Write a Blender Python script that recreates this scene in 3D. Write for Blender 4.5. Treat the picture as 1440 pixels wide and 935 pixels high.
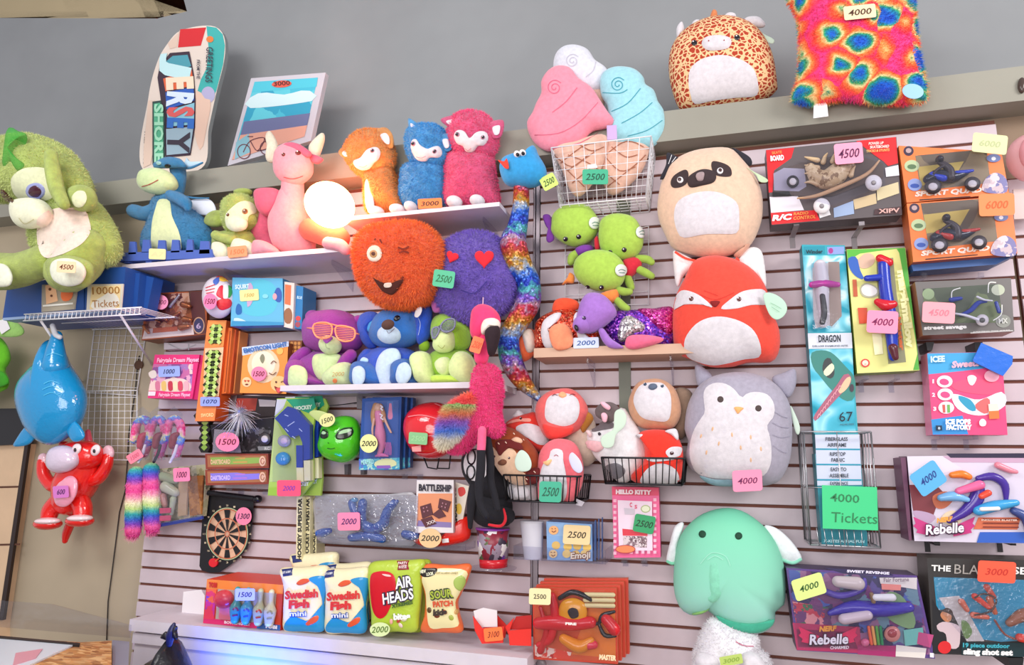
import bpy, math, random
import numpy as np
from mathutils import Vector, Matrix
from mathutils.bvhtree import BVHTree
for _o in list(bpy.data.objects): bpy.data.objects.remove(_o)
SC = bpy.context.scene
# ---------------- camera ----------------
FPX, YAW, PITCH, ROLL, DIST, CZ = 950.0, math.radians(16.40), math.radians(10.55), math.radians(0.796), 2.8, 1.6
_fw = Vector((-math.sin(YAW)*math.cos(PITCH), math.cos(YAW)*math.cos(PITCH), math.sin(PITCH)))
_r0 = Vector((math.cos(YAW), math.sin(YAW), 0)); _u0 = _r0.cross(_fw)
_rt = _r0*math.cos(ROLL) + _u0*math.sin(ROLL); _up = -_r0*math.sin(ROLL) + _u0*math.cos(ROLL)
CAM = Vector((0, -DIST, CZ))
cd = bpy.data.cameras.new('camera'); cam = bpy.data.objects.new('camera', cd); SC.collection.objects.link(cam)
cd.sensor_width = 36; cd.lens = FPX/1440*36; cd.clip_start = .05
cam.matrix_world = Matrix(((_rt.x, _up.x, -_fw.x, CAM.x), (_rt.y, _up.y, -_fw.y, CAM.y), (_rt.z, _up.z, -_fw.z, CAM.z), (0, 0, 0, 1)))
SC.camera = cam
# ---------------- world, lights, exposure ----------------
w = bpy.data.worlds.new('world'); SC.world = w; w.use_nodes = True
w.node_tree.nodes['Background'].inputs[0].default_value = (0.93, 0.93, 1.0, 1)
w.node_tree.nodes['Background'].inputs[1].default_value = 0.56
def area(name, loc, target, size, power, col):
    l = bpy.data.lights.new(name, 'AREA'); l.energy = power; l.color = col; l.shape = 'RECTANGLE'; l.size, l.size_y = size
    o = bpy.data.objects.new(name, l); SC.collection.objects.link(o); o.location = loc
    o.rotation_euler = (Vector(target)-Vector(loc)).to_track_quat('-Z', 'Y').to_euler(); return o
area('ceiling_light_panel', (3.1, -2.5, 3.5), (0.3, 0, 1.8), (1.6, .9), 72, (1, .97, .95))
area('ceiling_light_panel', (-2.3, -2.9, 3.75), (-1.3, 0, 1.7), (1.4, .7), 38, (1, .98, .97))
area('front_fill_light', (-.4, -5.2, 2.1), (0, 0, 1.9), (3.2, 1.8), 105, (1, .965, .95))  # added unseen fill behind the camera, brightens fronts and shelf undersides
bl_ = area('blue_cabinet_light', (-1.82, -.64, .42), (-2.0, -.27, .76), (.6, .12), 11, (.0, .10, 1)); bl_.data.spread = math.radians(95)
SC.view_settings.view_transform = 'Standard'; SC.view_settings.look = 'None'
SC.view_settings.exposure = 0.22; SC.view_settings.gamma = 1.0; SC.view_settings.use_curve_mapping = False

# ---------------- pixel <-> place ----------------
def ray(x, y):
    return _rt*((x-720)/FPX) - _up*((y-467.5)/FPX) + _fw
def U(x, y, t=0.0):
    d = ray(x, y); return CAM + d*((DIST-t)/d.y)
def pix(p):
    v = Vector(p)-CAM; d = v.dot(_fw); return 720+FPX*v.dot(_rt)/d, 467.5-FPX*v.dot(_up)/d
def mpp(x, y, t):
    a = U(x, y, t); return .5*((U(x+1, y, t)-a).length + (U(x, y+1, t)-a).length)
def pts(s, o=(0, 0, 1)):
    if not isinstance(s, str): return [(o[0]+x/o[2], o[1]+y/o[2]) for x, y in s]
    return [(o[0]+float(a.split(',')[0])/o[2], o[1]+float(a.split(',')[1])/o[2]) for a in s.split()]
def smooth(p, n=48):
    """closed Catmull-Rom through p, resampled to n points"""
    P = [np.array(q, float) for q in p]; m = len(P); out = []
    k = max(3, int(n*2/m))
    for i in range(m):
        a, b, c, d = P[i-1], P[i], P[(i+1) % m], P[(i+2) % m]
        for j in range(k):
            t = j/k
            out.append(.5*((2*b)+(-a+c)*t+(2*a-5*b+4*c-d)*t*t+(-a+3*b-3*c+d)*t**3))
    out = np.array(out); seg = np.r_[0, np.cumsum(np.linalg.norm(np.diff(np.vstack([out, out[:1]]), axis=0), axis=1))]
    s = np.linspace(0, seg[-1], n, endpoint=False); q = np.vstack([out, out[:1]])
    return [(float(np.interp(v, seg, q[:, 0])), float(np.interp(v, seg, q[:, 1]))) for v in s]
def oval(cx, cy, rx, ry=None, rot=0, n=20, a0=0, a1=360):
    ry = ry or rx; c, s = math.cos(math.radians(rot)), math.sin(math.radians(rot)); out = []
    for i in range(n):
        a = math.radians(a0+(a1-a0)*i/(n if a1-a0 == 360 else n-1)); x, y = rx*math.cos(a), ry*math.sin(a)
        out.append((cx+x*c-y*s, cy+x*s+y*c))
    return out
def quad(cx, cy, wd, h, rot=0):
    c, s = math.cos(math.radians(rot)), math.sin(math.radians(rot))
    return [(cx+x*c-y*s, cy+x*s+y*c) for x, y in ((-wd/2, -h/2), (wd/2, -h/2), (wd/2, h/2), (-wd/2, h/2))]
def rect(x0, y0, x1, y1): return [(x0, y0), (x1, y0), (x1, y1), (x0, y1)]
def heart(cx, cy, r, rot=0):
    c, s = math.cos(math.radians(rot)), math.sin(math.radians(rot)); out = []
    for i in range(20):
        a = i/20*2*math.pi; x = .95*math.sin(a)**3; y = -(.8*math.cos(a)-.32*math.cos(2*a)-.13*math.cos(3*a)-.05*math.cos(4*a))
        out.append((cx+r*(x*c-y*s), cy+r*(x*s+y*c)))
    return out

# ---------------- materials ----------------
MATS = {}
def lin(h):
    if not isinstance(h, str): return h
    h = h.lstrip('#'); v = [int(h[i:i+2], 16)/255 for i in (0, 2, 4)]
    return tuple((c/12.92 if c <= .04045 else ((c+.055)/1.055)**2.4) for c in v)
def newmat(key):
    m = bpy.data.materials.new(key); m.use_nodes = True; nt = m.node_tree; b = nt.nodes['Principled BSDF']
    tc = nt.nodes.new('ShaderNodeTexCoord'); return m, nt, b, tc
def noise(nt, tc, scale, detail=3, rough=.6):
    n = nt.nodes.new('ShaderNodeTexNoise'); n.inputs['Scale'].default_value = scale; n.inputs['Detail'].default_value = detail
    n.inputs['Roughness'].default_value = rough; nt.links.new(tc.outputs['Object'], n.inputs['Vector']); return n
def ramp(nt, src, cols, const=False):
    r = nt.nodes.new('ShaderNodeValToRGB'); e = r.color_ramp.elements
    while len(e) < len(cols): e.new(.5)
    for i, c in enumerate(cols):
        pos, c = c if isinstance(c, tuple) else (i/max(1, len(cols)-(0 if const else 1)), c)
        e[i].position = pos; e[i].color = (*lin(c), 1)
    if const: r.color_ramp.interpolation = 'CONSTANT'
    nt.links.new(src, r.inputs[0]); return r
def bump(nt, b, src, strength, dist=.004):
    n = nt.nodes.new('ShaderNodeBump'); n.inputs['Strength'].default_value = strength; n.inputs['Distance'].default_value = dist
    nt.links.new(src, n.inputs['Height']); nt.links.new(n.outputs[0], b.inputs['Normal'])
def M(col, kind='matte', **k):
    key = (str(col), kind, str(sorted(k.items())))
    if key in MATS: return MATS[key]
    m, nt, b, tc = newmat(kind); L = nt.links
    c0 = lin(col) if isinstance(col, str) and len(col) > 5 else None
    if c0: b.inputs['Base Color'].default_value = (*c0, 1); m.diffuse_color = (*c0, 1)
    R = lambda v: setattr(b.inputs['Roughness'], 'default_value', v)
    def vary(scale, amt, det=3):
        n = noise(nt, tc, scale, det); lo = tuple(x*(1-amt) for x in c0); hi = tuple(min(1, x*(1+amt*.7)+.01*amt) for x in c0)
        r = ramp(nt, n.outputs[0], [(.3, lo), (.7, hi)]); L.new(r.outputs[0], b.inputs['Base Color']); return n
    if kind == 'matte': R(.75)
    elif kind == 'paper': R(.6)
    elif kind == 'gloss': R(.22)
    elif kind == 'satin': R(.42)
    elif kind == 'plush':      # short pile velour
        R(.95); b.inputs['Sheen Weight'].default_value = .35*min(1, .03+1.6*sum(c0)/3); b.inputs['Sheen Roughness'].default_value = .5
        vary(60, .10); n = noise(nt, tc, 420, 2); bump(nt, b, n.outputs[0], .35, .003)
    elif kind == 'shag':       # long pile
        R(.95); b.inputs['Sheen Weight'].default_value = .3
        vary(k.get('s', 38), k.get('a', .30), 5); n = noise(nt, tc, 130, 5, .8); bump(nt, b, n.outputs[0], .9, .012)
    elif kind == 'metal': R(.35); b.inputs['Metallic'].default_value = .85
    elif kind == 'wall':
        R(.85); vary(2.2, .06); n = noise(nt, tc, 160, 4); bump(nt, b, n.outputs[0], .12, .002)
    elif kind == 'board':
        R(.5); vary(9, .05); n = noise(nt, tc, 90, 3); bump(nt, b, n.outputs[0], .05, .001)
    elif kind == 'vinyl':      # inflated shiny plastic
        R(.12); b.inputs['Coat Weight'].default_value = .6; b.inputs['Coat Roughness'].default_value = .05
        n = noise(nt, tc, 45, 2); bump(nt, b, n.outputs[0], .25, .01)
    elif kind == 'foil':
        R(.3); n = noise(nt, tc, 22, 3); bump(nt, b, n.outputs[0], .35, .012)
    elif kind == 'clear':      # clear film / blister / acrylic
        nt.nodes.remove(b); out = nt.nodes['Material Output']
        tr = nt.nodes.new('ShaderNodeBsdfTransparent'); gl = nt.nodes.new('ShaderNodeBsdfGlossy'); gl.inputs['Roughness'].default_value = .1
        gl.inputs['Color'].default_value = (1, 1, 1, 1)
        n = noise(nt, tc, k.get('s', 30), 3); bn = nt.nodes.new('ShaderNodeBump'); bn.inputs['Strength'].default_value = k.get('b', .12); bn.inputs['Distance'].default_value = .01
        L.new(n.outputs[0], bn.inputs['Height']); L.new(bn.outputs[0], gl.inputs['Normal'])
        fr = nt.nodes.new('ShaderNodeLayerWeight'); L.new(bn.outputs[0], fr.inputs['Normal']); pw = nt.nodes.new('ShaderNodeMath'); pw.operation = 'POWER'; pw.inputs[1].default_value = 4; L.new(fr.outputs['Facing'], pw.inputs[0])
        ad = nt.nodes.new('ShaderNodeMath'); ad.operation = 'MULTIPLY_ADD'; ad.inputs[1].default_value = .3; ad.inputs[2].default_value = k.get('g', .035); L.new(pw.outputs[0], ad.inputs[0])
        tr.inputs[0].default_value = (*[min(1, x) for x in c0], 1)
        mx = nt.nodes.new('ShaderNodeMixShader'); L.new(ad.outputs[0], mx.inputs[0]); L.new(tr.outputs[0], mx.inputs[1]); L.new(gl.outputs[0], mx.inputs[2]); L.new(mx.outputs[0], out.inputs[0])
    elif kind == 'frost':
        R(.45); b.inputs['Alpha'].default_value = k.get('al', .6)
    elif kind == 'tulle':
        R(.8); b.inputs['Alpha'].default_value = .55
    elif kind == 'emit':
        b.inputs['Emission Color'].default_value = (*c0, 1); b.inputs['Emission Strength'].default_value = k.get('e', 8)
    elif kind in ('busy', 'busyn'):   # printed photo collage: many small colour patches
        cols = col; v = nt.nodes.new('ShaderNodeTexVoronoi'); v.inputs['Scale'].default_value = k.get('s', 60)
        n = noise(nt, tc, k.get('s', 60)*.8, 3); mx = nt.nodes.new('ShaderNodeMix'); mx.data_type = 'VECTOR'; mx.inputs[0].default_value = k.get('w', .06)
        L.new(tc.outputs['Object'], mx.inputs[4]); L.new(n.outputs['Color'], mx.inputs[5]); L.new(mx.outputs[1], v.inputs['Vector'])
        sp = nt.nodes.new('ShaderNodeSeparateColor'); L.new(v.outputs['Color'], sp.inputs[0])
        r = ramp(nt, sp.outputs[0], list(cols), True); L.new(r.outputs[0], b.inputs['Base Color']); R(k.get('r', .35))
    elif kind == 'spots':      # giraffe coat: dark rounded patches in a light net
        v = nt.nodes.new('ShaderNodeTexVoronoi'); v.feature = 'DISTANCE_TO_EDGE'; v.inputs['Scale'].default_value = k.get('s', 40)
        n = noise(nt, tc, 30, 2); mx = nt.nodes.new('ShaderNodeMix'); mx.data_type = 'VECTOR'; mx.inputs[0].default_value = .02
        L.new(tc.outputs['Object'], mx.inputs[4]); L.new(n.outputs['Color'], mx.inputs[5]); L.new(mx.outputs[1], v.inputs['Vector'])
        r = ramp(nt, v.outputs['Distance'], [(.0, col[1]), (.10, col[1]), (.14, col[0]), (1, col[0])]); L.new(r.outputs[0], b.inputs['Base Color']); R(.95)
    elif kind == 'tiedye':
        if k.get('blob'):
            n = noise(nt, tc, 9, 2); v = nt.nodes.new('ShaderNodeTexVoronoi'); v.inputs['Scale'].default_value = k['s']; mx = nt.nodes.new('ShaderNodeMix'); mx.data_type = 'VECTOR'; mx.inputs[0].default_value = .07
            L.new(tc.outputs['Object'], mx.inputs[4]); L.new(n.outputs['Color'], mx.inputs[5]); L.new(mx.outputs[1], v.inputs['Vector']); sp = nt.nodes.new('ShaderNodeSeparateColor'); L.new(v.outputs['Color'], sp.inputs[0])
            ad = nt.nodes.new('ShaderNodeMath'); ad.operation = 'MULTIPLY_ADD'; ad.inputs[1].default_value = .45; L.new(sp.outputs[0], ad.inputs[0]); L.new(v.outputs['Distance'], ad.inputs[2]); n = ad
        else:
            n = noise(nt, tc, k.get('s', 7), 1.0, .4); n.inputs['Distortion'].default_value = .6
        r = ramp(nt, n.outputs[0], list(col)); L.new(r.outputs[0], b.inputs['Base Color']); R(.95); b.inputs['Sheen Weight'].default_value = .3
    elif kind == 'bands':      # coloured stripes along object Z (or X)
        sx = nt.nodes.new('ShaderNodeSeparateXYZ'); L.new(tc.outputs['Object'], sx.inputs[0])
        n = noise(nt, tc, 30, 2); a = nt.nodes.new('ShaderNodeMath'); a.operation = 'MULTIPLY_ADD'; a.inputs[1].default_value = k.get('d', .03); L.new(n.outputs[0], a.inputs[0]); L.new(sx.outputs[k.get('ax', 2)], a.inputs[2])
        mu = nt.nodes.new('ShaderNodeMath'); mu.operation = 'MULTIPLY'; mu.inputs[1].default_value = 1/k.get('p', .2); L.new(a.outputs[0], mu.inputs[0])
        fr = nt.nodes.new('ShaderNodeMath'); fr.operation = 'FRACT'; L.new(mu.outputs[0], fr.inputs[0])
        r = ramp(nt, fr.outputs[0], list(col)); L.new(r.outputs[0], b.inputs['Base Color']); R(.8)
        if k.get('seq'):
            v = nt.nodes.new('ShaderNodeTexVoronoi'); v.inputs['Scale'].default_value = 130; L.new(tc.outputs['Object'], v.inputs['Vector'])
            b.inputs['Metallic'].default_value = .35; R(.35); mb_ = nt.nodes.new('ShaderNodeVectorMath'); mb_.operation = 'MULTIPLY_ADD'
            g = nt.nodes.new('ShaderNodeNewGeometry'); s1 = nt.nodes.new('ShaderNodeVectorMath'); s1.operation = 'SUBTRACT'; s1.inputs[1].default_value = (.5, .5, .5)
            L.new(v.outputs['Color'], s1.inputs[0]); mb_.inputs[1].default_value = (1.1, 1.1, 1.1); L.new(s1.outputs[0], mb_.inputs[0]); L.new(g.outputs['Normal'], mb_.inputs[2])
            nn = nt.nodes.new('ShaderNodeVectorMath'); nn.operation = 'NORMALIZE'; L.new(mb_.outputs[0], nn.inputs[0]); L.new(nn.outputs[0], b.inputs['Normal'])
    elif kind == 'sequin':
        v = nt.nodes.new('ShaderNodeTexVoronoi'); v.inputs['Scale'].default_value = 170; L.new(tc.outputs['Object'], v.inputs['Vector'])
        sp = nt.nodes.new('ShaderNodeSeparateColor'); L.new(v.outputs['Color'], sp.inputs[0])
        r = ramp(nt, sp.outputs[0], list(col)); L.new(r.outputs[0], b.inputs['Base Color']); b.inputs['Metallic'].default_value = .5; R(.28)
        g = nt.nodes.new('ShaderNodeNewGeometry'); s1 = nt.nodes.new('ShaderNodeVectorMath'); s1.operation = 'SUBTRACT'; s1.inputs[1].default_value = (.5, .5, .5); L.new(v.outputs['Color'], s1.inputs[0])
        a = nt.nodes.new('ShaderNodeVectorMath'); a.operation = 'ADD'; L.new(s1.outputs[0], a.inputs[0]); L.new(g.outputs['Normal'], a.inputs[1])
        nn = nt.nodes.new('ShaderNodeVectorMath'); nn.operation = 'NORMALIZE'; L.new(a.outputs[0], nn.inputs[0]); L.new(nn.outputs[0], b.inputs['Normal'])
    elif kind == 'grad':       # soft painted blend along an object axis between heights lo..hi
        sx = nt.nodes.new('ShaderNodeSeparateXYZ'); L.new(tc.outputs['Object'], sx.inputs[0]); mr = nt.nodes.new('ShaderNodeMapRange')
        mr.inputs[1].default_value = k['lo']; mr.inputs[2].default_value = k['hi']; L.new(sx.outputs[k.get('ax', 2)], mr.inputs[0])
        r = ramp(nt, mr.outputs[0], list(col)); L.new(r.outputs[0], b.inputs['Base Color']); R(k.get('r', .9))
    elif kind == 'osb':
        v = nt.nodes.new('ShaderNodeTexVoronoi'); v.inputs['Scale'].default_value = 30; mp = nt.nodes.new('ShaderNodeMapping'); mp.inputs['Scale'].default_value = (1, 2.5, 1.8)
        L.new(tc.outputs['Object'], mp.inputs[0]); L.new(mp.outputs[0], v.inputs['Vector']); sp = nt.nodes.new('ShaderNodeSeparateColor'); L.new(v.outputs['Color'], sp.inputs[0])
        r = ramp(nt, sp.outputs[0], ['#a86b38', '#d19a5c', '#8a5026', '#e0b47c', '#b97a44']); L.new(r.outputs[0], b.inputs['Base Color']); R(.7)
    MATS[key] = m; return m

# ---------------- meshes ----------------
class MB:
    def __init__(s): s.v, s.f, s.mi, s.sm, s.mats = [], [], [], [], []
    def m(s, mat):
        if mat not in s.mats: s.mats.append(mat)
        return s.mats.index(mat)
    def add(s, vs, fs, mat, smooth=False):
        o = len(s.v); s.v += [tuple(v) for v in vs]; i = s.m(mat)
        for f in fs: s.f.append(tuple(o+j for j in f)); s.mi.append(i); s.sm.append(smooth)
        return s
    def puff(s, ol, t, tf, tb, mat, rings=8, p=2.3, n=48, sm=True):
        """soft stuffed cushion: closed outline at plane t, bulging tf forward and tb back"""
        q = smooth(ol, n) if sm else ol; n = len(q); W = [U(x, y, t) for x, y in q]
        c = sum(W, Vector())/n; vs = []; fs = []
        for side, T in ((-1, tf), (1, tb)):
            for k in range(1, rings):
                r = math.sin(k/rings*math.pi/2); h = T*(1-r**p)**.5
                vs += [Vector((c.x+(a.x-c.x)*r, a.y*r+c.y*(1-r)+side*h, c.z+(a.z-c.z)*r)) for a in W]
            vs.append(Vector((c.x, c.y+side*T, c.z)))
        vs += W; R1 = n*(rings-1)+1; rim = 2*R1
        for sd in (0, 1):
            b0 = sd*R1; ce = b0+R1-1
            idx = lambda k, j: (rim+j % n) if k == rings else b0+(k-1)*n+j % n
            for j in range(n):
                f = (ce, idx(1, j), idx(1, j+1)); fs.append(f if sd else f[::-1])
                for k in range(1, rings):
                    f = (idx(k, j), idx(k+1, j), idx(k+1, j+1), idx(k, j+1)); fs.append(f if sd else f[::-1])
        return s.add(vs, fs, mat, True)
    def ellw(s, c, ax, mat, nu=20, nv=12):
        vs, fs = [], []; a, b, d = ax
        for i in range(nv+1):
            th = math.pi*i/nv
            for j in range(nu):
                ph = 2*math.pi*j/nu; vs.append(c+a*(math.sin(th)*math.cos(ph))+d*(math.sin(th)*math.sin(ph))+b*math.cos(th))
        for i in range(nv):
            for j in range(nu):
                fs.append((i*nu+j, (i+1)*nu+j, (i+1)*nu+(j+1) % nu, i*nu+(j+1) % nu))
        return s.add(vs, fs, mat, True)
    def ell(s, cx, cy, rx, ry, t, rd, mat, rot=0, nu=20, nv=12):
        c = U(cx, cy, t); ca, sa = math.cos(math.radians(rot)), math.sin(math.radians(rot))
        a = U(cx+rx*ca, cy+rx*sa, t)-c; b = U(cx+ry*sa, cy-ry*ca, t)-c
        return s.ellw(c, (a, b, Vector((0, -rd, 0))), mat, nu, nv)
    def tubew(s, P, R, mat, n=8, cap=True, flat=1.0):
        P = [Vector(p) for p in P]; vs, fs = [], []; m = len(P)
        R = R if isinstance(R, (list, tuple)) else [R]*m; last = None
        for i in range(m):
            d = (P[min(i+1, m-1)]-P[max(i-1, 0)]).normalized()
            ref = last if last is not None else (Vector((0, 1, 0)) if abs(d.y) < .9 else Vector((1, 0, 0)))
            a = d.cross(ref).normalized(); b = a.cross(d).normalized(); last = b
            for j in range(n):
                th = 2*math.pi*j/n; vs.append(P[i]+(a*math.cos(th)+b*math.sin(th)*flat)*R[i])
        for i in range(m-1):
            for j in range(n): fs.append((i*n+j, i*n+(j+1) % n, (i+1)*n+(j+1) % n, (i+1)*n+j))
        if cap: fs.append(tuple(range(n))[::-1]); fs.append(tuple((m-1)*n+j for j in range(n)))
        return s.add(vs, fs, mat, True)
    def limb(s, path, rad, t, mat, n=12, sub=4):
        """soft limb: px path, px radii, depth (number or list), rounded ends"""
        m = len(path); ts = t if isinstance(t, (list, tuple)) else [t]*m; rad = rad if isinstance(rad, (list, tuple)) else [rad]*m
        A = np.array([(x, y, a, b) for (x, y), a, b in zip(path, ts, rad)], float); out = []
        for i in range(m-1):
            a, b, c, d = A[max(i-1, 0)], A[i], A[i+1], A[min(i+2, m-1)]
            for j in range(sub):
                q = j/sub; out.append(.5*((2*b)+(-a+c)*q+(2*a-5*b+4*c-d)*q*q+(-a+3*b-3*c+d)*q**3))
        out.append(A[-1]); P = [U(*o[:2], o[2]) for o in out]; R = [o[3]*mpp(o[0], o[1], o[2]) for o in out]
        d0 = (P[0]-P[1]).normalized(); d1 = (P[-1]-P[-2]).normalized(); PP, RR = [], []
        for k in (1, .92, .7, .38): PP.append(P[0]+d0*R[0]*k); RR.append(R[0]*max(.05, math.sqrt(max(0, 1-k*k))))
        PP += P; RR += R
        for k in (.38, .7, .92, 1): PP.append(P[-1]+d1*R[-1]*k); RR.append(R[-1]*max(.05, math.sqrt(max(0, 1-k*k))))
        return s.tubew(PP, RR, mat, n)
    def wire(s, path, r, mat, n=5):
        return s.tubew([U(*p) for p in path], r, mat, n)
    def prism(s, ol, tf, tb, mat, side=None):
        """solid with front outline at depth tf, extruded straight back to tb"""
        W = [U(x, y, tf) for x, y in ol]; n = len(W); B = [Vector((a.x, -tb, a.z)) for a in W]
        area_ = sum(W[i].x*W[(i+1) % n].z-W[(i+1) % n].x*W[i].z for i in range(n))
        fr = tuple(range(n)); fr = fr if area_ > 0 else fr[::-1]
        s.add(W+B, [fr, tuple(j+n for j in fr[::-1])], mat)
        fs = []
        for i in range(n):
            a, b = fr[i], fr[(i+1) % n]; fs.append((a, a+n, b+n, b))
        return s.add(W+B, fs, side or mat)
    def boxw(s, lo, hi, mat):
        x0, y0, z0 = lo; x1, y1, z1 = hi
        v = [(x0, y0, z0), (x1, y0, z0), (x1, y1, z0), (x0, y1, z0), (x0, y0, z1), (x1, y0, z1), (x1, y1, z1), (x0, y1, z1)]
        return s.add(v, [(0, 3, 2, 1), (4, 5, 6, 7), (0, 1, 5, 4), (1, 2, 6, 5), (2, 3, 7, 6), (3, 0, 4, 7)], mat)
    def poly(s, ol, t, mat):
        W = [U(x, y, t) for x, y in ol]; n = len(W)
        ar = sum(W[i].x*W[(i+1) % n].z-W[(i+1) % n].x*W[i].z for i in range(n))
        return s.add(W, [tuple(range(n)) if ar > 0 else tuple(range(n))[::-1]], mat)

_TX = {}
def glyphs(txt, bold):
    k = (txt, bold)
    if k not in _TX:
        c = bpy.data.curves.new('t', 'FONT'); c.body = txt; c.size = 1; c.resolution_u = 2; c.offset = bold; c.fill_mode = 'FRONT'
        o = bpy.data.objects.new('t', c); SC.collection.objects.link(o); dg = bpy.context.evaluated_depsgraph_get()
        me = o.evaluated_get(dg).to_mesh(); v = [tuple(a.co[:2]) for a in me.vertices]; f = [tuple(p.vertices) for p in me.polygons]
        bpy.data.objects.remove(o); bpy.data.curves.remove(c)
        xs = [a[0] for a in v] or [0, 1]; _TX[k] = ([((x-min(xs))/(max(xs)-min(xs) or 1), y/.69) for x, y in v], f)
    return _TX[k]

def link(name, mb, root, parent):
    me = bpy.data.meshes.new(name); o0 = root.location
    me.from_pydata([(a[0]-o0.x, a[1]-o0.y, a[2]-o0.z) for a in mb.v], [], mb.f)
    for m in mb.mats: me.materials.append(m)
    me.polygons.foreach_set('material_index', mb.mi); me.polygons.foreach_set('use_smooth', mb.sm); me.update()
    o = bpy.data.objects.new(name, me); SC.collection.objects.link(o); o.parent = parent; return o

class It:
    """one thing: an Empty with label and category; parts are its children"""
    def __init__(s, name, label, cat, base, group=None, o=(0, 0, 1), kind=None):
        s.r = bpy.data.objects.new(name, None); SC.collection.objects.link(s.r); s.r.location = base if isinstance(base, Vector) else U(*base)
        s.r.empty_display_size = .05
        if label: s.r['label'] = label
        if cat: s.r['category'] = cat
        if group: s.r['group'] = group
        if kind: s.r['kind'] = kind
        s.o = o; s.V, s.F = [], []; s.bv = None
    def P(s, q): return pts(q, s.o)
    def part(s, name, mb, parent=None, solid=True, label=None, kind=None):
        o = link(name, mb, s.r, parent or s.r)
        if label: o['label'] = label
        if kind: o['kind'] = kind
        if solid:
            b = len(s.V); s.V += mb.v; s.F += [tuple(b+i for i in f) for f in mb.f]; s.bv = None
        return o
    def hit(s, x, y, lift):
        if s.bv is None: s.bv = BVHTree.FromPolygons(s.V, s.F)
        d = ray(x, y).normalized(); loc, nor, _, _ = s.bv.ray_cast(CAM, d)
        if loc is None:
            # nearest silhouette point
            best = s.bv.find_nearest(CAM+d*((U(x, y, -s.r.location.y)-CAM).length)); loc, nor = best[0], best[1]
        if nor.dot(d) > 0: nor = -nor
        return loc+nor*lift
    def mb(s): return MB()
    # quick parts ------------------------------------------------------------
    def puff(s, name, ol, t, tf, mat, tb=None, parent=None, label=None, **k):
        return s.part(name, MB().puff(s.P(ol), t, tf, tb if tb is not None else tf, mat, **k), parent, label=label)
    def ell(s, name, cx, cy, rx, ry, t, rd, mat, rot=0, parent=None, **k):
        (x, y), = s.P([(cx, cy)]); q = s.o[2]
        return s.part(name, MB().ell(x, y, rx/q, ry/q, t, rd, mat, rot, **k), parent)
    def limb(s, name, path, rad, t, mat, parent=None, **k):
        q = s.o[2]; rad = [a/q for a in rad] if isinstance(rad, (list, tuple)) else rad/q
        return s.part(name, MB().limb(s.P(path), rad, t, mat, **k), parent)
    def prism(s, name, ol, tf, tb, mat, parent=None, side=None, label=None):
        return s.part(name, MB().prism(s.P(ol), tf, tb, mat, side), parent, label=label)
    def patch(s, name, ols, mat, lift=.0035, parent=None, rings=8, sm=True, dome=0, n=44):
        """flat patch(es) laid on the thing's own surface"""
        mb = MB(); ols = [ols] if isinstance(ols, str) or (ols and not isinstance(ols[0], (list, str))) else ols
        for ol in ols:
            q = s.P(ol); q = smooth(q, n) if sm else q; n_ = len(q); cx = sum(a[0] for a in q)/n_; cy = sum(a[1] for a in q)/n_
            vs = [s.hit(cx, cy, lift+dome)]; fs = []
            for k in range(1, rings+1):
                r = k/rings; vs += [s.hit(cx+(a[0]-cx)*r, cy+(a[1]-cy)*r, (lift if k < rings else lift*.55)+dome*math.sqrt(max(0, 1-r*r))) for a in q]
            for j in range(n_):
                fs.append((0, 1+(j+1) % n_, 1+j))
                for k in range(rings-1):
                    a = 1+k*n_; fs.append((a+j, a+(j+1) % n_, a+n_+(j+1) % n_, a+n_+j))
            mb.add(vs, fs, mat, True)
        return s.part(name, mb, parent, solid=False)
    def line(s, name, paths, wpx, mat, lift=.003, parent=None, t=None, sub=4):
        """embroidered or printed line(s) of width wpx on the surface (or on plane t)"""
        mb = MB(); paths = [paths] if isinstance(paths, str) or not isinstance(paths[0], (list, str)) else paths
        for p in paths:
            q = s.P(p); A = np.array(q, float); out = []
            for i in range(len(A)-1):
                a, b, c, d = A[max(i-1, 0)], A[i], A[i+1], A[min(i+2, len(A)-1)]
                for j in range(sub):
                    u = j/sub; out.append(.5*((2*b)+(-a+c)*u+(2*a-5*b+4*c-d)*u*u+(-a+3*b-3*c+d)*u**3))
            out.append(A[-1]); W = []; hw = wpx/2/s.o[2]
            for i in range(len(out)):
                d = out[min(i+1, len(out)-1)]-out[max(i-1, 0)]; L_ = np.linalg.norm(d) or 1; nx, ny = -d[1]/L_*hw, d[0]/L_*hw
                for sg in (-1, 1):
                    x, y = out[i][0]+sg*nx, out[i][1]+sg*ny; W.append(U(x, y, t) if t is not None else s.hit(x, y, lift))
            mb.add(W, [(2*i, 2*i+1, 2*i+3, 2*i+2) for i in range(len(out)-1)], mat, True)
        return s.part(name, mb, parent, solid=False)
    def print(s, items, t, parent=None, name='front_print'):
        """flat printed artwork: (outline, material) pairs, printed on the face of the parent part's own mesh"""
        mb = MB(); o = parent
        if o: 
            me = o.data; r = s.r.location; mb.v = [tuple(v.co+r) for v in me.vertices]; mb.f = [tuple(f.vertices) for f in me.polygons]; mb.mi = [f.material_index for f in me.polygons]; mb.sm = [f.use_smooth for f in me.polygons]; mb.mats = list(me.materials)
        for i, (ol, mat) in enumerate(items): mb.poly(s.P(ol), t+.0004*(i+1), mat)
        if not o: return s.part(name, mb, None, solid=False)
        me.clear_geometry(); me.from_pydata([(x-r.x, y-r.y, z-r.z) for x, y, z in mb.v], [], mb.f); me.materials.clear()
        for m in mb.mats: me.materials.append(m)
        me.polygons.foreach_set('material_index', mb.mi); me.polygons.foreach_set('use_smooth', mb.sm); me.update(); return o
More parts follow.
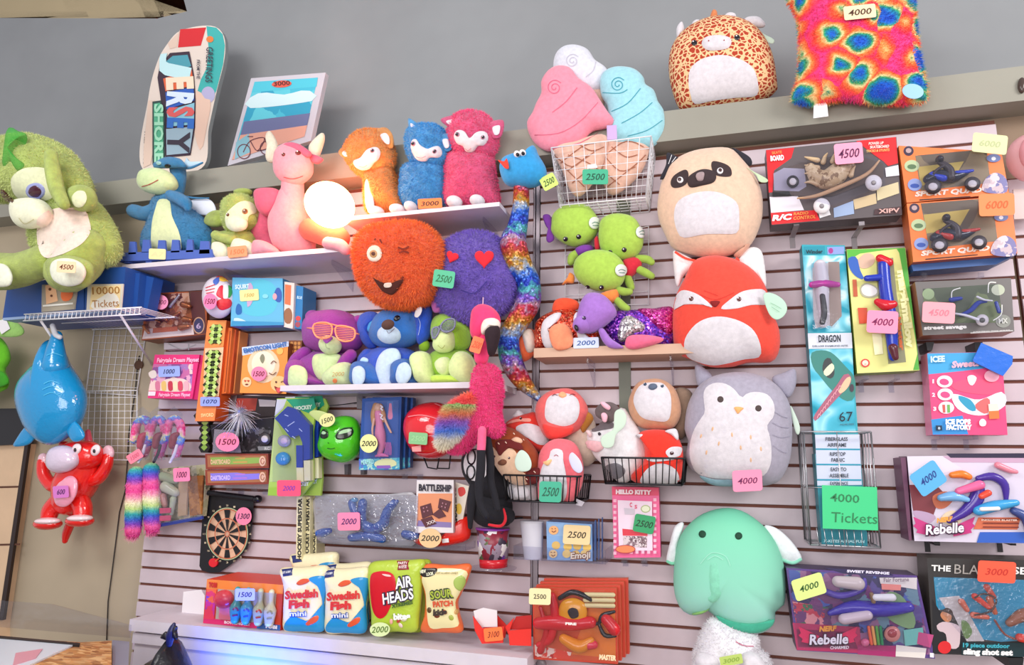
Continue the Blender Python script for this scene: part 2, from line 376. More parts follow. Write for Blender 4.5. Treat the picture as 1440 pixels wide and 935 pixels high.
    def text(s, items, t=None, parent=None, name='lettering', lift=.004, join=False):
        """items: (string, x0, y0, x1, y1, cap height, colour[, shear, bold]) baseline from p0 to p1"""
        mb = MB()
        for k, it in enumerate(items):
            if k and not join: s.part(name, mb, parent, solid=False); mb = MB()
            st, x0, y0, x1, y1, h, col = it[:7]; sh = it[7] if len(it) > 7 else 0; bd = it[8] if len(it) > 8 else .02
            (x0, y0), (x1, y1) = s.P([(x0, y0), (x1, y1)]); h /= s.o[2]; v, f = glyphs(st, bd)
            L_ = math.hypot(x1-x0, y1-y0); nx, ny = (y1-y0)/L_, -(x1-x0)/L_; W = []
            for a, b in v:
                a2 = a+b*sh*h/L_; x, y = x0+(x1-x0)*a2+nx*b*h, y0+(y1-y0)*a2+ny*b*h
                W.append(U(x, y, t+.0004*k) if t is not None else s.hit(x, y, lift+.0003*k))
            m_ = M(col, 'paper') if isinstance(col, str) else col
            mb.add(W, f, m_)
        return s.part(name, mb, parent, solid=False)
    def tag(s, cx, cy, wd, h, rot, t, col, txt, tcol='#2a2430', rnd=False, shear=.25, th=.0012, tw=.72, label=None, size=.42):
        (cx, cy), = s.P([(cx, cy)]); wd /= s.o[2]; h /= s.o[2]; old = s.o; s.o = (0, 0, 1)
        if rnd: ol = oval(cx, cy, wd/2, h/2, rot, 24)
        else:
            r = min(wd, h)*.12; ol = []; c, sn = math.cos(math.radians(rot)), math.sin(math.radians(rot))
            for qx, qy, a0 in ((1, -1, -90), (1, 1, 0), (-1, 1, 90), (-1, -1, 180)):
                for a in (0, 45, 90):
                    x, y = qx*(wd/2-r)+r*math.cos(math.radians(a0+a)), qy*(h/2-r)+r*math.sin(math.radians(a0+a)); ol.append((cx+x*c-y*sn, cy+x*sn+y*c))
        o = s.part('price_tag', MB().prism(ol, t, t-th, M(col, 'paper')), label=label or 'price tag reading '+txt.replace('\n', ' '))
        c, sn = math.cos(math.radians(rot)), math.sin(math.radians(rot)); hh = h*size; q = wd*tw/2
        p = lambda x, y: (cx+x*c-y*sn, cy+x*sn+y*c)
        s.text([(txt, *p(-q-shear*hh*.3, hh/2), *p(q-shear*hh*.3, hh/2), hh, tcol, shear, .012)], t=t+.0008, parent=o)
        s.o = old; return o
    def fur(s, src, n, ln, wd=.0016, mat=None, seed=1, droop=.3, name='fur', parent=None, front=True, avoid=()):
        """pile: thousands of fine tapered tufts standing on the surface of src"""
        me = src.data; rnd = np.random.default_rng(seed); me.calc_loop_triangles()
        V = np.array([v.co[:] for v in me.vertices]); T = np.array([t.vertices[:] for t in me.loop_triangles]); mi = np.array([t.material_index for t in me.loop_triangles])
        a, b, c = V[T[:, 0]], V[T[:, 1]], V[T[:, 2]]; N = np.cross(b-a, c-a); ar = np.linalg.norm(N, axis=1); N = N/np.maximum(ar, 1e-12)[:, None]
        wgt = ar*np.where(N[:, 1] < .35, 1, .08) if front else ar
        k = rnd.choice(len(T), n, p=wgt/wgt.sum()); r1 = np.sqrt(rnd.random(n)); r2 = rnd.random(n)
        p = (1-r1)[:, None]*a[k]+(r1*(1-r2))[:, None]*b[k]+(r1*r2)[:, None]*c[k]
        o = s.r.location
        if avoid:
            w_ = p+np.array(o[:])-np.array(CAM[:]); dd = w_@np.array(_fw[:]); X = 720+FPX*(w_@np.array(_rt[:]))/dd; Y = 467.5-FPX*(w_@np.array(_up[:]))/dd; bad = np.zeros(n, bool)
            for ol in avoid:
                q = smooth(s.P(ol), 30); ins = np.zeros(n, bool)
                for i in range(len(q)):
                    (x1, y1), (x2, y2) = q[i-1], q[i]
                    if y1 != y2: ins ^= ((y1 > Y) != (y2 > Y)) & (X < (x2-x1)*(Y-y1)/(y2-y1)+x1)
                bad |= ins & (N[k][:, 1] < 0)
            p, k = p[~bad], k[~bad]; n = len(k)
        d = N[k]+rnd.normal(0, .45, (n, 3)); d[:, 2] -= droop; d /= np.linalg.norm(d, axis=1)[:, None]
        sd = np.cross(d, rnd.normal(0, 1, (n, 3))); sd /= np.linalg.norm(sd, axis=1)[:, None]
        L_ = ln*(.6+.6*rnd.random(n))[:, None]; o = s.r.location
        mb = MB(); mb.mats = [mat] if mat else list(me.materials)
        vv = np.stack([p-sd*wd-N[k]*.001, p+sd*wd-N[k]*.001, p+d*L_], 1).reshape(-1, 3)+np.array(o[:])
        mb.v = [tuple(x) for x in vv]; mb.f = [(3*i, 3*i+1, 3*i+2) for i in range(n)]; mb.mi = [0]*n if mat else mi[k].tolist(); mb.sm = [False]*n
        return s.part(name, mb, parent or src, solid=False, kind='stuff')
# ================= setting =================
def UZ(x, y, z):
    d = ray(x, y); return CAM+d*((z-CZ)/d.z)
def struct(name, mb, parent=None):
    o = bpy.data.objects.new(name, None) if mb is None else None
    if mb is None: SC.collection.objects.link(o); o.parent = parent
    else:
        me = bpy.data.meshes.new(name); me.from_pydata(mb.v, [], mb.f)
        for m in mb.mats: me.materials.append(m)
        me.polygons.foreach_set('material_index', mb.mi); me.polygons.foreach_set('use_smooth', mb.sm)
        o = bpy.data.objects.new(name, me); SC.collection.objects.link(o); o.parent = parent
    if parent is None: o['kind'] = 'structure'
    return o
WALL = M('#919395', 'wall'); LOWW = M('#b5a68e', 'wall')
struct('wall_back_upper', MB().boxw((-6, .25, 3.0), (4, .35, 5.4), WALL))
struct('trim_1', MB().boxw((-6, -.1, 2.912), (4, .25, 3.048), M('#9a978b', 'wall')))
struct('wall_back_left', MB().boxw((-6, .03, 0), (-2.7, .12, 2.912), LOWW))
struct('wall_back_recess', MB().boxw((-2.7, .03, 0), (4, .12, 2.912), M('#8f7a66', 'wall')))
struct('floor', MB().boxw((-6, -7, -.05), (4, .12, 0), M('#a09488', 'wall')))
# slatwall: every slat an object of its own
SL = struct('wall_slatwall', None); PITCHZ = .0762; Z0 = CZ+.40388*2.8
SLM = M('#cfbfc6', 'board'); MDF = M('#6e3d30', 'matte')
def slats(x0, x1, ztop, zbot, y0=-.0):
    me = {}; zc0 = Z0-.0381
    for k in range(-3, 31):
        zc = Z0-PITCHZ*k+.0381
        if zc+.033 > ztop or zc < zbot: continue
        if not me:
            m = MB(); h = .0322; d = .009; c = .0015
            prof = [(0+d, -h), (c, -h), (0, -h+c), (0, h-c), (c, h), (d, h)]
            V = [(x, y, z) for x in (x0, x1) for y, z in prof]; F = [(i, i+6, i+7, i+1) for i in range(5)]+[(0, 1, 2, 3, 4, 5), (11, 10, 9, 8, 7, 6)]
            m.add(V, F, SLM); q = bpy.data.meshes.new('slat'); q.from_pydata(m.v, [], m.f); q.materials.append(SLM); me['m'] = q
        o = bpy.data.objects.new('slat', me['m']); SC.collection.objects.link(o); o.parent = SL; o.location = (0, 0, zc)
    b = MB().boxw((x0, .0085, zbot), (x1, .024, ztop-.004), MDF); struct('backing_board', b, SL)
slats(-2.69, -.732, 2.50, .55)
slats(-1.78, -.732, 2.90, 2.50)
slats(-.698, 1.085, 2.90, .55)
slats(1.10, 2.1, 2.66, .55)
# dark steel channels between and in front of the slat panels
def channel(x, z0, z1, y, wd, col, label, name='slotted_standard'):
    it = It(name, label, 'wall fitting', Vector((x, y, z0)))
    m = MB(); mt = M(col, 'metal'); m.boxw((x-wd/2, y-.006, z0), (x-wd/2+.005, y+.012, z1), mt); m.boxw((x+wd/2-.005, y-.006, z0), (x+wd/2, y+.012, z1), mt); m.boxw((x-wd/2, y+.004, z0), (x+wd/2, y+.008, z1), mt)
    it.part('channel', m)
channel(-.715, .55, 2.9, .004, .028, '#8a8086', 'long grey slotted steel standard in the joint between the slat panels')
itx = It('wall_bar', 'olive grey flat metal bar behind the fish shelf and baskets', 'wall fitting', (878, 590, .006))
itx.prism('bar', [(867, 282), (886, 282), (887, 592), (871, 592)], .008, .0, M('#5c5f4e', 'satin'))
# ceiling beam, upper left corner
a = [U(170, -16, .9), U(221, 26, .9), U(263, 16, .9), U(252, -24, .9)]; dl = U(0, 3, .9)-U(221, 26, .9)+Vector((-.3, 0, -.02))
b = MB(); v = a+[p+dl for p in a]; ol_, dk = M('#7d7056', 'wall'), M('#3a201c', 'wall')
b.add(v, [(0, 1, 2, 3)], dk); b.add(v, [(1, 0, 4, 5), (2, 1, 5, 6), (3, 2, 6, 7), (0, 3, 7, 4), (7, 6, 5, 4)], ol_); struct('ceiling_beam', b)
# ---------------- shelves ----------------
MEL = M('#d9d0d8', 'board')
def bracket(mb, x, z, d=.2, mat=None):
    mb.boxw((x-.003, -d, z-.02), (x+.003, 0, z), mat); mb.add([(x-.003, -d, z-.02), (x+.003, -d, z-.02), (x+.003, 0, z-.02), (x-.003, 0, z-.02), (x-.003, 0, z-.1), (x+.003, 0, z-.1)], [(0, 4, 3), (1, 2, 5), (0, 1, 5, 4), (3, 4, 5, 2), (0, 3, 2, 1)], mat)
CLR = M('#f4f4f8', 'clear')
def shelf(name, label, x0, x1, ztop, th, d=.3, br=(), mat=MEL):
    it = It(name, label, 'shelf', Vector(((x0+x1)/2, -d/2, ztop-th)))
    it.part('board', MB().boxw((x0, -d, ztop-th), (x1, -.0, ztop), mat))
    for x in br:
        m = MB(); bracket(m, x, ztop-th-.0005, .2, CLR); it.part('bracket', m)
    return it
SH1 = shelf('wall_shelf', 'long white shelf holding the blue and pink dragons, upper left', -2.71, -1.50, 2.496, .022, br=(-2.2, -1.62))
SH2 = shelf('wall_shelf', 'white shelf under the three fluffy alpacas', -1.52, -.797, 2.632, .018, br=(-1.3, -.9))
SH2.tag(604.5, 286, 34, 14, -3, .302, '#f4813c', '3000', '#3a2018')
SH3 = shelf('wall_shelf', 'white shelf under the three seated plush in the middle', -1.77, -.80, 1.894, .024, br=(-1.45, -1.0))
SH4 = It('tray_shelf', 'tan tray shelf with low lip holding the sequin sea animals', 'shelf', (850, 500, .1))
SH4.part('board', MB().boxw((-.672, -.2, 1.998), (-.02, 0, 2.004), M('#c9a58e', 'matte')))
SH4.part('front_lip', MB().boxw((-.672, -.203, 1.998), (-.02, -.197, 2.036), M('#cfaa92', 'matte')))
for x in (-.46, -.14):
    m = MB(); bracket(m, x, 1.9975, .17, CLR); SH4.part('bracket', m)
SH4.tag(824, 482, 36, 15, -2, .206, '#cfd8f2', '2000', '#24508f')
SH5 = It('counter_shelf', 'deep white bottom shelf holding candy bags and a bowling set', 'shelf', (470, 900, .15))
SH5.part('board', MB().boxw((-2.43, -.3, .852), (-.662, -.0, .898), MEL))
SH5.part('lower_rail', MB().boxw((-2.42, -.285, .80), (-.672, -.0, .842), MEL))
SH5.part('apron', MB().boxw((-2.42, -.27, .35), (-.69, -.255, .80), MEL))
SH5.part('side_panel', MB().boxw((-2.42, -.255, .0), (-2.40, -.0, .80), MEL)); SH5.part('side_panel', MB().boxw((-.71, -.255, .0), (-.69, 0, .80), MEL))
def acrylic(name, label, x0, x1, z, d, h, th=.003):
    it = It(name, label, 'shelf', Vector(((x0+x1)/2, -d/2, z)))
    it.part('floor', MB().boxw((x0, -d, z), (x1, 0, z+th), CLR)); it.part('front_lip', MB().boxw((x0, -d-th, z), (x1, -d, z+h), CLR))
    for n_, x in (('side', x0), ('side', x1-th)): it.part(n_, MB().boxw((x, -d, z+th), (x+th, 0, z+h), CLR))
    return it
def clips(xs, y, t, dpt=.1, h=13, parent=None, col=None):
    """small clear slatwall hooks that carry a box: a tongue under it and a hanging plate"""
    for i_, x in enumerate(xs):
        it = It('slatwall_clip', '%s of the two small hooks gripping the slats under %s' % (('left', 'right')[i_], parent), 'hook', (x, y, .01), group='small hooks under the boxes')
        m = MB(); a = U(x-4, y, t); b = U(x+4, y, t); c = col or CLR
        m.boxw((a.x, -t, a.z-.004), (b.x, -.0, a.z-.001), c); m.boxw((a.x, -t, a.z-.004), (b.x, -t+.003, a.z+.012), c); m.boxw((a.x, -.004, a.z-h*.003), (b.x, -.001, a.z-.004), c)
        it.part('hook_plate', m)
def wiremesh(it, name, A, B, C_, D_, nu, nv, r, mat, rim=None):
    """wire grid over the bilinear patch A(top left) B(top right) C(bottom right) D(bottom left), world points"""
    m = MB(); lerp = lambda p, q, t: p+(q-p)*t
    for i in range(nu+1):
        u = i/nu; m.tubew([lerp(A, B, u), lerp(D_, C_, u)], rim if rim and i in (0, nu) else r, mat, 5)
    for j in range(nv+1):
        v = j/nv; m.tubew([lerp(A, D_, v), lerp(B, C_, v)], rim if rim and j in (0, nv) else r, mat, 5)
    return it.part(name, m, solid=False)
def basket(name, label, x0, x1, zt, zb, d, mat, nx, nz, r=.0016, taper=.02, nd=5, floor_=True, group=None):
    it = It(name, label, 'basket', Vector(((x0+x1)/2, -d/2, zb)), group)
    V = lambda x, y, z: Vector((x, y, z)); T = taper
    ft = [V(x0, -d, zt), V(x1, -d, zt), V(x1-T, -d+T, zb), V(x0+T, -d+T, zb)]; bk = [V(x0, -.005, zt), V(x1, -.005, zt), V(x1-T, -.005, zb), V(x0+T, -.005, zb)]
    wiremesh(it, 'front_wires', *ft, nx, nz, r, mat, r*1.8); wiremesh(it, 'back_wires', *bk, nx, nz, r, mat, r*1.8)
    wiremesh(it, 'side_wires', bk[0], ft[0], ft[3], bk[3], nd, nz, r, mat, r*1.8); wiremesh(it, 'side_wires', ft[1], bk[1], bk[2], ft[2], nd, nz, r, mat, r*1.8)
    if floor_: wiremesh(it, 'bottom_wires', bk[3], bk[2], ft[2], ft[3], nx, nd, r, mat)
    return it
WW = M('#f0eef2', 'gloss'); BW = M('#16141a', 'satin'); CHR = M('#c9c9cc', 'metal')
# wire shelf on the left with its two braces
ws = It('wire_shelf', 'white ventilated wire shelf carrying the blue storage bins', 'shelf', (100, 448, .2))
m = MB(); zf = U(34, 451, .4).z; zt = U(34, 442, .4).z
for i in range(27):
    x = -3.15+.68*i/26; m.tubew([(x, -.4, zf), (x, -.4, zt), (x, -.001, zt)], .0022, WW, 5)
for y, z in ((-.4, zf), (-.4, zt), (-.2, zt-.004), (-.02, zt-.004)): m.tubew([(-3.16, y, z), (-2.46, y, z)], .0035, WW, 6)
ws.part('wire_deck', m)
for a, b in (((56, 449), (115, 537)), ((168, 441), (214, 513))):
    A = U(*a, .38); ws.part('brace', MB().tubew([A, U(*b, -.025)], .006, WW, 6))
# grid panels
def UU(p, t): return U(p[0], p[1], t)
gp = It('grid_panel', 'white wire grid panel hung directly under the wire shelf', 'wire panel', (160, 550, -.015))
wiremesh(gp, 'wire_grid', *[UU(p, -.02) for p in ((133, 462), (206, 462), (192, 556), (121, 552))], 8, 9, .0016, WW, .003)
gp = It('grid_panel', 'lower white wire grid panel, behind the red inflatable monkey', 'wire panel', (155, 645, 0))
wiremesh(gp, 'wire_grid', *[UU(p, .0) for p in ((118, 550), (193, 549), (192, 647), (113, 646))], 9, 10, .0016, WW, .0032)
cb = It('cable', 'black cable hanging down the bare wall beside the slat panels', 'cable', (150, 890, -.02))
cb.part('wire', MB().tubew([U(x, y, -.022) for x, y in ((196, 500), (193, 515), (191, 540), (187, 570), (181, 610), (179, 650), (176, 690), (168, 720), (163, 760), (158, 800), (152, 845), (150, 900))], .0028, M('#2b2622', 'satin'), 6))
cb.part('cable_clip', MB().ell(195, 513, 6, 7, -.02, .008, M('#5a3d2c', 'matte'), 30))
# lower left: small slat panel with black top rail and edge strip
struct('wall_left_panel', MB().prism([(-120, 630), (36, 624), (-2, 880), (-2, 960), (-160, 960)], .03, -.03, M('#dcbb98', 'board')))
p_ = It('panel_edge_strip', 'thin black edge strip beside the tan slat panel', 'wall fitting', (18, 760, .03))
p_.prism('strip', [(35, 622), (40, 622), (4, 872), (-2, 872)], .036, .02, M('#2a1712', 'satin'))
p_ = It('panel_top_box', 'black box top above the tan slat panel by the dolphin', 'box', (10, 620, .05))
p_.prism('lid', [(-40, 575), (34, 574), (36, 592), (40, 624), (-40, 628)], .06, .03, M('#1d1a1e', 'satin'))
m = MB()
for y0, y1 in ((684, 689), (765, 769)): m.prism([(-60, y0+1), (28, y0-1), (27, y0+1.5), (-60, y0+4)], .032, .03, M('#5b3626'))
struct('wall_left_panel_groove', m)
# counter corner, lower left
ct = It('display_counter', 'chipboard rimmed display counter with glass, lower left corner', 'counter', UZ(80, 925, .5))
zc = .9; OSB = M('x', 'osb')
def slab(ps, z0, z1, mat):
    P_ = [UZ(x, y, z1) for x, y in ps]; n = len(P_); V = P_+[Vector((p.x, p.y, z0)) for p in P_]
    ar = sum(P_[i].x*P_[(i+1) % n].y-P_[(i+1) % n].x*P_[i].y for i in range(n)); fr = tuple(range(n)) if ar > 0 else tuple(range(n))[::-1]
    m = MB(); m.add(V, [fr, tuple(j+n for j in fr[::-1])]+[(fr[i], fr[i]+n, fr[(i+1) % n]+n, fr[(i+1) % n]) for i in range(n)], mat); return m
ct.part('chipboard_rim', slab([(-40, 893), (112, 903), (157, 901), (157, 1040), (-40, 1040)], .0, zc, OSB))
ct.part('glass_top', slab([(-40, 894), (104, 906), (30, 940), (-40, 955)], zc, zc+.006, M('#dfe9f2', 'gloss')))
ct.part('black_trim', slab([(-40, 890), (113, 904), (112, 906), (-40, 893)], zc-.02, zc+.01, M('#241a18', 'satin')))
ct.part('red_mat', slab([(22, 918), (60, 912), (50, 925), (18, 935)], zc+.006, zc+.009, M('#d99aa6', 'paper')))
ct.part('side_cabinet', slab([(158, 900), (182, 902), (176, 1040), (158, 1040)], 0, zc-.02, M('#8d8fa0', 'satin')))
gl = It('glass_pane', 'upright clear glass pane standing on the chipboard counter', 'glass', UZ(90, 900, .905))
A, B = UZ(-20, 880, .905), UZ(182, 897, .905); h = Vector((0, 0, .10)); th = Vector((0, .005, 0))
m = MB().add([A, B, B+h*.45, U(75, 862, 1.0) if False else A+(B-A)*.45+h, A+h, A+th, B+th, B+h*.45+th, A+(B-A)*.45+h+th, A+h+th], [(0, 1, 2, 3, 4), (9, 8, 7, 6, 5), (0, 5, 6, 1), (1, 6, 7, 2), (2, 7, 8, 3), (3, 8, 9, 4)], CLR); gl.part('pane', m)
# ================= upper ledge and upper shelves =================
CA, CBx, CC, CD, CE, CF, CG, CH, CI, CJ = (0, 0, 3.117), (340, 130, 3.117), (660, 40, 3.597), (900, 0, 3.4286), (0, 280, 2.922), (0, 560, 2.493), (160, 360, 3.896), (160, 560, 3.464), (390, 400, 4.645), (370, 540, 4.645)
CK, CL, CN, CO, CQ, CR, CS, CT, CV, CW = (270, 680, 3.667), (380, 760, 3.789), (600, 400, 2.922), (640, 540, 4.235), (640, 680, 3.666), (740, 270, 3.597), (900, 180, 4.25), (940, 500, 4.675), (920, 690, 3.6), (1060, 170, 3.789)
CX, CY, CZZ, CU, Ca, Cb, Cc, Cd, Ce = (1110, 330, 3.016), (1270, 370, 3.594), (1110, 590, 4.364), (1240, 760, 5.345), (0, 170, 3.117), (160, 160, 3.895), (430, 680, 4.364), (740, 270, 4.063), (690, 190, 2.456)
BLK, WHT, DK = M('#15131a', 'gloss'), M('#efecee', 'paper'), M('#2a2024', 'matte')
WP = M('#ddd7dc', 'plush')
def eyes(it, L_, r, mat=None, hl=True, parent=None, ring=None, dome=.003, ry=None, lf=.002):
    for x, y in L_:
        e = it.patch('eye', oval(x, y, r*(1.45 if ring else 1), (ry or r)*(1.45 if ring else 1), 0, 14), ring or mat or BLK, parent=parent, dome=dome, rings=4, n=16, lift=lf)
        if ring: it.patch('pupil', oval(x, y, r, ry or r, 0, 14), mat or BLK, parent=e, dome=dome, rings=4, n=16, lift=lf+.0025)
        if hl: it.patch('glint', oval(x-r*.3, y-r*.35, r*.28, None, 0, 8), WHT, parent=e, rings=2, n=8, lift=lf+.0025+dome+(.003 if ring else 0))
# skimboard leaning on the ledge
it = It('skimboard', 'tall printed skimboard with turquoise edge leaning on the wall', 'board', (240, 240, .02), o=CA)
bo = "625,740 650,430 690,270 735,190 780,140 840,120 905,112 950,120 978,150 988,200 980,280 950,400 915,560 880,740"
bd = it.prism('board', smooth(pts(bo, (0, 0, 1)), 90), .03, .005, M('#e9d9cd', 'satin'), side=M('#8a8f90', 'satin'))
T = .0305
it.print([("905,114 948,121 976,150 986,200 978,280 948,398 925,445 890,440 865,400 880,350 905,300 915,220", M('#3fb3ae', 'satin')), ("790,128 903,120 880,200 780,208", M('#d8242b', 'satin')),
          ("735,190 782,142 788,132 775,206 745,215", M('#e3c7b5', 'satin')), (oval(912, 415, 30, 36), M('#b9b4d8', 'satin')), (smooth([(860, 395), (905, 440), (925, 445), (905, 560), (880, 660), (850, 560)], 20), M('#ecc8b4', 'satin')),
          (oval(920, 172, 16, 14), M('#e8803e', 'satin')), ("630,650 650,440 680,440 690,560 660,720 628,735", M('#e6cbb9', 'satin'))], T, bd)
ol = "745,232 830,225 850,330 858,440 855,560 835,680 725,690 720,560 705,440 690,340 700,290"
it.print([(ol, M('#3b2638', 'satin')), ("757,245 822,240 838,290 735,320 715,315 708,285", M('#4d9fb0', 'satin')), ("715,345 840,300 845,340 848,375 725,400", M('#e8683c', 'satin')), ("725,405 848,382 852,440 730,480", M('#2a5fc0', 'satin')),
          ("730,487 852,450 850,545 740,555", M('#8fc9dc', 'satin')), ("728,565 848,555 832,670 730,680", M('#9fb9c9', 'satin')), ("668,445 705,440 722,500 722,715 668,722", M('#2e4a44', 'satin')), ("674,455 700,450 715,505 715,707 676,712", M('#56b48c', 'satin'))], T+.003, bd, name='letter_panels')
it.text([('J', 745, 235, 725, 330, 100, '#c8ecf0', 0, .05), ('E', 735, 340, 738, 395, 105, '#f6e3c8', 0, .06), ('R', 740, 400, 735, 468, 105, '#dfeeff', 0, .05), ('S', 738, 470, 740, 515, 105, '#e06060', 0, .05), ('E', 740, 515, 738, 560, 105, '#3470c8', 0, .05), ('Y', 738, 575, 735, 670, 92, '#3a3140', 0, .03),
         ('SHORE', 678, 455, 678, 710, 36, '#a8e6c4', 0, .04), ('GREETINGS', 905, 205, 900, 360, 28, '#3c3a4a', 0, .01), ('FROM THE', 862, 262, 862, 345, 13, '#3c3a4a')], T+.0065, bd)
it.text([('WILDWOOD', 634, 570, 628, 728, 24, '#4a3a3a', 0, .03)], T+.001, bd)
# framed beach print
it = It('canvas_print', 'beach bicycle picture in a pale frame leaning on the wall', 'picture', (385, 225, .05))
fr = it.prism('frame', [(353, 110), (458, 102), (437, 198), (320, 233)], .05, .02, M('#c9c3cc', 'satin'))
it.print([([(358, 115), (447, 109), (428, 192), (326, 225)], M(('#46b7cf', '#5fc6d6', '#2f9fc0'), 'busy', s=9)), ([(358, 115), (447, 109), (445, 122), (354, 130)], M('#4cc0d4', 'paper')),
          (smooth([(352, 137), (370, 130), (400, 133), (425, 127), (441, 130), (438, 142), (350, 152)], 18), M('#cfe6ea', 'paper')),
          ([(343, 171), (436, 159), (432, 176), (338, 190)], M('#6a6f98', 'paper')), ([(338, 190), (432, 176), (428, 192), (326, 225)], M('#dfa08c', 'paper')), ([(332, 200), (350, 188), (352, 214), (330, 224)], M('#86b8c6', 'paper')),
          (oval(396, 118, 14, 5, -4), M('#e05a48', 'paper'))], .0505, fr)
b1 = it.line('bicycle', [[(342, 214), (352, 198), (372, 194), (362, 212), (352, 198)], [(372, 194), (376, 208), (362, 212)], [(348, 192), (356, 192)], oval(343, 213, 9, 10)+[(352, 213)], oval(374, 208, 8, 9)+[(382, 208)]], 1.3, M('#6b3b44', 'paper'), t=.0540, parent=fr)
it.text([('3000', 385, 121, 408, 119, 6, '#5a2020')], .0545, fr)
# giraffe cushion
it = It('giraffe_plush', 'round giraffe plush with brown spots, white belly and snout, on ledge', 'plush toy', (1016, 152, .04), o=CD)
GS = M(('#b03c24', '#efc795'), 'spots', s=52)
bd = it.puff('body', "150,240 200,165 290,110 400,88 510,110 585,165 640,270 660,390 655,440 560,495 400,520 250,535 190,525 150,420 138,320", .03, .12, GS, tb=.1, n=60)
for e in ("182,198 176,140 200,106 212,130 208,165", "250,140 252,112 275,98 300,108 280,135", "400,95 415,70 440,64 462,72 455,95", "500,98 520,84 570,84 602,110 596,130 540,128 505,110"): it.puff('ear', e, .03, .02, WP)
it.puff('horn', "335,105 345,60 358,48 372,60 370,95", .03, .02, M('#d6804f', 'plush'))
it.puff('swing_tag', "560,140 600,165 645,190 640,210 600,200 575,175", .05, .004, M('#cfe6d2', 'paper'))
it.patch('belly', "235,400 245,330 300,285 390,266 480,285 545,330 568,400 560,460 460,470 350,485 265,500 245,460", WP, rings=8)
it.patch('muzzle', "298,215 310,185 350,172 400,172 435,185 440,210 420,235 360,245 320,240", WP, dome=.012, rings=6)
eyes(it, [(262, 207), (468, 181)], 14); [it.patch('nostril', oval(x_, y_, 5, 5), M('#a03a3a', 'matte'), lift=.016, n=8, rings=2) for x_, y_ in ((333, 207), (405, 204))]
# rainbow shag pillow
it = It('shag_pillow', 'square rainbow tie-dye shaggy pillow hanging over the ledge edge', 'pillow', (1208, 148, .13), o=CD)
PD = M([(0, '#2436c8'), (.34, '#1a6cd8'), (.46, '#149ab0'), (.52, '#3cb070'), (.58, '#f6e4a8'), (.66, '#f8a050'), (.76, '#f85a40'), (.88, '#f83a70'), (1, '#f04090')], 'tiedye', s=10, blob=1)
bd = it.puff('cushion', "705,-40 900,-30 1100,-30 1300,-40 1322,60 1335,180 1352,300 1382,440 1370,490 1240,500 1100,495 980,480 850,505 740,490 735,465 760,380 770,260 765,130 745,50", .16, .07, PD, n=64, p=3)
it.fur(bd, 16000, .016, .0014, droop=.5)
it.tag(1060, 57, 155, 66, -6, .245, '#f3dfb4', '4000', '#4a2a18', label='cream tag on a cord reading 4000'); it.prism('care_label', [(838, 492), (900, 486), (908, 560), (836, 570)], .165, .163, WHT)
it.puff('brand_tag', oval(1316, 440, 52, 36, 8), .24, .002, M('#9cc9ea', 'paper'))
# round dark cable hole on the ledge
it = It('hook_ring', 'small dark round fitting on the ledge at the far end', 'hook', (1436, 130, .11)); it.part('ring', MB().ell(1437, 120, 6, 11, .106, .012, M('#4a3a34', 'gloss')))
# big green monkey, left
GR, GRL = M('#bccf60', 'shag', s=20, a=.28), M('#dfe3ba', 'plush')
it = It('monkey_plush', 'huge lime green long-legged plush with white face, upper left corner', 'plush toy', (90, 400, .42), o=Ca)
bd = it.puff('body', "160,400 230,360 370,340 420,350 480,440 515,540 500,610 440,640 330,650 220,620 165,560", .40, .13, GR, n=56)
hd = it.puff('head', "-90,330 -70,180 20,110 120,68 200,75 290,120 350,200 382,280 380,330 330,370 250,385 120,370 20,350", .44, .17, GR, n=56)
it.patch('face', "50,255 90,215 150,203 215,215 245,260 250,310 215,345 150,350 90,345 58,310", GRL)
it.puff('muzzle', "58,400 65,360 110,342 180,345 215,385 205,440 160,465 100,470 70,445", .56, .06, M('#e6e6c8', 'plush'))
it.limb('ear', [(225, 150), (232, 220), (250, 300), (280, 365)], [22, 26, 26, 20], .60, GR); e = it.puff('ear_side', "300,330 330,290 385,285 412,320 408,370 370,395 325,388 300,360", .52, .05, GR); it.patch('ear_pad', "316,335 340,308 372,312 380,345 360,376 328,372", GRL, parent=e)
it.limb('leg', [(200, 610), (100, 650), (10, 660)], [58, 62, 70], .5, GR); it.puff('foot_pad', "-40,650 -10,625 30,635 52,680 40,720 0,728 -40,720", .62, .02, M('#e4e6d0', 'plush'))
it.limb('leg', [(380, 560), (345, 620), (300, 660)], [75, 85, 80], .47, GR)
f = it.puff('foot', "210,640 230,600 300,590 370,605 405,640 400,690 370,728 300,735 235,710", .56, .05, GR); it.puff('foot_pad', "222,650 240,612 300,602 355,622 375,665 350,712 290,725 238,700", .60, .025, M('#e4e6d0', 'plush'), parent=f)
it.patch('belly', "162,470 170,420 240,385 360,385 392,440 395,490 350,545 260,590 200,600 170,560", M('#e9d5c6', 'plush'))
it.patch('eye', "112,305 125,280 158,270 190,280 203,310 185,338 150,342 122,330", M('#9aa0d0', 'gloss'), dome=.006, n=20); it.patch('pupil', "126,306 138,288 160,280 182,292 190,312 175,330 150,332 134,322", M('#4a2030', 'gloss'), dome=.008, lift=.006, n=20)
it.patch('eye', "2,310 12,298 40,325 62,350 50,360 20,345", M('#5a3020', 'gloss'), dome=.004, n=14)
it.line('smile', [[(85, 425), (110, 450), (150, 430)]], 4, M('#c9c39a', 'matte'))
tf = it.puff('hair_tuft', "20,205 30,90 45,30 80,45 115,60 70,100 60,150 105,190 80,220 55,180", .60, .03, M('#3fae3a', 'tulle'))
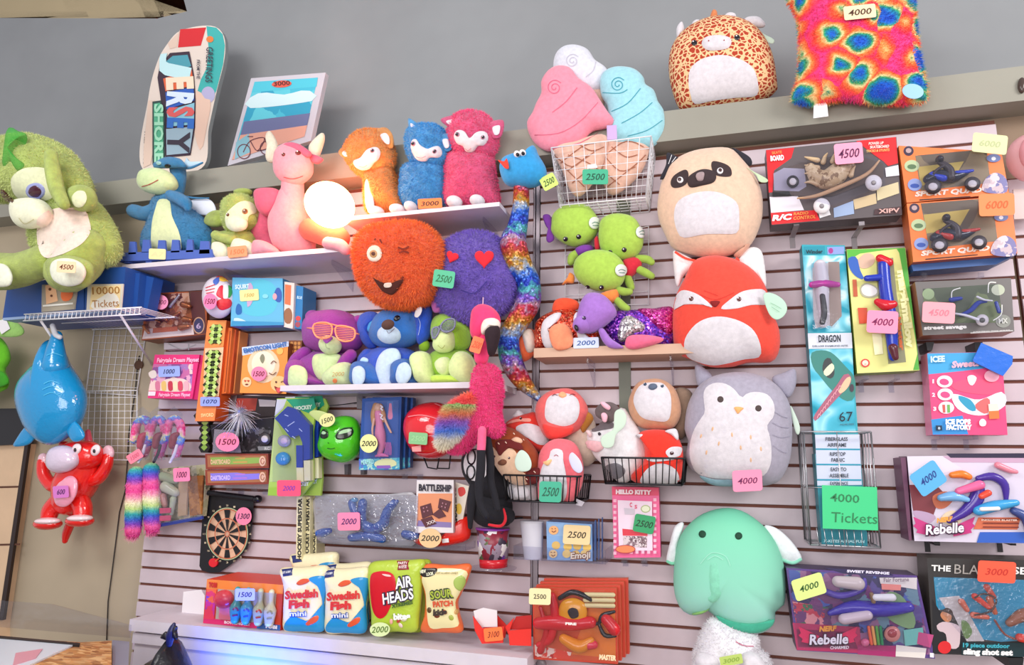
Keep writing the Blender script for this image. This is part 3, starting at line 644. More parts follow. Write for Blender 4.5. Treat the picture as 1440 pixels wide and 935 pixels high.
for s_, n_, sd in ((hd, 9000, 3), (bd, 5000, 4)): it.fur(s_, n_, .014, .0015, seed=sd, avoid=["50,255 90,215 150,203 215,215 245,260 250,310 215,345 150,350 90,345 58,310", "162,470 170,420 240,385 360,385 392,440 395,490 350,545 260,590 200,600 170,560"], mat=M('#cfdb8c', 'plush'), droop=.5)
it.tag(290, 640, 84, 50, 3, .68, '#f6d2a8', '4500', '#6a3a20')
# blue bins
BB = M('#1d4a92', 'satin')
def bin_(name, label, q, t, side=None):
    i = It(name, label, 'storage bin', (q[0][0], q[2][1], t-.1), o=CE, group='blue bins on the wire shelf')
    i.prism('tub', q, t, .05, BB); W = [U(*pts([p], CE)[0], t) for p in q]
    return i
i = bin_('storage_bin', 'blue plastic bin with clear bag of cards on its front', [(28, 372), (345, 290), (345, 466), (10, 492)], .36)
i.prism('rim', [(10, 488), (345, 462), (345, 472), (14, 498)], .365, .3, M('#8fa8cc', 'satin'))
i.prism('label_pouch', [(172, 352), (318, 342), (304, 452), (170, 464)], .37, .362, M('#c9bda6', 'frost', al=.55))
i.print([([(186, 355), (226, 347), (238, 418), (190, 432)], M('#eeb98e', 'paper')), (smooth([(250, 385), (275, 362), (300, 380), (290, 412), (258, 418)], 14), M('#e2703c', 'paper')), ([(176, 435), (300, 425), (300, 432), (176, 442)], M('#e8e4dc', 'paper')), (oval(205, 370, 6, 6), M('#6a3a28', 'paper')), (oval(211, 397, 5, 5), M('#6a3a28', 'paper'))], .371)
i = bin_('storage_bin', 'blue plastic bin with the ten thousand tickets sign', [(352, 285), (516, 278), (500, 462), (347, 466)], .36)
i.prism('side_rib', [(528, 300), (575, 305), (560, 470), (522, 462)], .30, .2, BB); i.prism('side_rib', [(588, 312), (632, 322), (600, 478), (578, 474)], .26, .2, BB); i.prism('rim', [(347, 458), (500, 452), (500, 464), (347, 470)], .365, .3, M('#8fa8cc', 'satin'))
q = i.prism('sign_sleeve', [(360, 350), (506, 348), (497, 456), (355, 460)], .372, .366, M('#d9d2c4', 'paper'))
i.print([([(376, 358), (497, 354), (490, 450), (368, 452)], M('#f3d9a2', 'paper')), (smooth([(372, 440), (385, 420), (420, 400), (450, 382), (480, 395), (490, 430), (450, 455), (400, 458)], 20), M('#f6f1e6', 'gloss'))], .3725, q)
i.text([('10000', 380, 392, 492, 388, 30, '#b0762a', 0, .0), ('Tickets', 380, 446, 488, 440, 30, '#b0762a', 0, 0)], .3745, q)
# blue crate
it = It('plastic_crate', 'periwinkle blue castellated plastic crate on the upper shelf', 'crate', (232, 366, .3), o=Cb)
CRB = M('#4a63b4', 'satin')
it.prism('base', [(18, 762), (538, 742), (545, 790), (20, 808)], .30, .1, CRB)
for x0, x1, y in ((20, 45, 697), (82, 122, 700), (155, 200, 690), (240, 285, 692), (315, 360, 690), (398, 435, 688), (470, 525, 697)):
    it.prism('tooth', [(x0+4, y), (x1-5, y), (x1, y+68), (x0-3, y+70)], .30, .29, CRB)
for x in (70, 190, 300, 420, 500): it.prism('foot', [(x-18, 803-(x-18)*.03), (x+18, 803-(x-18)*.03), (x+16, 820-(x)*.03), (x-16, 820-(x)*.03)], .29, .15, CRB)
it.tag(238, 768, 92, 58, 2, .304, '#f0e6a8', 'A7', '#e4dca8')
# blue dragon
it = It('dragon_plush', 'blue plush dragon with pale green snout and belly in the crate', 'plush toy', (240, 345, .2), o=Cb)
DB, DG = M('#1c86bf', 'shag', s=30, a=.2), M('#cfe0a6', 'plush')
bd = it.puff('body', "225,470 260,440 330,445 400,500 480,560 530,640 540,720 520,765 400,770 250,770 170,760 165,680 200,600 212,520", .19, .085, DB, n=50)
it.fur(bd, 3500, .008, .0012, avoid=["205,720 210,600 235,500 250,470 305,478 320,560 355,640 370,700 365,755 290,765 215,755"])
it.limb('neck', [(285, 500), (330, 430), (355, 360), (350, 300)], [45, 42, 34, 36], .20, DB)
hd = it.puff('head', "145,340 170,312 230,300 290,310 330,345 342,390 310,420 240,440 170,425 140,390", .25, .06, DG)
it.limb('brow', [(235, 282), (290, 268), (350, 270), (385, 285)], [16, 26, 24, 10], .26, DB)
it.patch('eye', oval(296, 284, 17, 10), BLK, dome=.004, n=14); it.patch('eye_rim', oval(248, 270, 14, 10), M('#9ac6c6', 'gloss'), dome=.004, n=14)
it.puff('ear', "355,298 390,262 400,240 420,262 480,262 488,272 440,290 390,302", .22, .01, M('#bcd8e8', 'satin')); it.limb('ear_edge', [(355, 298), (420, 296), (486, 268)], [5, 6, 4], .235, DB)
it.line('mouth', [[(155, 398), (200, 385), (245, 362)]], 4, M('#b03838', 'matte'))
it.patch('belly', "205,720 210,600 235,500 250,470 305,478 320,560 355,640 370,700 365,755 290,765 215,755", M('#dfe6b4', 'plush'), n=40)
it.limb('arm', [(235, 530), (170, 548), (110, 532)], [40, 35, 32], .22, DB); it.limb('arm', [(310, 445), (350, 460), (395, 490), (405, 515)], [24, 28, 28, 18], .28, DB)
it.puff('wing', "412,475 520,468 560,520 540,555 440,545 415,505", .18, .012, M('#dfe2ee', 'satin')); it.limb('wing_edge', [(330, 440), (430, 460), (520, 462)], [6, 5, 3], .2, DB)
# small green monkey
it = It('monkey_plush', 'small lime monkey plush sitting between the two dragons', 'plush toy', (328, 360, .2), o=Cb)
bd = it.puff('body', "560,660 640,640 740,640 780,690 770,780 640,800 550,790 545,720", .2, .06, GR)
hd = it.puff('head', "605,540 620,480 670,445 730,445 775,480 785,560 770,610 700,650 640,655 612,610", .22, .08, GR)
for e in ("500,600 515,555 560,530 605,540 600,600 550,620", "660,430 700,412 750,415 745,440 690,450"): it.puff('ear', e, .2, .03, GR)
it.patch('face', "612,560 640,520 700,480 760,490 780,540 740,560 725,620 670,645 620,620", GRL)
eyes(it, [(718, 536)], 14, M('#6a4426', 'gloss'), ring=M('#a98752', 'gloss')); eyes(it, [(627, 553)], 11, M('#6a4426', 'gloss'))
it.puff('muzzle', "620,600 640,570 690,560 728,590 715,630 665,645 630,630", .29, .03, M('#e3e5c4', 'plush'))
it.limb('arm', [(560, 665), (600, 680), (650, 690)], 24, .27, GR)
for p_ in ("545,710 590,705 625,740 620,790 570,795 545,770", "660,690 720,690 765,720 760,775 700,790 640,780"): it.puff('foot', p_, .27, .03, M('#e8e3c8', 'plush'))
it.fur(hd, 2500, .008, .0012, avoid=["612,560 640,520 700,480 760,490 780,540 740,560 725,620 670,645 620,620"], mat=M('#cfdb8c', 'plush'))
it.tag(676, 755, 105, 60, -6, .31, '#f59a6c', '1500', '#f07a4a')
# pink dragon
it = It('dragon_plush', 'pink plush dragon with cream horns beside the glowing globe', 'plush toy', (405, 356, .22), o=CBx)
PK, PKL = M('#d8607c', 'plush'), M('#eb9aa6', 'plush')
bd = it.puff('body', "190,420 225,395 270,440 290,560 310,640 300,700 180,708 140,660 128,570 160,490", .2, .09, PKL)
it.limb('back', [(180, 500), (120, 560), (100, 640), (150, 700)], [45, 52, 50, 20], .15, PK)
it.limb('neck', [(225, 560), (222, 440), (225, 350)], [60, 45, 42], .22, PKL)
hd = it.puff('head', "148,320 160,262 200,228 245,228 290,262 305,320 290,365 235,405 190,398 155,370", .25, .075, PKL)
it.limb('brow', [(160, 265), (200, 248), (240, 250), (290, 270)], [14, 24, 24, 14], .28, PK)
for e in ("108,290 115,240 108,190 125,170 152,215 158,262 150,300 122,308", "298,270 300,232 350,180 362,192 350,240 330,290 312,298"): it.puff('horn', e, .22, .025, M('#eadcc4', 'plush'))
it.puff('ear', "300,270 355,290 330,312 300,300", .24, .02, PK)
eyes(it, [(183, 272)], 8, M('#6a2a20', 'gloss'), ry=8); eyes(it, [(247, 265)], 13, M('#6a2a20', 'gloss'), ry=10); it.line('mouth', [[(185, 370), (225, 378), (268, 365)]], 3, M('#b04848', 'matte'))
it.puff('wing', "60,440 100,420 165,430 170,490 120,540 75,520", .24, .05, PK); it.puff('foot', "60,650 110,655 160,690 150,708 60,715 48,690", .27, .04, PKL)
it.limb('leg', [(300, 600), (370, 620), (420, 640)], [45, 50, 50], .26, M('#ef6a55', 'plush')); it.limb('foot_side', [(380, 660), (430, 670), (455, 690)], [26, 26, 22], .3, PKL)
# glowing globe
it = It('globe_lamp', 'glowing round white globe lamp between pink dragon and orange alpaca', 'lamp', (463, 330, .36))
it.part('globe', MB().ell(463.5, 288, 32, 31, .36, .094, M('#ff9a66', 'emit', e=30), nu=32, nv=20))
it.part('socket', MB().tubew([U(463, 290, .28), U(463, 290, .24)], [.04, .044], M('#d8cfc8', 'satin'), 16)); it.part('arm', MB().tubew([U(463, 292, .25), U(466, 335, .25)], .012, M('#d8cfc8', 'satin')))
# alpacas
def alpaca(name, label, col, o, body, head, face, ears, eyes_, legs, t, s_, nose, belly=None):
    it = It(name, label, 'plush toy', (*pts([legs[0][:2]], o)[0], t), o=o); A = M(col, 'shag', s=26, a=.30)
    b = it.puff('body', body, t, .085, A); h = it.puff('head', head, t+.02, .085, A)
    for e in ears:
        cx = sum(float(a.split(',')[0]) for a in e.split())/len(e.split()); cy = sum(float(a.split(',')[1]) for a in e.split())/len(e.split()); big = [(cx+(x-cx)*1.6, cy-4+(y-cy)*1.5) for x, y in pts(e)]
        q = it.puff('ear', big, t+.06, .014, A); it.puff('inner_ear', [(cx+(x-cx)*.8, cy+(y-cy)*.8) for x, y in pts(e)], t+.075, .006, M('#ecdde4', 'plush'), parent=q)
    it.patch('face', face, WP, dome=.012, n=40, rings=7); eyes(it, eyes_, 7, ring=M('#a8788e', 'gloss'), dome=.004, lf=.014)
    it.line('mouth', nose, 2.5, M('#c58f9c', 'matte'), lift=.018)
    for x, y, rx, ry in legs: it.ell('foot', x, y, rx, ry, t+.075, .035, WP)
    av = [face]+([belly] if belly else []); F = M(col, 'plush'); it.fur(b, 5200, .012, .0014, seed=5, droop=.8, mat=F, avoid=av); it.fur(h, 4200, .012, .0014, seed=6, droop=.1, mat=F, avoid=av)
    return it
a1 = alpaca('alpaca_plush', 'orange fluffy alpaca plush looking down, on the white shelf', '#f59a48', CBx, "545,360 600,340 655,330 680,400 700,460 705,510 640,528 560,535 545,470 548,410", "452,270 480,210 530,172 600,168 645,190 668,250 668,310 640,345 580,360 520,365 480,330",
       "490,300 520,285 550,250 590,240 608,262 600,292 580,310 560,335 525,340 498,325", ["436,265 450,252 475,260 465,285 445,280", "600,185 630,172 650,195 650,232 625,225"], [(575, 260)], [(588, 520, 34, 20), (682, 512, 34, 22)], .16, 1, [[(520, 318), (540, 322), (555, 312)]], "540,400 555,380 575,450 580,510 560,525 543,490")
a1.puff('belly', "540,400 555,380 575,450 580,510 560,525 543,490", .235, .01, WP)
alpaca('alpaca_plush', 'bright blue fluffy alpaca plush, middle of the three on the shelf', '#3f9fe0', CBx, "715,330 790,300 880,300 905,370 895,470 850,500 740,510 700,470 700,400", "722,210 740,165 790,145 860,148 905,190 915,250 905,310 850,345 790,335 735,290",
       "748,210 765,205 785,232 820,248 860,235 878,262 865,285 825,285 810,300 775,298 752,270 742,235", ["738,130 765,150 755,172 742,165", "875,205 905,200 912,240 890,248"], [(760, 228), (845, 260)], [(740, 500, 26, 22)], .16, 1, [[(775, 280), (795, 285), (812, 278)]])
alpaca('alpaca_plush', 'hot pink fluffy alpaca plush at the right end of the shelf', '#f8568c', CBx, "905,270 990,245 1090,260 1110,340 1125,420 1120,490 1000,500 900,490 893,400", "905,190 925,120 985,88 1060,95 1110,140 1125,210 1105,270 1050,290 960,285 915,250",
       "930,190 948,165 978,172 1000,200 1035,172 1070,175 1080,205 1060,232 1035,235 1015,262 985,262 970,235 945,225", ["890,125 930,115 945,140 910,145", "1095,150 1135,140 1130,185 1105,190"], [(952, 187), (1055, 200)], [(932, 480, 34, 26), (1032, 474, 32, 24)], .16, 1, [[(985, 240), (997, 248), (1010, 238)]])
# ice cream cushions in the white wire basket
basket('wire_basket', 'white wire basket holding the ice cream cone plush toys', U(775, 240, .2).x, U(917, 240, .2).x, U(850, 199, .2).z, U(850, 279, .2).z, .2, WW, 9, 5, .0016, .03, 5)
def cone(label, sw, swcol, conept, t, lines, lc, o=CC, **k):
    it = It('ice_cream_plush', label, 'plush toy', (*pts([conept[-1]], o)[0], t), group=None, o=o); c = M('#e9bba6', 'plush')
    it.puff('waffle_cone', conept, t, .045, c, n=40); q = it.puff('swirl', sw, t+.01, .06, M(swcol, 'plush'), n=72)
    it.line('stitching', lines, 4, M(lc, 'matte'), parent=q, lift=.002); return it
def spiral(x, y, r, tn=1.9):
    return [(x+r*(.15+.85*i/16)*math.cos(i/16*tn*2*math.pi), y+r*(.15+.85*i/16)*math.sin(i/16*tn*2*math.pi)) for i in range(17)]
cone('white ice cream cone plush, hindmost in the white basket', "425,190 440,130 480,95 540,88 600,110 640,165 690,200 705,235 680,290 640,320 560,330 480,300 440,250", '#dcdce6', [(520, 300), (680, 320), (650, 520), (600, 700), (560, 720), (540, 500)], .05, [spiral(522, 165, 36), [(590, 245), (625, 215), (640, 170)]], '#c4c0cc')
i1 = cone('pale turquoise ice cream cone plush in the white basket', "662,260 690,215 750,195 830,205 880,245 892,285 935,315 955,370 985,420 990,500 965,560 920,600 800,610 720,590 700,500 700,400 668,340", '#9fd6e0', [(690, 560), (900, 545), (905, 640), (860, 740), (760, 830), (700, 830), (660, 700)], .08, [spiral(752, 285, 38), [(675, 325), (760, 328), (800, 310)], [(720, 420), (800, 380), (865, 305)], [(770, 480), (860, 430), (925, 375)], [(800, 545), (900, 515), (975, 465)]], '#3a98aa')
i1.line('waffle_lines', [[(690, 640), (795, 570), (880, 600)], [(700, 800), (840, 690), (890, 640)], [(720, 600), (790, 650), (850, 640)], [(680, 640), (760, 720), (840, 700)], [(700, 740), (760, 790)]], 5, M('#a8664a', 'matte'))
i2 = cone('big pink ice cream cone plush leaning left in the white basket', "292,480 320,430 340,380 365,330 365,270 400,215 450,190 510,200 550,250 620,300 660,360 700,420 735,470 700,500 620,520 560,580 480,600 400,622 340,590 305,540", '#f290a4', [(425, 600), (560, 560), (690, 540), (690, 640), (640, 760), (560, 850), (510, 820), (470, 720)], .12, [spiral(432, 300, 40), [(420, 425), (490, 370), (545, 300)], [(305, 540), (450, 530), (560, 470), (650, 375)], [(400, 610), (560, 580), (690, 500)]], '#d86884')
i2.line('waffle_lines', [[(430, 640), (520, 700), (600, 640)], [(440, 700), (570, 600), (640, 580)], [(470, 740), (640, 620)], [(500, 640), (600, 680), (660, 720)], [(500, 800), (620, 700)], [(480, 700), (580, 800)], [(560, 590), (620, 620), (680, 600)]], 5, M('#a8664a', 'matte'))
i2.puff('paper_tab', [(695, 490), (745, 488), (748, 560), (697, 565)], .19, .003, M('#c8a8d8', 'paper'), sm=False)
it = It('price_card', 'green 2500 card hanging on the white wire basket', 'price tag', (838, 258, .205), o=CC); it.tag(637, 750, 130, 76, 0, .206, '#3fae86', '2500', '#12503a')
it.prism('paper_scrap', [(598, 690), (640, 684), (648, 704), (596, 710)], .207, .2055, WHT)
# snake
it = It('snake_plush', 'blue headed plush snake with long rainbow sequin body hanging down', 'plush toy', (738, 555, .15), o=CC)
SQ = M([(0, '#1c2ca8'), (.12, '#2f66d0'), (.22, '#8ea4c0'), (.34, '#b88c30'), (.44, '#b85a24'), (.56, '#b01c44'), (.66, '#a890a8'), (.76, '#6a3ab0'), (.88, '#4aa8a8'), (1, '#2a3ab0')], 'bands', p=.26, d=.13, seq=1)
o = it.o; it.o = Ce; it.limb('body', [(106, 175), (104, 250), (92, 320), (78, 370), (95, 440), (130, 510), (128, 580), (95, 640), (62, 700), (72, 780), (110, 850), (165, 908)], [26, 28, 34, 44, 44, 40, 42, 38, 36, 38, 30, 12], [.2, .2, .2, .21, .19, .16, .17, .17, .17, .16, .14, .12], SQ, n=18)
it.o = o; hd = it.puff('head', "155,715 170,665 225,640 300,625 330,596 350,640 375,680 390,720 375,770 320,800 240,800 180,785", .22, .07, M('#2f9ad8', 'plush'))
for x, y in ((242, 636), (270, 630)): e = it.ell('eye', x, y, 17, 17, .285, .015, WHT); it.ell('pupil', x+2, y+2, 9, 9, .298, .009, BLK, parent=e)
it.puff('tongue', "145,665 175,672 190,658 200,705 182,708 165,690", .3, .004, M('#e03a2c', 'matte'))
it.tag(402, 775, 80, 70, -28, .24, '#c8e070', '2500', '#2a4a18', label='lime swing tag reading 2500')
# ================= big round plush on the right half =================
def squish(name, label, o, body, t, th, col, base, ears=(), earcol=None, **k):
    it = It(name, label, 'plush toy', (*pts([base], o)[0], t), o=o)
    for e in ears: it.puff('ear', e[0], t-.01, .022, M(e[1], 'plush'))
    b = it.puff('body', body, t, th, col if not isinstance(col, str) else M(col, 'plush'), tb=min(th, t-.012), n=60, rings=10, **k); return it, b
# pug
it, bd = squish('pug_plush', 'tan round pug plush with black muzzle hung above the red fox', CS, "200,200 300,150 420,128 540,130 610,190 680,280 725,380 735,480 720,580 660,700 560,750 450,775 330,760 200,720 150,640 110,540 105,440 130,320 160,240", .13, .12, '#e6c3a8', (430, 770))
it.puff('ear', "120,300 155,220 160,150 200,160 235,185 205,220 175,250 150,300 130,308", .17, .015, M('#2c2a33', 'plush')); it.puff('ear', "548,120 600,140 660,180 668,220 630,225 590,180", .15, .015, M('#2c2a33', 'plush'))
it.patch('belly', "205,540 220,450 290,400 400,378 500,395 580,450 592,540 580,625 480,632 380,635 270,655 230,630", WP, n=40)
BRN = M('#3c2e30', 'plush')
it.patch('eye_patch', "185,320 210,280 270,250 290,275 280,330 240,355 195,355", BRN, lift=.003); it.patch('eye_patch', "428,240 435,200 500,212 540,240 545,285 500,292 450,280", BRN, lift=.003)
it.patch('muzzle', "283,310 310,275 370,248 430,255 455,285 440,325 370,345 300,355", BRN, lift=.004, dome=.012)
eyes(it, [(242, 312), (478, 258)], 13, M('#4a3030', 'gloss'), ring=WHT, hl=False, lf=.006); it.patch('nose', "335,295 355,278 385,278 385,305 375,325 345,325", M('#a58f90', 'plush'), lift=.018, dome=.004)
it.line('ear_lines', [[(170, 215), (190, 160)], [(190, 205), (215, 172)]], 3, WHT, t=.187)
it.puff('swing_tag', "635,235 680,260 760,305 755,325 715,320 690,280", .19, .003, M('#c3d6b0', 'paper')); it.puff('foot', "560,760 600,740 645,700 640,650 660,690 640,730 590,775", .13, .03, M('#d9a58c', 'plush'))
# fox (large)
it, bd = squish('fox_plush', 'large red-orange fox plush with white cheeks and belly', CR, "800,440 850,350 950,325 1060,345 1150,400 1215,490 1240,600 1280,700 1280,800 1240,860 1130,862 1040,885 930,885 840,850 760,810 740,700 742,600 760,520", .14, .125, '#f04a38', (1010, 880),
  ears=[("742,310 760,300 850,345 860,370 800,420 770,480 752,440", '#efe6e6'), ("1075,350 1110,295 1150,278 1190,300 1208,380 1212,480 1170,440 1110,400", '#f0eaea')])
it.line('ear_edge', [[(752, 302), (805, 335), (865, 352), (838, 372)], [(1062, 355), (1075, 345), (1060, 335)]], 12, M('#ef4a36', 'plush'), t=.165)
it.patch('cheek', "742,600 752,540 790,498 850,510 900,540 945,585 900,572 830,568 780,575", WP, n=40); it.patch('cheek', "985,590 1030,545 1090,505 1160,492 1205,500 1225,560 1210,572 1140,572 1060,590", WP, n=40)
it.patch('belly', "800,790 810,730 870,660 960,630 1060,645 1140,690 1180,760 1182,830 1100,845 1020,865 940,875 860,855 815,830", WP, n=44, rings=8)
eyes(it, [(837, 541), (1075, 543)], 15, M('#5a2a26', 'gloss')); it.patch('nose', "930,555 955,550 980,555 960,582 940,575", M('#8a1c1c', 'plush'), dome=.006)
it.line('stitching', [[(880, 520), (960, 545), (1050, 510)], [(900, 500), (970, 525)]], 2.5, M('#c22a20', 'matte'))
q = it.puff('swing_tag', "1200,520 1245,512 1300,545 1320,590 1300,630 1262,645 1225,610", .25, .003, M('#b9dcc4', 'paper')); it.line('scribble', [[(1235, 560), (1265, 575), (1290, 590)], [(1240, 580), (1280, 605)]], 3, M('#8fb89c', 'paper'), t=.257, parent=q)
# owl
it, bd = squish('owl_plush', 'large grey owl plush with white heart face and orange beak', CT, "130,560 105,480 125,330 180,220 260,150 370,115 500,108 620,135 720,200 790,300 812,420 812,560 800,680 760,780 700,840 560,862 380,862 250,835 200,780 140,740 110,660", .13, .12, '#a8a2b2', (460, 860),
  ears=[("178,60 260,100 290,150 240,190 190,190", '#a09cae'), ("680,155 760,110 832,90 836,200 780,275", '#a09cae')])
it.patch('face', "232,270 245,215 300,182 370,185 430,220 480,275 520,248 590,240 660,265 695,330 690,400 648,460 665,530 676,620 668,720 620,790 520,805 400,808 280,800 190,770 148,690 142,600 165,500 210,420 240,370", WP, n=72, rings=10)
eyes(it, [(343, 290), (590, 348)], 25, M('#4a3c3a', 'matte'), hl=False, dome=.004); it.patch('beak', "430,342 458,336 495,346 478,365 456,385 440,365", M('#f0b070', 'plush'), dome=.006)
for x, y in ((292, 482), (217, 530), (332, 578), (252, 636), (418, 520), (475, 604), (540, 536), (606, 612), (541, 684)): it.patch('feather_mark', oval(x, y, 7, 19, 12 if x < 400 else -4), M('#e6b890', 'plush'), n=12, rings=2, lift=.005)
it.puff('base_patch', "205,790 300,812 420,818 430,855 330,858 250,835", .22, .015, M('#6f8f98', 'plush')); it.puff('swing_tag', "800,340 815,345 860,450 862,510 845,518 825,470", .12, .004, M('#cfe2d2', 'paper'))
it.line('seam_fold', [[(695, 370), (745, 400), (780, 410)], [(680, 440), (740, 470), (790, 475)], [(680, 520), (740, 540), (795, 530)], [(685, 590), (740, 630), (775, 640)]], 3, M('#8f8a9e', 'plush'))
it.tag(519, 822, 195, 140, -3, .262, '#f58fb0', '4000', '#6a1050', tw=.66, size=.28, label='pink tag reading 4000')
# green elephant
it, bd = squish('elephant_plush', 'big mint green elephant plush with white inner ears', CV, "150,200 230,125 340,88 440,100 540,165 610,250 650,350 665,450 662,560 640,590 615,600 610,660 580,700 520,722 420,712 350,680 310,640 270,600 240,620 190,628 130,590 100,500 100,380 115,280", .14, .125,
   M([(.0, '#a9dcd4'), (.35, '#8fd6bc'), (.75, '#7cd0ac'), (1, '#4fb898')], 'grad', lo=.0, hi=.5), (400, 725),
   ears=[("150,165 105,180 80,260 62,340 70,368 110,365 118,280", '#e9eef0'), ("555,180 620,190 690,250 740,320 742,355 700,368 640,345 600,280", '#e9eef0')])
it.limb('ear_rim', [(68, 358), (90, 368), (114, 362)], 8, .14, M('#7fd0ac', 'plush')); it.limb('ear_edge', [(650, 350), (700, 366), (740, 348)], 9, .14, M('#8fd6bc', 'plush'))
eyes(it, [(244, 220), (427, 229)], 19, M('#12402c', 'matte'), hl=False, dome=.004)
it.limb('trunk', [(310, 380), (312, 440), (310, 500), (290, 530)], [52, 56, 52, 40], .230, M('#86d4b4', 'plush')); it.line('trunk_fold', [[(235, 370), (290, 315), (360, 330), (385, 380)], [(270, 350), (310, 330), (350, 350)]], 3, M('#a6e2cc', 'matte'), lift=.003)
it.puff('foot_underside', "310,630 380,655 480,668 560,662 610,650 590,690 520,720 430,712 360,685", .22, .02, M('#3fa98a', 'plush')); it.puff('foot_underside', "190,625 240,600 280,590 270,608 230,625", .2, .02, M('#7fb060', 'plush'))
# white plush at bottom
it, bd = squish('white_plush', 'fluffy white plush partly below the mint elephant, bottom edge', CV, "245,700 300,640 420,690 520,730 530,800 580,840 600,960 400,990 220,960 200,840 210,790", .2, .10, '#e9e6ea', (400, 980))
it.line('mouth', [[(412, 765), (450, 785), (500, 788)]], 4, M('#c05070', 'matte')); it.puff('ear', "430,850 470,815 530,835 570,900 500,920 440,900", .3, .04, WP); it.puff('ear', "205,850 240,820 320,840 330,900 240,920", .28, .04, WP)
it.fur(bd, 4000, .010, .0014, mat=WP)
it.tag(390, 858, 115, 50, -10, .345, '#b9cf68', '3000', '#8aa83c')
# ================= boxed toys, right side =================
CAR = M('#e9e2dc', 'paper')
def carton(name, label, q, t, col, o, tb=None, cat='toy box', group=None, side=None, base=None):
    it = It(name, label, cat, (*pts([q[3]], o)[0], t), group, o=o); it.t = t
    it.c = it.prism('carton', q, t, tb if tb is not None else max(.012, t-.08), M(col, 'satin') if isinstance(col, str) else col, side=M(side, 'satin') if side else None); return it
R_, OR_, TEAL, NAVY, PINK_, CYAN, YEL = M('#e0242a', 'satin'), M('#f07a30', 'satin'), M('#28a8b8', 'satin'), M('#22306e', 'satin'), M('#ee3a7c', 'satin'), M('#3fb4e0', 'satin'), M('#f0d860', 'satin')
GRY, LGR, BRW = M('#8f8a8e', 'satin'), M('#cfc9cc', 'satin'), M('#8a6a4a', 'satin')
# radio control skateboard
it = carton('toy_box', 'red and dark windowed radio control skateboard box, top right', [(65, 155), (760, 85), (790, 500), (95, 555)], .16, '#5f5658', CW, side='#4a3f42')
t = .16
it.print([([(66, 156), (216, 142), (200, 198), (110, 262), (100, 380), (80, 382)], R_), ([(84, 405), (235, 400), (268, 475), (92, 490)], M('#e6dfe6', 'paper')), ([(90, 490), (330, 475), (352, 530), (96, 553)], R_), ([(545, 107), (757, 86), (770, 225), (715, 240), (690, 215), (640, 180)], R_),
 ([(425, 465), (530, 425), (535, 495), (428, 515)], M('#9aaed0', 'paper')), ([(530, 420), (650, 385), (655, 440), (538, 472)], M('#cfb890', 'paper')), ([(655, 360), (770, 325), (775, 385), (658, 425)], M('#d8c9a0', 'paper')), ([(645, 470), (785, 455), (788, 495), (640, 500)], M('#4a3034', 'paper')),
 ([(345, 490), (400, 470), (410, 500), (352, 518)], WHT), ([(700, 250), (770, 235), (775, 290), (705, 298)], M('#e9e6ee', 'paper')), ([(108, 265), (250, 225), (500, 170), (690, 225), (690, 300), (420, 400), (230, 400), (105, 375)], M('#5a4a44', 'satin')), ([(105, 280), (160, 250), (270, 255), (280, 350), (240, 375), (108, 370)], M('#a8a2b4', 'gloss')), ([(100, 378), (188, 374), (200, 400), (100, 404)], M('#1c1a18', 'paper'))], t, it.c)
it.limb('flame_deck', [(300, 250), (340, 300), (400, 310), (470, 260), (520, 240)], [26, 46, 58, 52, 20], .175, M(('#c9ab84', '#8f6f50', '#dcc29c'), 'busy', s=55), parent=None)
for k_, y in enumerate((200, 240, 280, 325)): it.limb('flame_tip', [(340, y+10), (300, y), (272, y-8+k_*4)], [14, 9, 3], .185, M('#d2b48c', 'satin'))
for k_, (x, y) in enumerate(((380, 190), (430, 185), (500, 200), (528, 260))): it.limb('flame_tip', [(x-10, y+30), (x, y), (x+12, y-18)], [14, 9, 3], .185, M('#d2b48c', 'satin'))
it.limb('board_deck', [(235, 412), (330, 400), (450, 355), (600, 285), (668, 212)], [5, 10, 12, 10, 5], .2, M('#c99f78', 'satin'))
for x, y in ((362, 454), (638, 330)):
    wq = it.ell('wheel', x, y, 45, 42, .20, .016, M('#e6e2e4', 'satin')); it.ell('hub', x, y, 14, 13, .213, .008, GRY, parent=wq)
wq = it.ell('tyre', 208, 323, 33, 33, .178, .01, M('#26232a', 'satin')); it.ell('hub', 208, 323, 19, 19, .186, .006, LGR, parent=wq)
it.prism('window_film', [(108, 262), (500, 160), (700, 215), (700, 345), (410, 450), (240, 400), (105, 378)], .219, .218, CLR)
it.text([('SKATE', 97, 178, 150, 172, 14, '#f09a50'), ('BOARD', 90, 213, 162, 207, 26, '#f4eef0', 0, .05), ('R/C', 98, 532, 198, 524, 28, '#ffffff', .3, .05), ('RADIO', 212, 503, 290, 497, 15, '#f2a04a', .2), ('CONTROL', 210, 527, 330, 518, 17, '#f2a04a', .2), ('XIPV', 665, 492, 778, 486, 22, '#d8a8a0', 0, .03),
 ('POWER UP', 612, 128, 690, 124, 14, '#f6efe6', .2), ('SKATEBOARD', 618, 147, 720, 141, 14, '#f6efe6', .2), ('TRICKS & STUNTS', 598, 168, 722, 160, 13, '#f0c070', .2)], t+.006, it.c)
it.tag(506, 172, 152, 110, -5, .226, '#f7a0bc', '4500', '#5a1a4a')
clips([1120, 1212], 316, .15, parent='the radio control box', h=16, col=M('#b8b0b4', 'frost', al=.5))
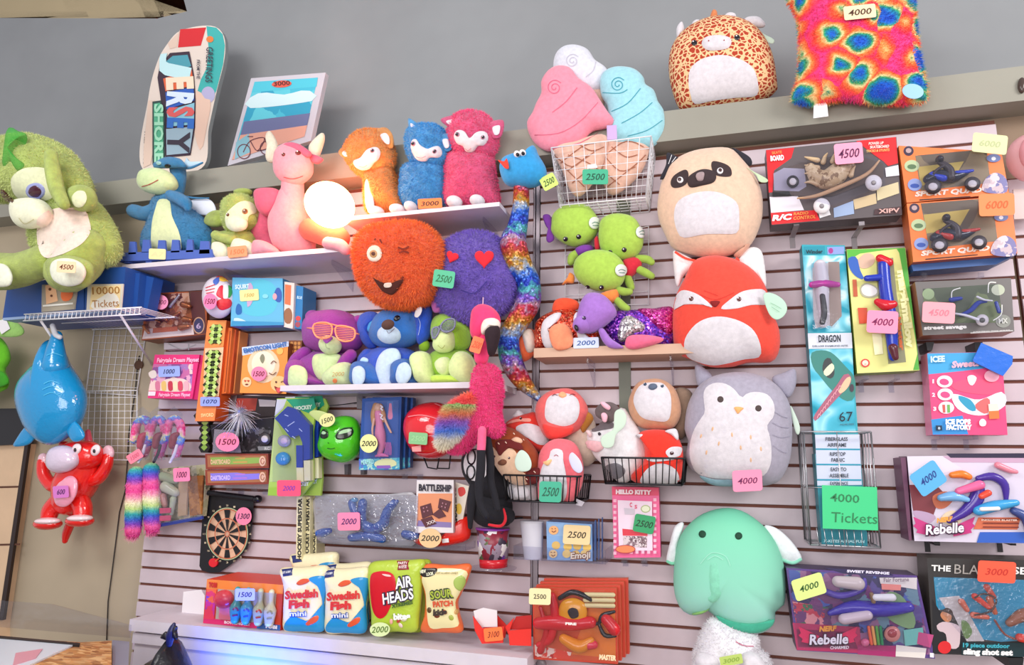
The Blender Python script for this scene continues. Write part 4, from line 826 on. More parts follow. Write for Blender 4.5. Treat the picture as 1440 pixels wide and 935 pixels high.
# two quad bikes, the upper built and the lower a twin
def quadbox(label, q, o, t, bike, wins, lines, rid):
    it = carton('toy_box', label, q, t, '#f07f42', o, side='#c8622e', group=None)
    it.print([(wins, M(('#7a6c58', '#8f7c5e', '#6a5c4c'), 'busy', s=10)), (wins[:2]+[(wins[0][0]+40, (wins[2][1]+wins[0][1])/2), wins[0]], M('#d4b055', 'paper'))][:1], t, it.c)
    x0, y0 = wins[0]
    it.print([([(x0+15, y0+60), (x0+260, y0+30), (x0+200, y0+135), (x0+30, y0+160)], M('#cdb25a', 'paper'))], t+.0006, it.c)
    dx, dy = rid
    it.limb('bike_body', [(930+dx, 310+dy), (980+dx, 290+dy), (1060+dx, 300+dy), (1130+dx, 275+dy)], [26, 34, 30, 16], t+.014, M('#232638', 'gloss'))
    it.limb('bodywork', [(950+dx, 285+dy), (1010+dx, 305+dy)], [16, 20], t+.024, bike); it.limb('seat', [(1080+dx, 280+dy), (1165+dx, 265+dy)], [16, 8], t+.02, bike)
    for x, y, r in ((955, 350, 46), (1165, 335, 44)):
        wq = it.ell('tyre', x+dx, y+dy, r, r*.85, t+.02, .014, M('#3a3438', 'satin')); it.ell('hub', x+dx, y+dy, r*.55, r*.45, t+.031, .006, LGR, parent=wq)
    it.limb('rider', [(1050+dx, 300+dy), (1045+dx, 260+dy), (1015+dx, 235+dy), (985+dx, 220+dy)], [22, 20, 18, 12], t+.024, M('#3c3238', 'satin')); it.ell('helmet', 990+dx, 205+dy, 22, 20, t+.026, .02, M('#2e2a34', 'gloss')); it.limb('rider_arm', [(1010+dx, 240+dy), (975+dx, 262+dy), (960+dx, 280+dy)], [9, 8, 7], t+.034, M('#3c3238', 'satin'))
    it.prism('window_film', wins, t+.052, t+.051, CLR)
    l = lines
    it.print([(oval(l[0][0], l[0][1], 27, 26), M('#3a2c44', 'satin')), (oval(l[0][0], l[0][1]-2, 15, 13), M('#b89a9a', 'satin')), (oval(l[1][0], l[1][1], 40, 32), M('#b9c99a', 'satin')), (oval(l[1][0], l[1][1]+4, 24, 13), M('#5f7a54', 'satin')), (oval(l[2][0], l[2][1], 38, 33), M('#8f9fd0', 'satin')), (oval(l[2][0], l[2][1]+6, 24, 12), M('#3a56a8', 'satin')),
              (smooth([(l[3][0]-70, l[3][1]+45), (l[3][0]-55, l[3][1]-15), (l[3][0], l[3][1]-50), (l[3][0]+55, l[3][1]-20), (l[3][0]+62, l[3][1]+50), (l[3][0], l[3][1]+62)], 24), M(('#c9b4bc', '#9a8aa8', '#e0ccd0', '#7a76a8'), 'busy', s=40)), (oval(l[4][0], l[4][1], 38, 22), M('#6a7ab0', 'satin')), (oval(l[4][0], l[4][1]+3, 12, 10), M('#e6e6f0', 'satin'))], t+.0005, it.c)
    a, b = l[5], l[6]; it.text([('SPORT QUAD', a[0], a[1], b[0], b[1], 24, '#fbe6d8', .3, .05)], t+.002, it.c)
    it.print([([(a[0]+25, a[1]+16), (b[0]-60, b[1]+22), (b[0]-62, b[1]+27), (a[0]+25, a[1]+22)], M('#3a2a2a', 'paper'))], t+.0015, it.c)
    return it
quad1 = quadbox('upper orange windowed box with a blue toy quad bike', [(772, 132), (1320, 165), (1360, 385), (815, 436)], CW, .17, M('#2440c0', 'gloss'), [(860, 185), (1240, 150), (1262, 330), (890, 372)], [(825, 160), (842, 240), (858, 340), (1288, 325), (1278, 198), (858, 402), (1215, 378)], (0, 0))
quad1.tag(1258, 121, 186, 102, 6, .23, '#dbe2a8', '6000', '#b9c090', tw=.6, size=.3)
quad2 = quadbox('lower orange windowed box with a red toy quad bike', [(815, 440), (1370, 400), (1405, 705), (850, 752)], CW, .175, M('#c03a34', 'gloss'), [(890, 440), (1270, 410), (1300, 640), (935, 680)], [(856, 465), (878, 555), (892, 655), (1335, 660), (1318, 512), (890, 718), (1255, 688)], (35, 312))
quad2.tag(1295, 446, 190, 118, -2, .235, '#f58a52', '6000', '#d8602a', tw=.62, size=.34)
it = carton('toy_box', 'flat dark blue box lying beneath the two quad bike boxes', [(835, 750), (1400, 712), (1330, 745), (1290, 765), (850, 800)], .14, '#3a5f9c', CW)
clips([1300, 1380], 388, .12, parent='the blue box', h=14)
# clear domed blister at right edge
it = It('blister_pack', 'clear pink round blister dome at the far right edge', 'packaging', (1450, 260, .1)); it.part('dome', MB().ell(1452, 222, 38, 34, .1, .05, M('#f2b4bc', 'frost', al=.55))); it.ell('inner_ring', 1448, 215, 15, 22, .14, .02, M('#e8a0a8', 'frost', al=.6))
it = It('sheet_pack', 'clear card pack hanging at the right edge beside the quad boxes', 'packaging', (1436, 300, .1)); it.prism('sleeve', [(1425, 266), (1470, 264), (1470, 306), (1426, 308)], .06, .05, M('#ecdcd8', 'frost', al=.7))
# dragon kite box in wire holder
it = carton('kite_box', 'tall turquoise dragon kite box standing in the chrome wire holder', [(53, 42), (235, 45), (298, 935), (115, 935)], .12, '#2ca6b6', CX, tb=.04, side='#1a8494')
q = it.c; t = .12
SKY_ = M([(.35, '#2a98b0'), (.5, '#7fd0e0'), (.6, '#d8f2f4'), (.7, '#4ab4c8')], 'tiedye', s=14)
it.print([([(58, 88), (238, 88), (262, 410), (80, 414)], SKY_), ([(165, 115), (212, 115), (222, 345), (180, 390), (172, 385)], M('#a08c80', 'satin')), ([(98, 140), (165, 118), (172, 385), (112, 395), (102, 340)], M('#c9c2c4', 'satin')), ([(78, 418), (264, 416), (268, 482), (82, 484)], M('#dfe4f0', 'paper')),
 ([(84, 486), (268, 484), (282, 840), (104, 842)], M([(.3, '#1d8fa6'), (.45, '#54bcd4'), (.55, '#a6e2f0'), (.65, '#3fb2cc')], 'tiedye', s=9)),
 (smooth([(95, 500), (170, 495), (240, 560), (278, 610), (276, 690), (240, 705), (180, 660), (130, 600), (100, 560)], 30), M('#2d8076', 'satin')), (smooth([(150, 530), (175, 525), (192, 580), (180, 610), (155, 600), (140, 570)], 16), M('#2c3436', 'satin')), (smooth([(145, 580), (180, 545), (190, 570), (160, 600)], 12), M('#dfe8c0', 'satin')),
 (smooth([(110, 790), (104, 770), (160, 690), (200, 640), (235, 590), (262, 600), (255, 640), (215, 680), (150, 750)], 26), M('#a85a72', 'satin')), (smooth([(208, 665), (240, 610), (262, 605), (250, 645), (222, 672)], 14), M('#e8bf98', 'satin')), (oval(265, 650, 9, 17), M('#3a2c3a', 'satin'))], t, q)
it.line('dragon_scales', [[(118+i*11, 778-i*15), (126+i*11, 760-i*15), (132+i*11, 768-i*15)] for i in range(9)], 3.5, M('#e8a0b0', 'paper'), t=t+.007, parent=q)
it.limb('spool', [(130, 130), (138, 200), (142, 300), (146, 380)], [26, 30, 24, 14], .135, M('#d8d4da', 'satin')); it.limb('pink_handle', [(98, 212), (150, 208), (205, 212)], [15, 18, 12], .15, M('#c0389c', 'gloss')); it.limb('black_line', [(140, 260), (148, 330), (140, 372)], [12, 13, 12], .152, M('#2a2c30', 'satin'))
it.prism('window_film', [(92, 120), (212, 112), (224, 345), (190, 395), (100, 400)], .165, .164, CLR)
it.print([([(60, 50), (150, 48), (152, 82), (62, 84)], M('#1f93a8', 'paper')), ([(160, 52), (232, 50), (234, 82), (162, 84)], M('#8aa0d8', 'paper')), (oval(176, 68, 10, 12), M('#a83a8c', 'paper'))], t+.0002, q)
it.text([('Winder', 70, 80, 142, 78, 15, '#14303a', 0, .03), ('DRAGON', 124, 455, 218, 453, 28, '#1c2a38', 0, .03), ('DELUXE DIAMOND KITE', 98, 476, 248, 474, 7, '#44556a'), ('67', 212, 792, 270, 790, 40, '#142432', 0, .0), ('INCHES WIDE', 216, 808, 274, 806, 6, '#44606a')], t+.006, q)
o_ = it.o; it.o = CZZ
it.print([([(158, 92), (430, 90), (445, 400), (172, 405)], M('#cfd6ea', 'paper'))]+[([(160+k_, y), (432+k_, y+2), (432+k_, y+12), (161+k_, y+10)], M('#2a98b4', 'paper')) for k_, y in ((2, 176), (6, 270), (10, 364))]+[([(195, 680), (478, 685), (480, 778), (200, 775)], M('#1f7f8f', 'paper'))], t+.0003, q)
it.text([('FIBERGLASS', 222, 130, 358, 130, 22, '#2a3040'), ('AIRFRAME', 234, 166, 350, 166, 22, '#2a3040'), ('RIPSTOP', 249, 222, 345, 222, 22, '#2a3040'), ('FABRIC', 258, 258, 340, 258, 22, '#2a3040'), ('EASY TO', 254, 316, 350, 316, 22, '#2a3040'), ('ASSEMBLE', 246, 354, 364, 354, 22, '#2a3040'), ('EXPERIENCE', 250, 400, 360, 400, 18, '#2a3040'), ('X-KITES AERIAL FUN', 210, 752, 460, 756, 16, '#bfe6ec')], t+.0035, q)
it.o = o_
# rest of the kite box continues down inside the holder
it.prism('lower_box', [((x-1110)*3.016, (y-330)*3.016) for x, y in ((1146, 638), (1210, 638), (1220, 769), (1156, 768))], .1195, .04, M('#1f8798', 'satin'))
it = basket('wire_holder', 'chrome wire literature holder with kite box and ticket sign', U(1130, 612, .16).x, U(1225, 612, .16).x, U(1180, 607, .16).z, U(1190, 768, .16).z, .16, CHR, 2, 2, .0018, 0, 3)
m = MB()
for i in range(8): a = U(1148+i*10.5, 742+i*.7, .165); b = U(1152+i*10.2, 768, .165); m.tubew([a, b], .0014, CHR, 5)
it.part('low_front_wires', m, solid=False)
it = It('ticket_sign', 'green paper sign reading 4000 Tickets in the chrome wire holder', 'sign', (1195, 745, .172), o=CZZ)
q = it.prism('paper', [(200, 402), (538, 414), (545, 680), (205, 668)], .174, .172, M('#3fce86', 'paper'))
it.text([('4000', 250, 500, 428, 512, 48, '#257a4a', 0, .01), ('Tickets', 256, 628, 540, 640, 62, '#257a4a', 0, .0)], .1748, q)
# marshmallow blaster box
it = carton('toy_box', 'yellow and green marshmallow shooter box beside the kite box', [(243, 62), (492, 55), (552, 575), (288, 588)], .13, '#e2e08a', CX, side='#8fa844')
q = it.c; t = .13
it.print([([(244, 63), (491, 56), (500, 130), (455, 60), (370, 70), (300, 80), (248, 110)], M('#58b53a', 'satin')), ([(462, 57), (491, 56), (551, 573), (525, 574), (545, 500), (510, 300), (480, 150)], M('#4fa83a', 'satin')), ([(370, 100), (440, 98), (455, 250), (482, 430), (495, 540), (420, 548), (400, 350), (375, 260)], M('#8c8a6a', 'satin')),
 (smooth([(290, 110), (320, 80), (355, 85), (362, 115), (335, 140), (300, 140)], 16), M('#d8b49c', 'satin')), (smooth([(250, 100), (285, 95), (300, 150), (318, 190), (280, 175), (255, 140)], 16), M('#3060b8', 'satin')), (smooth([(300, 225), (320, 205), (350, 210), (378, 230), (375, 258), (340, 268), (308, 258)], 18), M('#b8b49a', 'gloss')), (smooth([(306, 228), (324, 211), (350, 216), (371, 232), (368, 252), (340, 261), (314, 252)], 18), M('#f4f0ec', 'gloss')),
 ([(268, 190), (285, 190), (290, 262), (272, 262)], M('#c05a34', 'satin')), (oval(322, 544, 19, 18), M('#d83a34', 'satin')), (oval(322, 544, 13, 12), M('#f0e0c8', 'satin')), ([(350, 420), (390, 418), (398, 505), (362, 510)], M('#f2eec0', 'satin')), ([(290, 310), (330, 310), (332, 375), (296, 378)], M('#d8502c', 'satin'))], t, q)
it.text([('marshmallow', 458, 152, 500, 482, 30, '#f2f0b0', 0, .06), ('blaster', 455, 350, 470, 492, 18, '#d86a34', 0, .05)], t+.0075, q)
it.text([('o', 318, 551, 327, 551, 7, '#d83a34', 0, .0)], t+.009, q)
bl = M('#2038b0', 'gloss'); rd = M('#d02030', 'gloss')
it.limb('barrel', [(400, 125), (408, 230), (430, 380), (440, 520)], [24, 26, 28, 18], .15, bl); it.limb('hopper', [(330, 185), (395, 180)], [14, 16], .155, bl); it.limb('cap', [(385, 100), (420, 118)], [18, 20], .155, rd); it.limb('handle', [(375, 285), (410, 300), (440, 295)], [16, 26, 18], .165, rd); it.limb('end_piece', [(440, 480), (450, 520)], [20, 14], .162, M('#5a2430', 'gloss'))
it.tag(395, 370, 132, 95, 3, .185, '#f793b4', '4000', '#7a1050', tw=.68, size=.3)
clips([1218, 1262], 532, .1, parent='the marshmallow box', h=14)
# street savage vehicle box
it = carton('toy_box', 'grey windowed toy motorbike box below the two orange boxes', [(60, 95), (545, 75), (562, 345), (100, 365)], .17, '#6f6a68', CY, tb=.07, side='#9a5a48')
q = it.c; t = .17
it.print([([(100, 130), (480, 105), (505, 300), (110, 305)], M(('#5c6a44', '#6c7a50', '#4c5640'), 'busy', s=12)), (oval(128, 156, 30, 28), M('#9ab080', 'satin')), (oval(480, 135, 34, 28), M('#b9c0a8', 'satin')), (oval(506, 293, 38, 33), M('#8f9088', 'satin')), ([(340, 350), (555, 338), (556, 344), (341, 356)], M('#bfbab8', 'paper'))], t, q)
it.text([('street savage', 105, 336, 322, 328, 18, '#f4f0f0', 0, .05), ('AMAZING TOY SERIES', 352, 352, 540, 343, 7, '#e0dcda'), ('MX', 484, 305, 530, 302, 24, '#d0d0c8', 0, .04)], t+.003, q)
it.limb('bike_frame', [(290, 262), (340, 240), (380, 200), (420, 195)], [8, 12, 12, 6], .19, M('#2a3f9c', 'gloss')); it.limb('fork', [(375, 170), (410, 185), (450, 190)], [6, 5, 4], .2, M('#e0e0e8', 'gloss')); it.limb('swing_arm', [(265, 255), (320, 265), (390, 290)], [5, 7, 8], .2, M('#e6e6ee', 'gloss')); it.limb('tank', [(245, 185), (290, 178)], [14, 10], .19, M('#2a3f9c', 'gloss')); it.limb('shock', [(470, 200), (485, 245)], [9, 10], .19, M('#2a3f9c', 'gloss'))
for x, y, r in ((400, 288, 33),): 
    wq = it.ell('wheel', x, y, r, r*.9, .195, .01, LGR); it.ell('hub', x, y, 15, 13, .204, .006, M('#5a5a58', 'satin'), parent=wq)
it.line('cable_loop', [[(245, 175), (250, 140), (290, 125)], [(430, 150), (435, 100), (470, 98)], [(455, 290), (495, 260), (500, 210)]], 5, M('#e6e6e0', 'gloss'), t=.196)
it.prism('window_film', [(100, 130), (480, 105), (505, 300), (110, 305)], .216, .215, CLR)
it.tag(180, 250, 165, 105, 3, .222, '#f7a2ac', '4500', '#d87a8c', tw=.62, size=.3)
it = It('shelf_clip', 'pair of black plastic clips under the grey motorbike box', 'hook', (1340, 487, .1), o=CY)
for x in (135, 380): it.prism('clip', [(x-20, 400), (x+22, 398), (x+12, 442), (x-12, 442)], .1, .005, M('#1c1a1e', 'satin'))
# ice pops factory box
it = carton('toy_box', 'pink and blue frozen treat maker box on the slats', [(122, 455), (498, 448), (528, 868), (150, 868)], .12, '#ee4a80', CY, side='#e88aac')
q = it.c; t = .12
B_ = M('#3fa6dc', 'satin')
it.print([([(122, 456), (498, 449), (503, 520), (300, 545), (128, 562)], B_), ([(142, 790), (300, 770), (330, 865), (150, 867)], M('#2f8fd4', 'satin')), (smooth([(240, 620), (300, 590), (420, 590), (500, 610), (495, 650), (430, 665), (300, 650)], 24), M('#f2547c', 'satin')), (smooth([(250, 660), (380, 690), (500, 650), (515, 720), (400, 770), (280, 740)], 24), M('#e4eaf6', 'satin')),
 (smooth([(280, 670), (340, 690), (370, 740), (340, 745), (290, 700)], 16), M('#2f9cc0', 'satin')), (smooth([(365, 715), (420, 680), (440, 700), (425, 760), (380, 745)], 14), M('#e86a6a', 'satin')), (smooth([(325, 575), (350, 565), (372, 580), (355, 615), (335, 612)], 14), M('#f4e8f0', 'satin'))]+
 [(oval(x, y, 40, 31), M('#f4e6ee', 'satin')) for x, y in ((210, 598), (213, 663), (218, 730))]+[(oval(x, y, 24, 16, 10), M('#d84a86', 'satin')) for x, y in ((208, 600), (213, 665))]+[([(198, 715), (212, 715), (214, 755), (202, 755)], M('#d05a50', 'satin')), ([(222, 715), (236, 715), (238, 755), (224, 755)], M('#6fb05a', 'satin')),
 ([(430, 712), (478, 710), (484, 745), (434, 748)], M('#e6dfd0', 'satin')), ([(432, 748), (484, 745), (487, 785), (436, 788)], M('#f07a3c', 'satin')), (oval(448, 570, 38, 30), M('#f2a8bc', 'satin')), ([(165, 820), (196, 820), (198, 846), (167, 846)], M('#17304a', 'paper')), (smooth([(385, 800), (402, 785), (420, 800), (415, 822), (390, 822)], 12), M('#f4e6ee', 'satin'))], t, q)
it.text([('ICEE', 140, 500, 212, 496, 28, '#cfe8f6', 0, .05), ('Sweets', 245, 528, 385, 518, 30, '#f4b8cc', .2, .05), ('ICE POPS', 215, 812, 342, 812, 22, '#ffffff', 0, .07), ('FACTORY', 218, 840, 348, 840, 22, '#ffffff', 0, .07), ('1', 148, 606, 156, 606, 18, '#fbe0ea', 0, .05), ('2', 146, 674, 162, 674, 18, '#fbe0ea', 0, .05), ('3', 152, 745, 168, 745, 18, '#fbe0ea', 0, .05), ('8', 176, 840, 188, 840, 12, '#cfe0f0')], t+.0085, q)
it.prism('blue_pouch', pts([(352, 490), (395, 402), (555, 470), (552, 510), (505, 570), (360, 500)], (0, 0, 1)), .15, .145, M('#2a6fd8', 'foil')); 
clips([1325, 1372], 616, .1, parent='the pink and blue box', h=13)
# blaster boxes lower right
MAG = M('#c8307c', 'satin')
def wing(it, x, y, s_, q, t, col):
    ol = []
    for sg in (-1, 1):
        it.print([([(x+sg*s_*a, y+s_*b) for a, b in ((.3, -.1), (1, -.42), (.92, -.2), (1.0, -.12), (.86, 0), (.9, .1), (.72, .14), (.3, .22))], col)], t, q)
it = carton('toy_box', 'white purple foam dart bow blaster box at the right edge', [(722, 225), (1500, 215), (1500, 762), (768, 745)], .17, '#d9cfe0', CZZ, tb=.06, side='#5a3a52')
q = it.c; t = .17
it.print([([(722, 226), (940, 224), (1060, 300), (930, 330), (735, 330)], M('#e3d8e4', 'paper')), ([(940, 224), (1500, 216), (1500, 265), (1000, 262)], M('#c7a2bc', 'paper')), ([(960, 208), (1500, 206), (1500, 235), (990, 234)], M('#2c2440', 'satin')), ([(735, 400), (900, 400), (960, 460), (900, 540), (880, 600), (760, 560)], M('#7a2f38', 'satin')), (smooth([(760, 560), (850, 570), (900, 600), (850, 640), (790, 620)], 20), M('#b89ab8', 'satin')),
 ([(1160, 600), (1420, 600), (1400, 675), (1130, 672)], M('#d8704c', 'satin')), ([(1170, 690), (1500, 690), (1500, 758), (1150, 755)], M('#2f5fc0', 'satin')), (smooth([(880, 470), (960, 440), (1010, 480), (960, 540), (900, 540)], 20), M('#c86a4a', 'satin')), (smooth([(930, 620), (960, 570), (1020, 560), (1060, 620), (1000, 650)], 20), M('#e8d2b0', 'satin'))], t, q)
it.print([([(1190+60*0, y), (1410, y+2), (1408, y+9), (1186, y+7)], M('#7a2a22', 'paper')) for y in (607, 631, 655)], t+.006, q)
PUR, LBL = M('#4a3296', 'gloss'), M('#3fa0d8', 'gloss')
it.limb('purple_blaster', [(980, 620), (1080, 560), (1150, 480), (1160, 400)], [18, 34, 44, 34], .18, PUR); it.limb('blaster_arc', [(1160, 360), (1250, 350), (1320, 400), (1330, 500)], [18, 28, 26, 12], .18, PUR); it.limb('orange_tip', [(1000, 340), (1060, 335), (1100, 350)], [20, 26, 22], .185, M('#f08030', 'gloss'))
it.limb('blue_blaster', [(930, 480), (1010, 470), (1090, 490)], [22, 32, 18], .195, M('#7ab4e4', 'gloss')); it.limb('pink_grip', [(1040, 440), (1170, 400)], [24, 30], .2, M('#e86a9c', 'gloss')); it.limb('blue_blaster', [(1160, 560), (1260, 530), (1390, 510)], [32, 36, 22], .195, LBL); it.limb('red_trigger', [(1180, 470), (1220, 450)], [20, 22], .2, M('#e8503a', 'gloss')); it.limb('white_plate', [(1180, 550), (1280, 545)], [14, 14], .21, WHT); it.limb('dart_cluster', [(1280, 280), (1350, 310), (1390, 320)], [22, 20, 14], .185, M('#e88a9c', 'gloss'))
it.limb('far_blaster', [(1380, 560), (1450, 600), (1480, 680)], [26, 34, 30], .185, M('#3f4f8c', 'gloss'))
wing(it, 950, 675, 190, q, t+.008, MAG)
it.text([('Rebelle', 835, 710, 1075, 690, 62, '#3a1838', .1, .09)], .187, q); it.text([('Rebelle', 838, 706, 1072, 688, 58, '#efe6f0', .1, .03), ('NERF', 905, 632, 1000, 620, 26, '#f0a040', .2, .06), ('INCLUDES BLASTER', 1180, 620, 1400, 622, 9, '#f4d8c8')], .189, q)
it.prism('inner_tray_side', [(683, 235), (716, 230), (752, 740), (735, 742)], .165, .06, M('#6a3c58', 'satin'))
it.tag(853, 360, 185, 160, -35, .24, '#58aede', '4000', '#1a3a8c', tw=.6, size=.26)
clips([1318, 1425], 765, .12, parent='the white blaster box', col=M('#2a2428', 'satin'))
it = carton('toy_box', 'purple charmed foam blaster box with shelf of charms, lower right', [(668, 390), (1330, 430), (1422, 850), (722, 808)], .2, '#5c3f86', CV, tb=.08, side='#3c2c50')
q = it.c; t = .2
BZ = M(('#5a4a8c', '#7a3c74', '#6a8a9c', '#39305c', '#9c6a90', '#4a5ea8'), 'busy', s=26)
it.print([([(680, 400), (1320, 445), (1400, 830), (725, 790)], BZ), ([(860, 390), (1180, 410), (1215, 430), (960, 420)], M('#2c2450', 'satin')), ([(700, 560), (880, 590), (900, 680), (720, 690)], M(('#c03a50', '#3c6a4c', '#6a3a6c', '#d88a90'), 'busy', s=36)), ([(700, 668), (1040, 690), (1050, 800), (1040, 822), (722, 806)], M('#b02a5c', 'satin')), ([(720, 700), (1000, 715), (1030, 800), (730, 790)], M('#7c1c4c', 'satin')),
 ([(1030, 780), (1230, 785), (1222, 842), (1030, 828)], M('#a82468', 'satin')), ([(1225, 780), (1378, 798), (1370, 848), (1222, 838)], M('#e8e0d8', 'paper')), ([(1140, 440), (1330, 440), (1330, 500), (1145, 470)], M('#e6dcd8', 'paper')), ([(1150, 470), (1250, 476), (1248, 505), (1152, 500)], M('#ea8a80', 'paper')),
 ([(1262, 705), (1360, 692), (1368, 775), (1270, 785)], M('#6fb8b0', 'satin')), ([(1338, 715), (1415, 730), (1398, 795), (1330, 775)], M('#c04a80', 'satin')), (smooth([(1170, 520), (1250, 530), (1320, 640), (1300, 700), (1180, 640)], 20), M('#7a9a6c', 'satin')), ([(1395, 820), (1416, 822), (1416, 845), (1396, 843)], WHT)], t, q)
it.limb('blaster', [(890, 620), (1000, 590), (1150, 600), (1290, 590)], [14, 34, 40, 26], .215, M('#4436a8', 'gloss')); it.limb('stock_loop', [(870, 510), (930, 530), (1000, 520), (1060, 490), (1065, 450)], [16, 18, 16, 14, 10], .215, M('#5a44a8', 'gloss'))
it.limb('grip_plate', [(960, 650), (1080, 630)], [28, 26], .235, M('#d8c4cc', 'gloss')); it.limb('white_stock', [(930, 460), (1030, 470)], [30, 36], .225, M('#d8c8c4', 'gloss')); it.limb('white_sight', [(1120, 540), (1205, 540)], [18, 20], .24, WHT); it.limb('sight_mount', [(1100, 525), (1110, 560)], 12, .238, BRW)
for k_, c in enumerate(('#e86a4a', '#e0a060', '#5a9c4c', '#2f8a5c')): it.limb('dart', [(1085+k_*20, 690), (1100+k_*18, 775)], 8, .215, M(c, 'gloss'))
wq = it.ell('charm', 1205, 725, 42, 40, .215, .015, M('#d88a84', 'gloss')); it.ell('charm_centre', 1205, 722, 24, 22, .226, .008, M('#a84a50', 'gloss'), parent=wq); it.ell('charm', 1068, 768, 22, 20, .215, .012, M('#d86a90', 'gloss'))
wing(it, 880, 750, 150, q, t+.006, M('#e0245c', 'satin'))
it.text([('Rebelle', 782, 782, 985, 776, 52, '#3a1030', .1, .09)], t+.010, q); it.text([('Rebelle', 786, 778, 982, 773, 48, '#f0e8f2', .1, .03), ('NERF', 835, 712, 920, 708, 24, '#f0a040', .2, .06), ('CHARMED', 890, 802, 985, 800, 15, '#f2e6f0', .1), ('SWEET REVENGE', 975, 412, 1190, 424, 12, '#e6e0f2', 0, .05), ('Fair Fortune', 1162, 462, 1290, 458, 20, '#8a7480')], t+.012, q)
it.prism('film', [(672, 400), (1326, 436), (1400, 820), (724, 795)], .266, .265, CLR)
it.tag(783, 486, 160, 110, -17, .272, '#d8e88a', '4000', '#2a5a20', tw=.62, size=.28)
it = carton('toy_box', 'black outdoor sling shot set box in the lower right corner', [(340, 130), (1200, 150), (1200, 880), (385, 852)], .2, '#33302f', CU, tb=.08, side='#4a443f')
q = it.c; t = .2
it.print([([(390, 275), (1200, 300), (1200, 740), (900, 762), (430, 700)], M('#1f8fb4', 'satin')), ([(430, 430), (580, 415), (770, 755), (640, 758)], M('#c9c2c0', 'satin')), ([(380, 440), (430, 520), (520, 520), (640, 760), (620, 850), (390, 850)], M('#1d1c20', 'satin')), (smooth([(440, 560), (475, 520), (520, 540), (520, 600), (480, 610)], 18), M('#c8845c', 'satin')), (smooth([(450, 530), (490, 505), (530, 530), (545, 600), (520, 560), (480, 540)], 18), M('#3a2420', 'satin')),
 (smooth([(412, 640), (470, 610), (580, 640), (590, 700), (575, 805), (500, 800), (480, 700), (430, 680)], 24), M('#d8c0c4', 'satin')), (oval(472, 803, 50, 48), R_), (smooth([(600, 600), (650, 620), (680, 690), (640, 740), (610, 700)], 18), M('#6a8a4c', 'satin')), ([(600, 765), (1200, 770), (1200, 880), (600, 862)], M('#123036', 'satin'))], t, q)
for a, b, c in (((700, 420), (800, 500), '#e0402c'), ((790, 350), (840, 420), '#d8503c'), ((600, 460), (640, 520), '#d86a50'), ((690, 560), (790, 575), '#e06a4c'), ((810, 440), (850, 540), '#c8603c')): it.limb('dart_piece', [a, b], [26, 20], .215, M(c, 'gloss'))
it.limb('sling_band', [(700, 430), (770, 400), (860, 440), (820, 530), (700, 560)], 7, .225, M('#4a2c24', 'gloss')); it.limb('target_ball', [(1040, 730), (1090, 740)], 34, .22, M('#e83a2a', 'gloss')); it.limb('leather_pouch', [(960, 620), (1060, 560), (1140, 560)], [30, 50, 50], .21, M('#9c5a3c', 'satin')); it.limb('chain', [(850, 600), (920, 700), (1000, 740)], 9, .22, M('#8a4030', 'gloss'))
it.prism('window_film', [(390, 275), (1200, 300), (1200, 740), (900, 762), (640, 758), (430, 520)], .252, .251, M('#f4f4f8', 'clear', s=60, b=.5, g=.05))
it.text([('THE', 372, 226, 518, 232, 42, '#eceae6', 0, .03), ('BLACK', 545, 248, 880, 262, 70, '#a8a29c', 0, .0), ('SERIES', 985, 250, 1280, 262, 50, '#eceae6', 0, .03), ('19 piece outdoor', 610, 800, 962, 808, 30, '#3fb4c4', 0, .04), ('sling shot set', 612, 852, 985, 862, 38, '#f6f4f2', 0, .07)], t+.0045, q)
it.tag(865, 236, 285, 160, 3, .258, '#ff5a3c', '3000', '#c03020', tw=.58, size=.3)
it = It('box_bottom_clip', 'black clip hook holding the sling shot box from below', 'hook', (1425, 932, .1)); it.part('clip', MB().prism([(1418, 925), (1440, 925), (1438, 940), (1420, 940)], .2, .01, M('#1c1a1e', 'satin')))
# ================= middle: soft toys =================
# fluffy round faces
it = It('round_plush', 'big round orange fluffy plush with a winking grin', 'plush toy', (560, 425, .17), o=CBx)
ORF = M('#ff641e', 'shag', s=20, a=.1)
bd = it.puff('body', "498,700 520,630 580,590 650,578 720,570 800,585 860,640 878,710 865,790 830,870 770,920 690,940 610,930 550,880 515,810", .28, .11, ORF, tb=.24, n=56, rings=10)
it.fur(bd, 16000, .021, .0016, seed=9, droop=.3, mat=M('#ff7a34', 'plush'), avoid=["550,715 565,672 600,672 618,710 600,740 565,742", "580,812 640,835 708,818 680,870 655,882 610,860"])
e = it.patch('eye', oval(585, 708, 33, 36), M('#e8d6c4', 'plush'), lift=.012, n=20); q = it.patch('iris', oval(585, 711, 17, 18), M('#b98a5a', 'gloss'), parent=e, lift=.015, n=16); it.patch('pupil', oval(586, 711, 9, 9), M('#5a2c20', 'gloss'), parent=e, lift=.018, n=12)
mo = it.patch('mouth', "580,810 610,832 650,836 710,818 695,850 672,878 655,884 620,868 598,840", M('#4a1c14', 'plush'), lift=.014); it.patch('tooth', "630,836 662,834 660,850 634,852", M('#e6cfc0', 'plush'), lift=.018, parent=mo, n=14)
it.line('wink', [[(695, 708), (715, 702), (735, 708)], [(690, 685), (712, 692), (736, 682)], [(590, 655), (596, 648)], [(612, 652), (622, 668)], [(704, 818), (712, 808)]], 7, M('#7a2412', 'plush'), lift=.016)
it.puff('ear_loop', "812,640 830,632 855,655 856,672 838,660", .2, .006, M('#f0c0b0', 'plush'))
it = It('round_plush', 'big round purple fluffy plush with red heart eyes', 'plush toy', (668, 450, .17))
PUF = M('#7c5cc8', 'shag', s=30, a=.3)
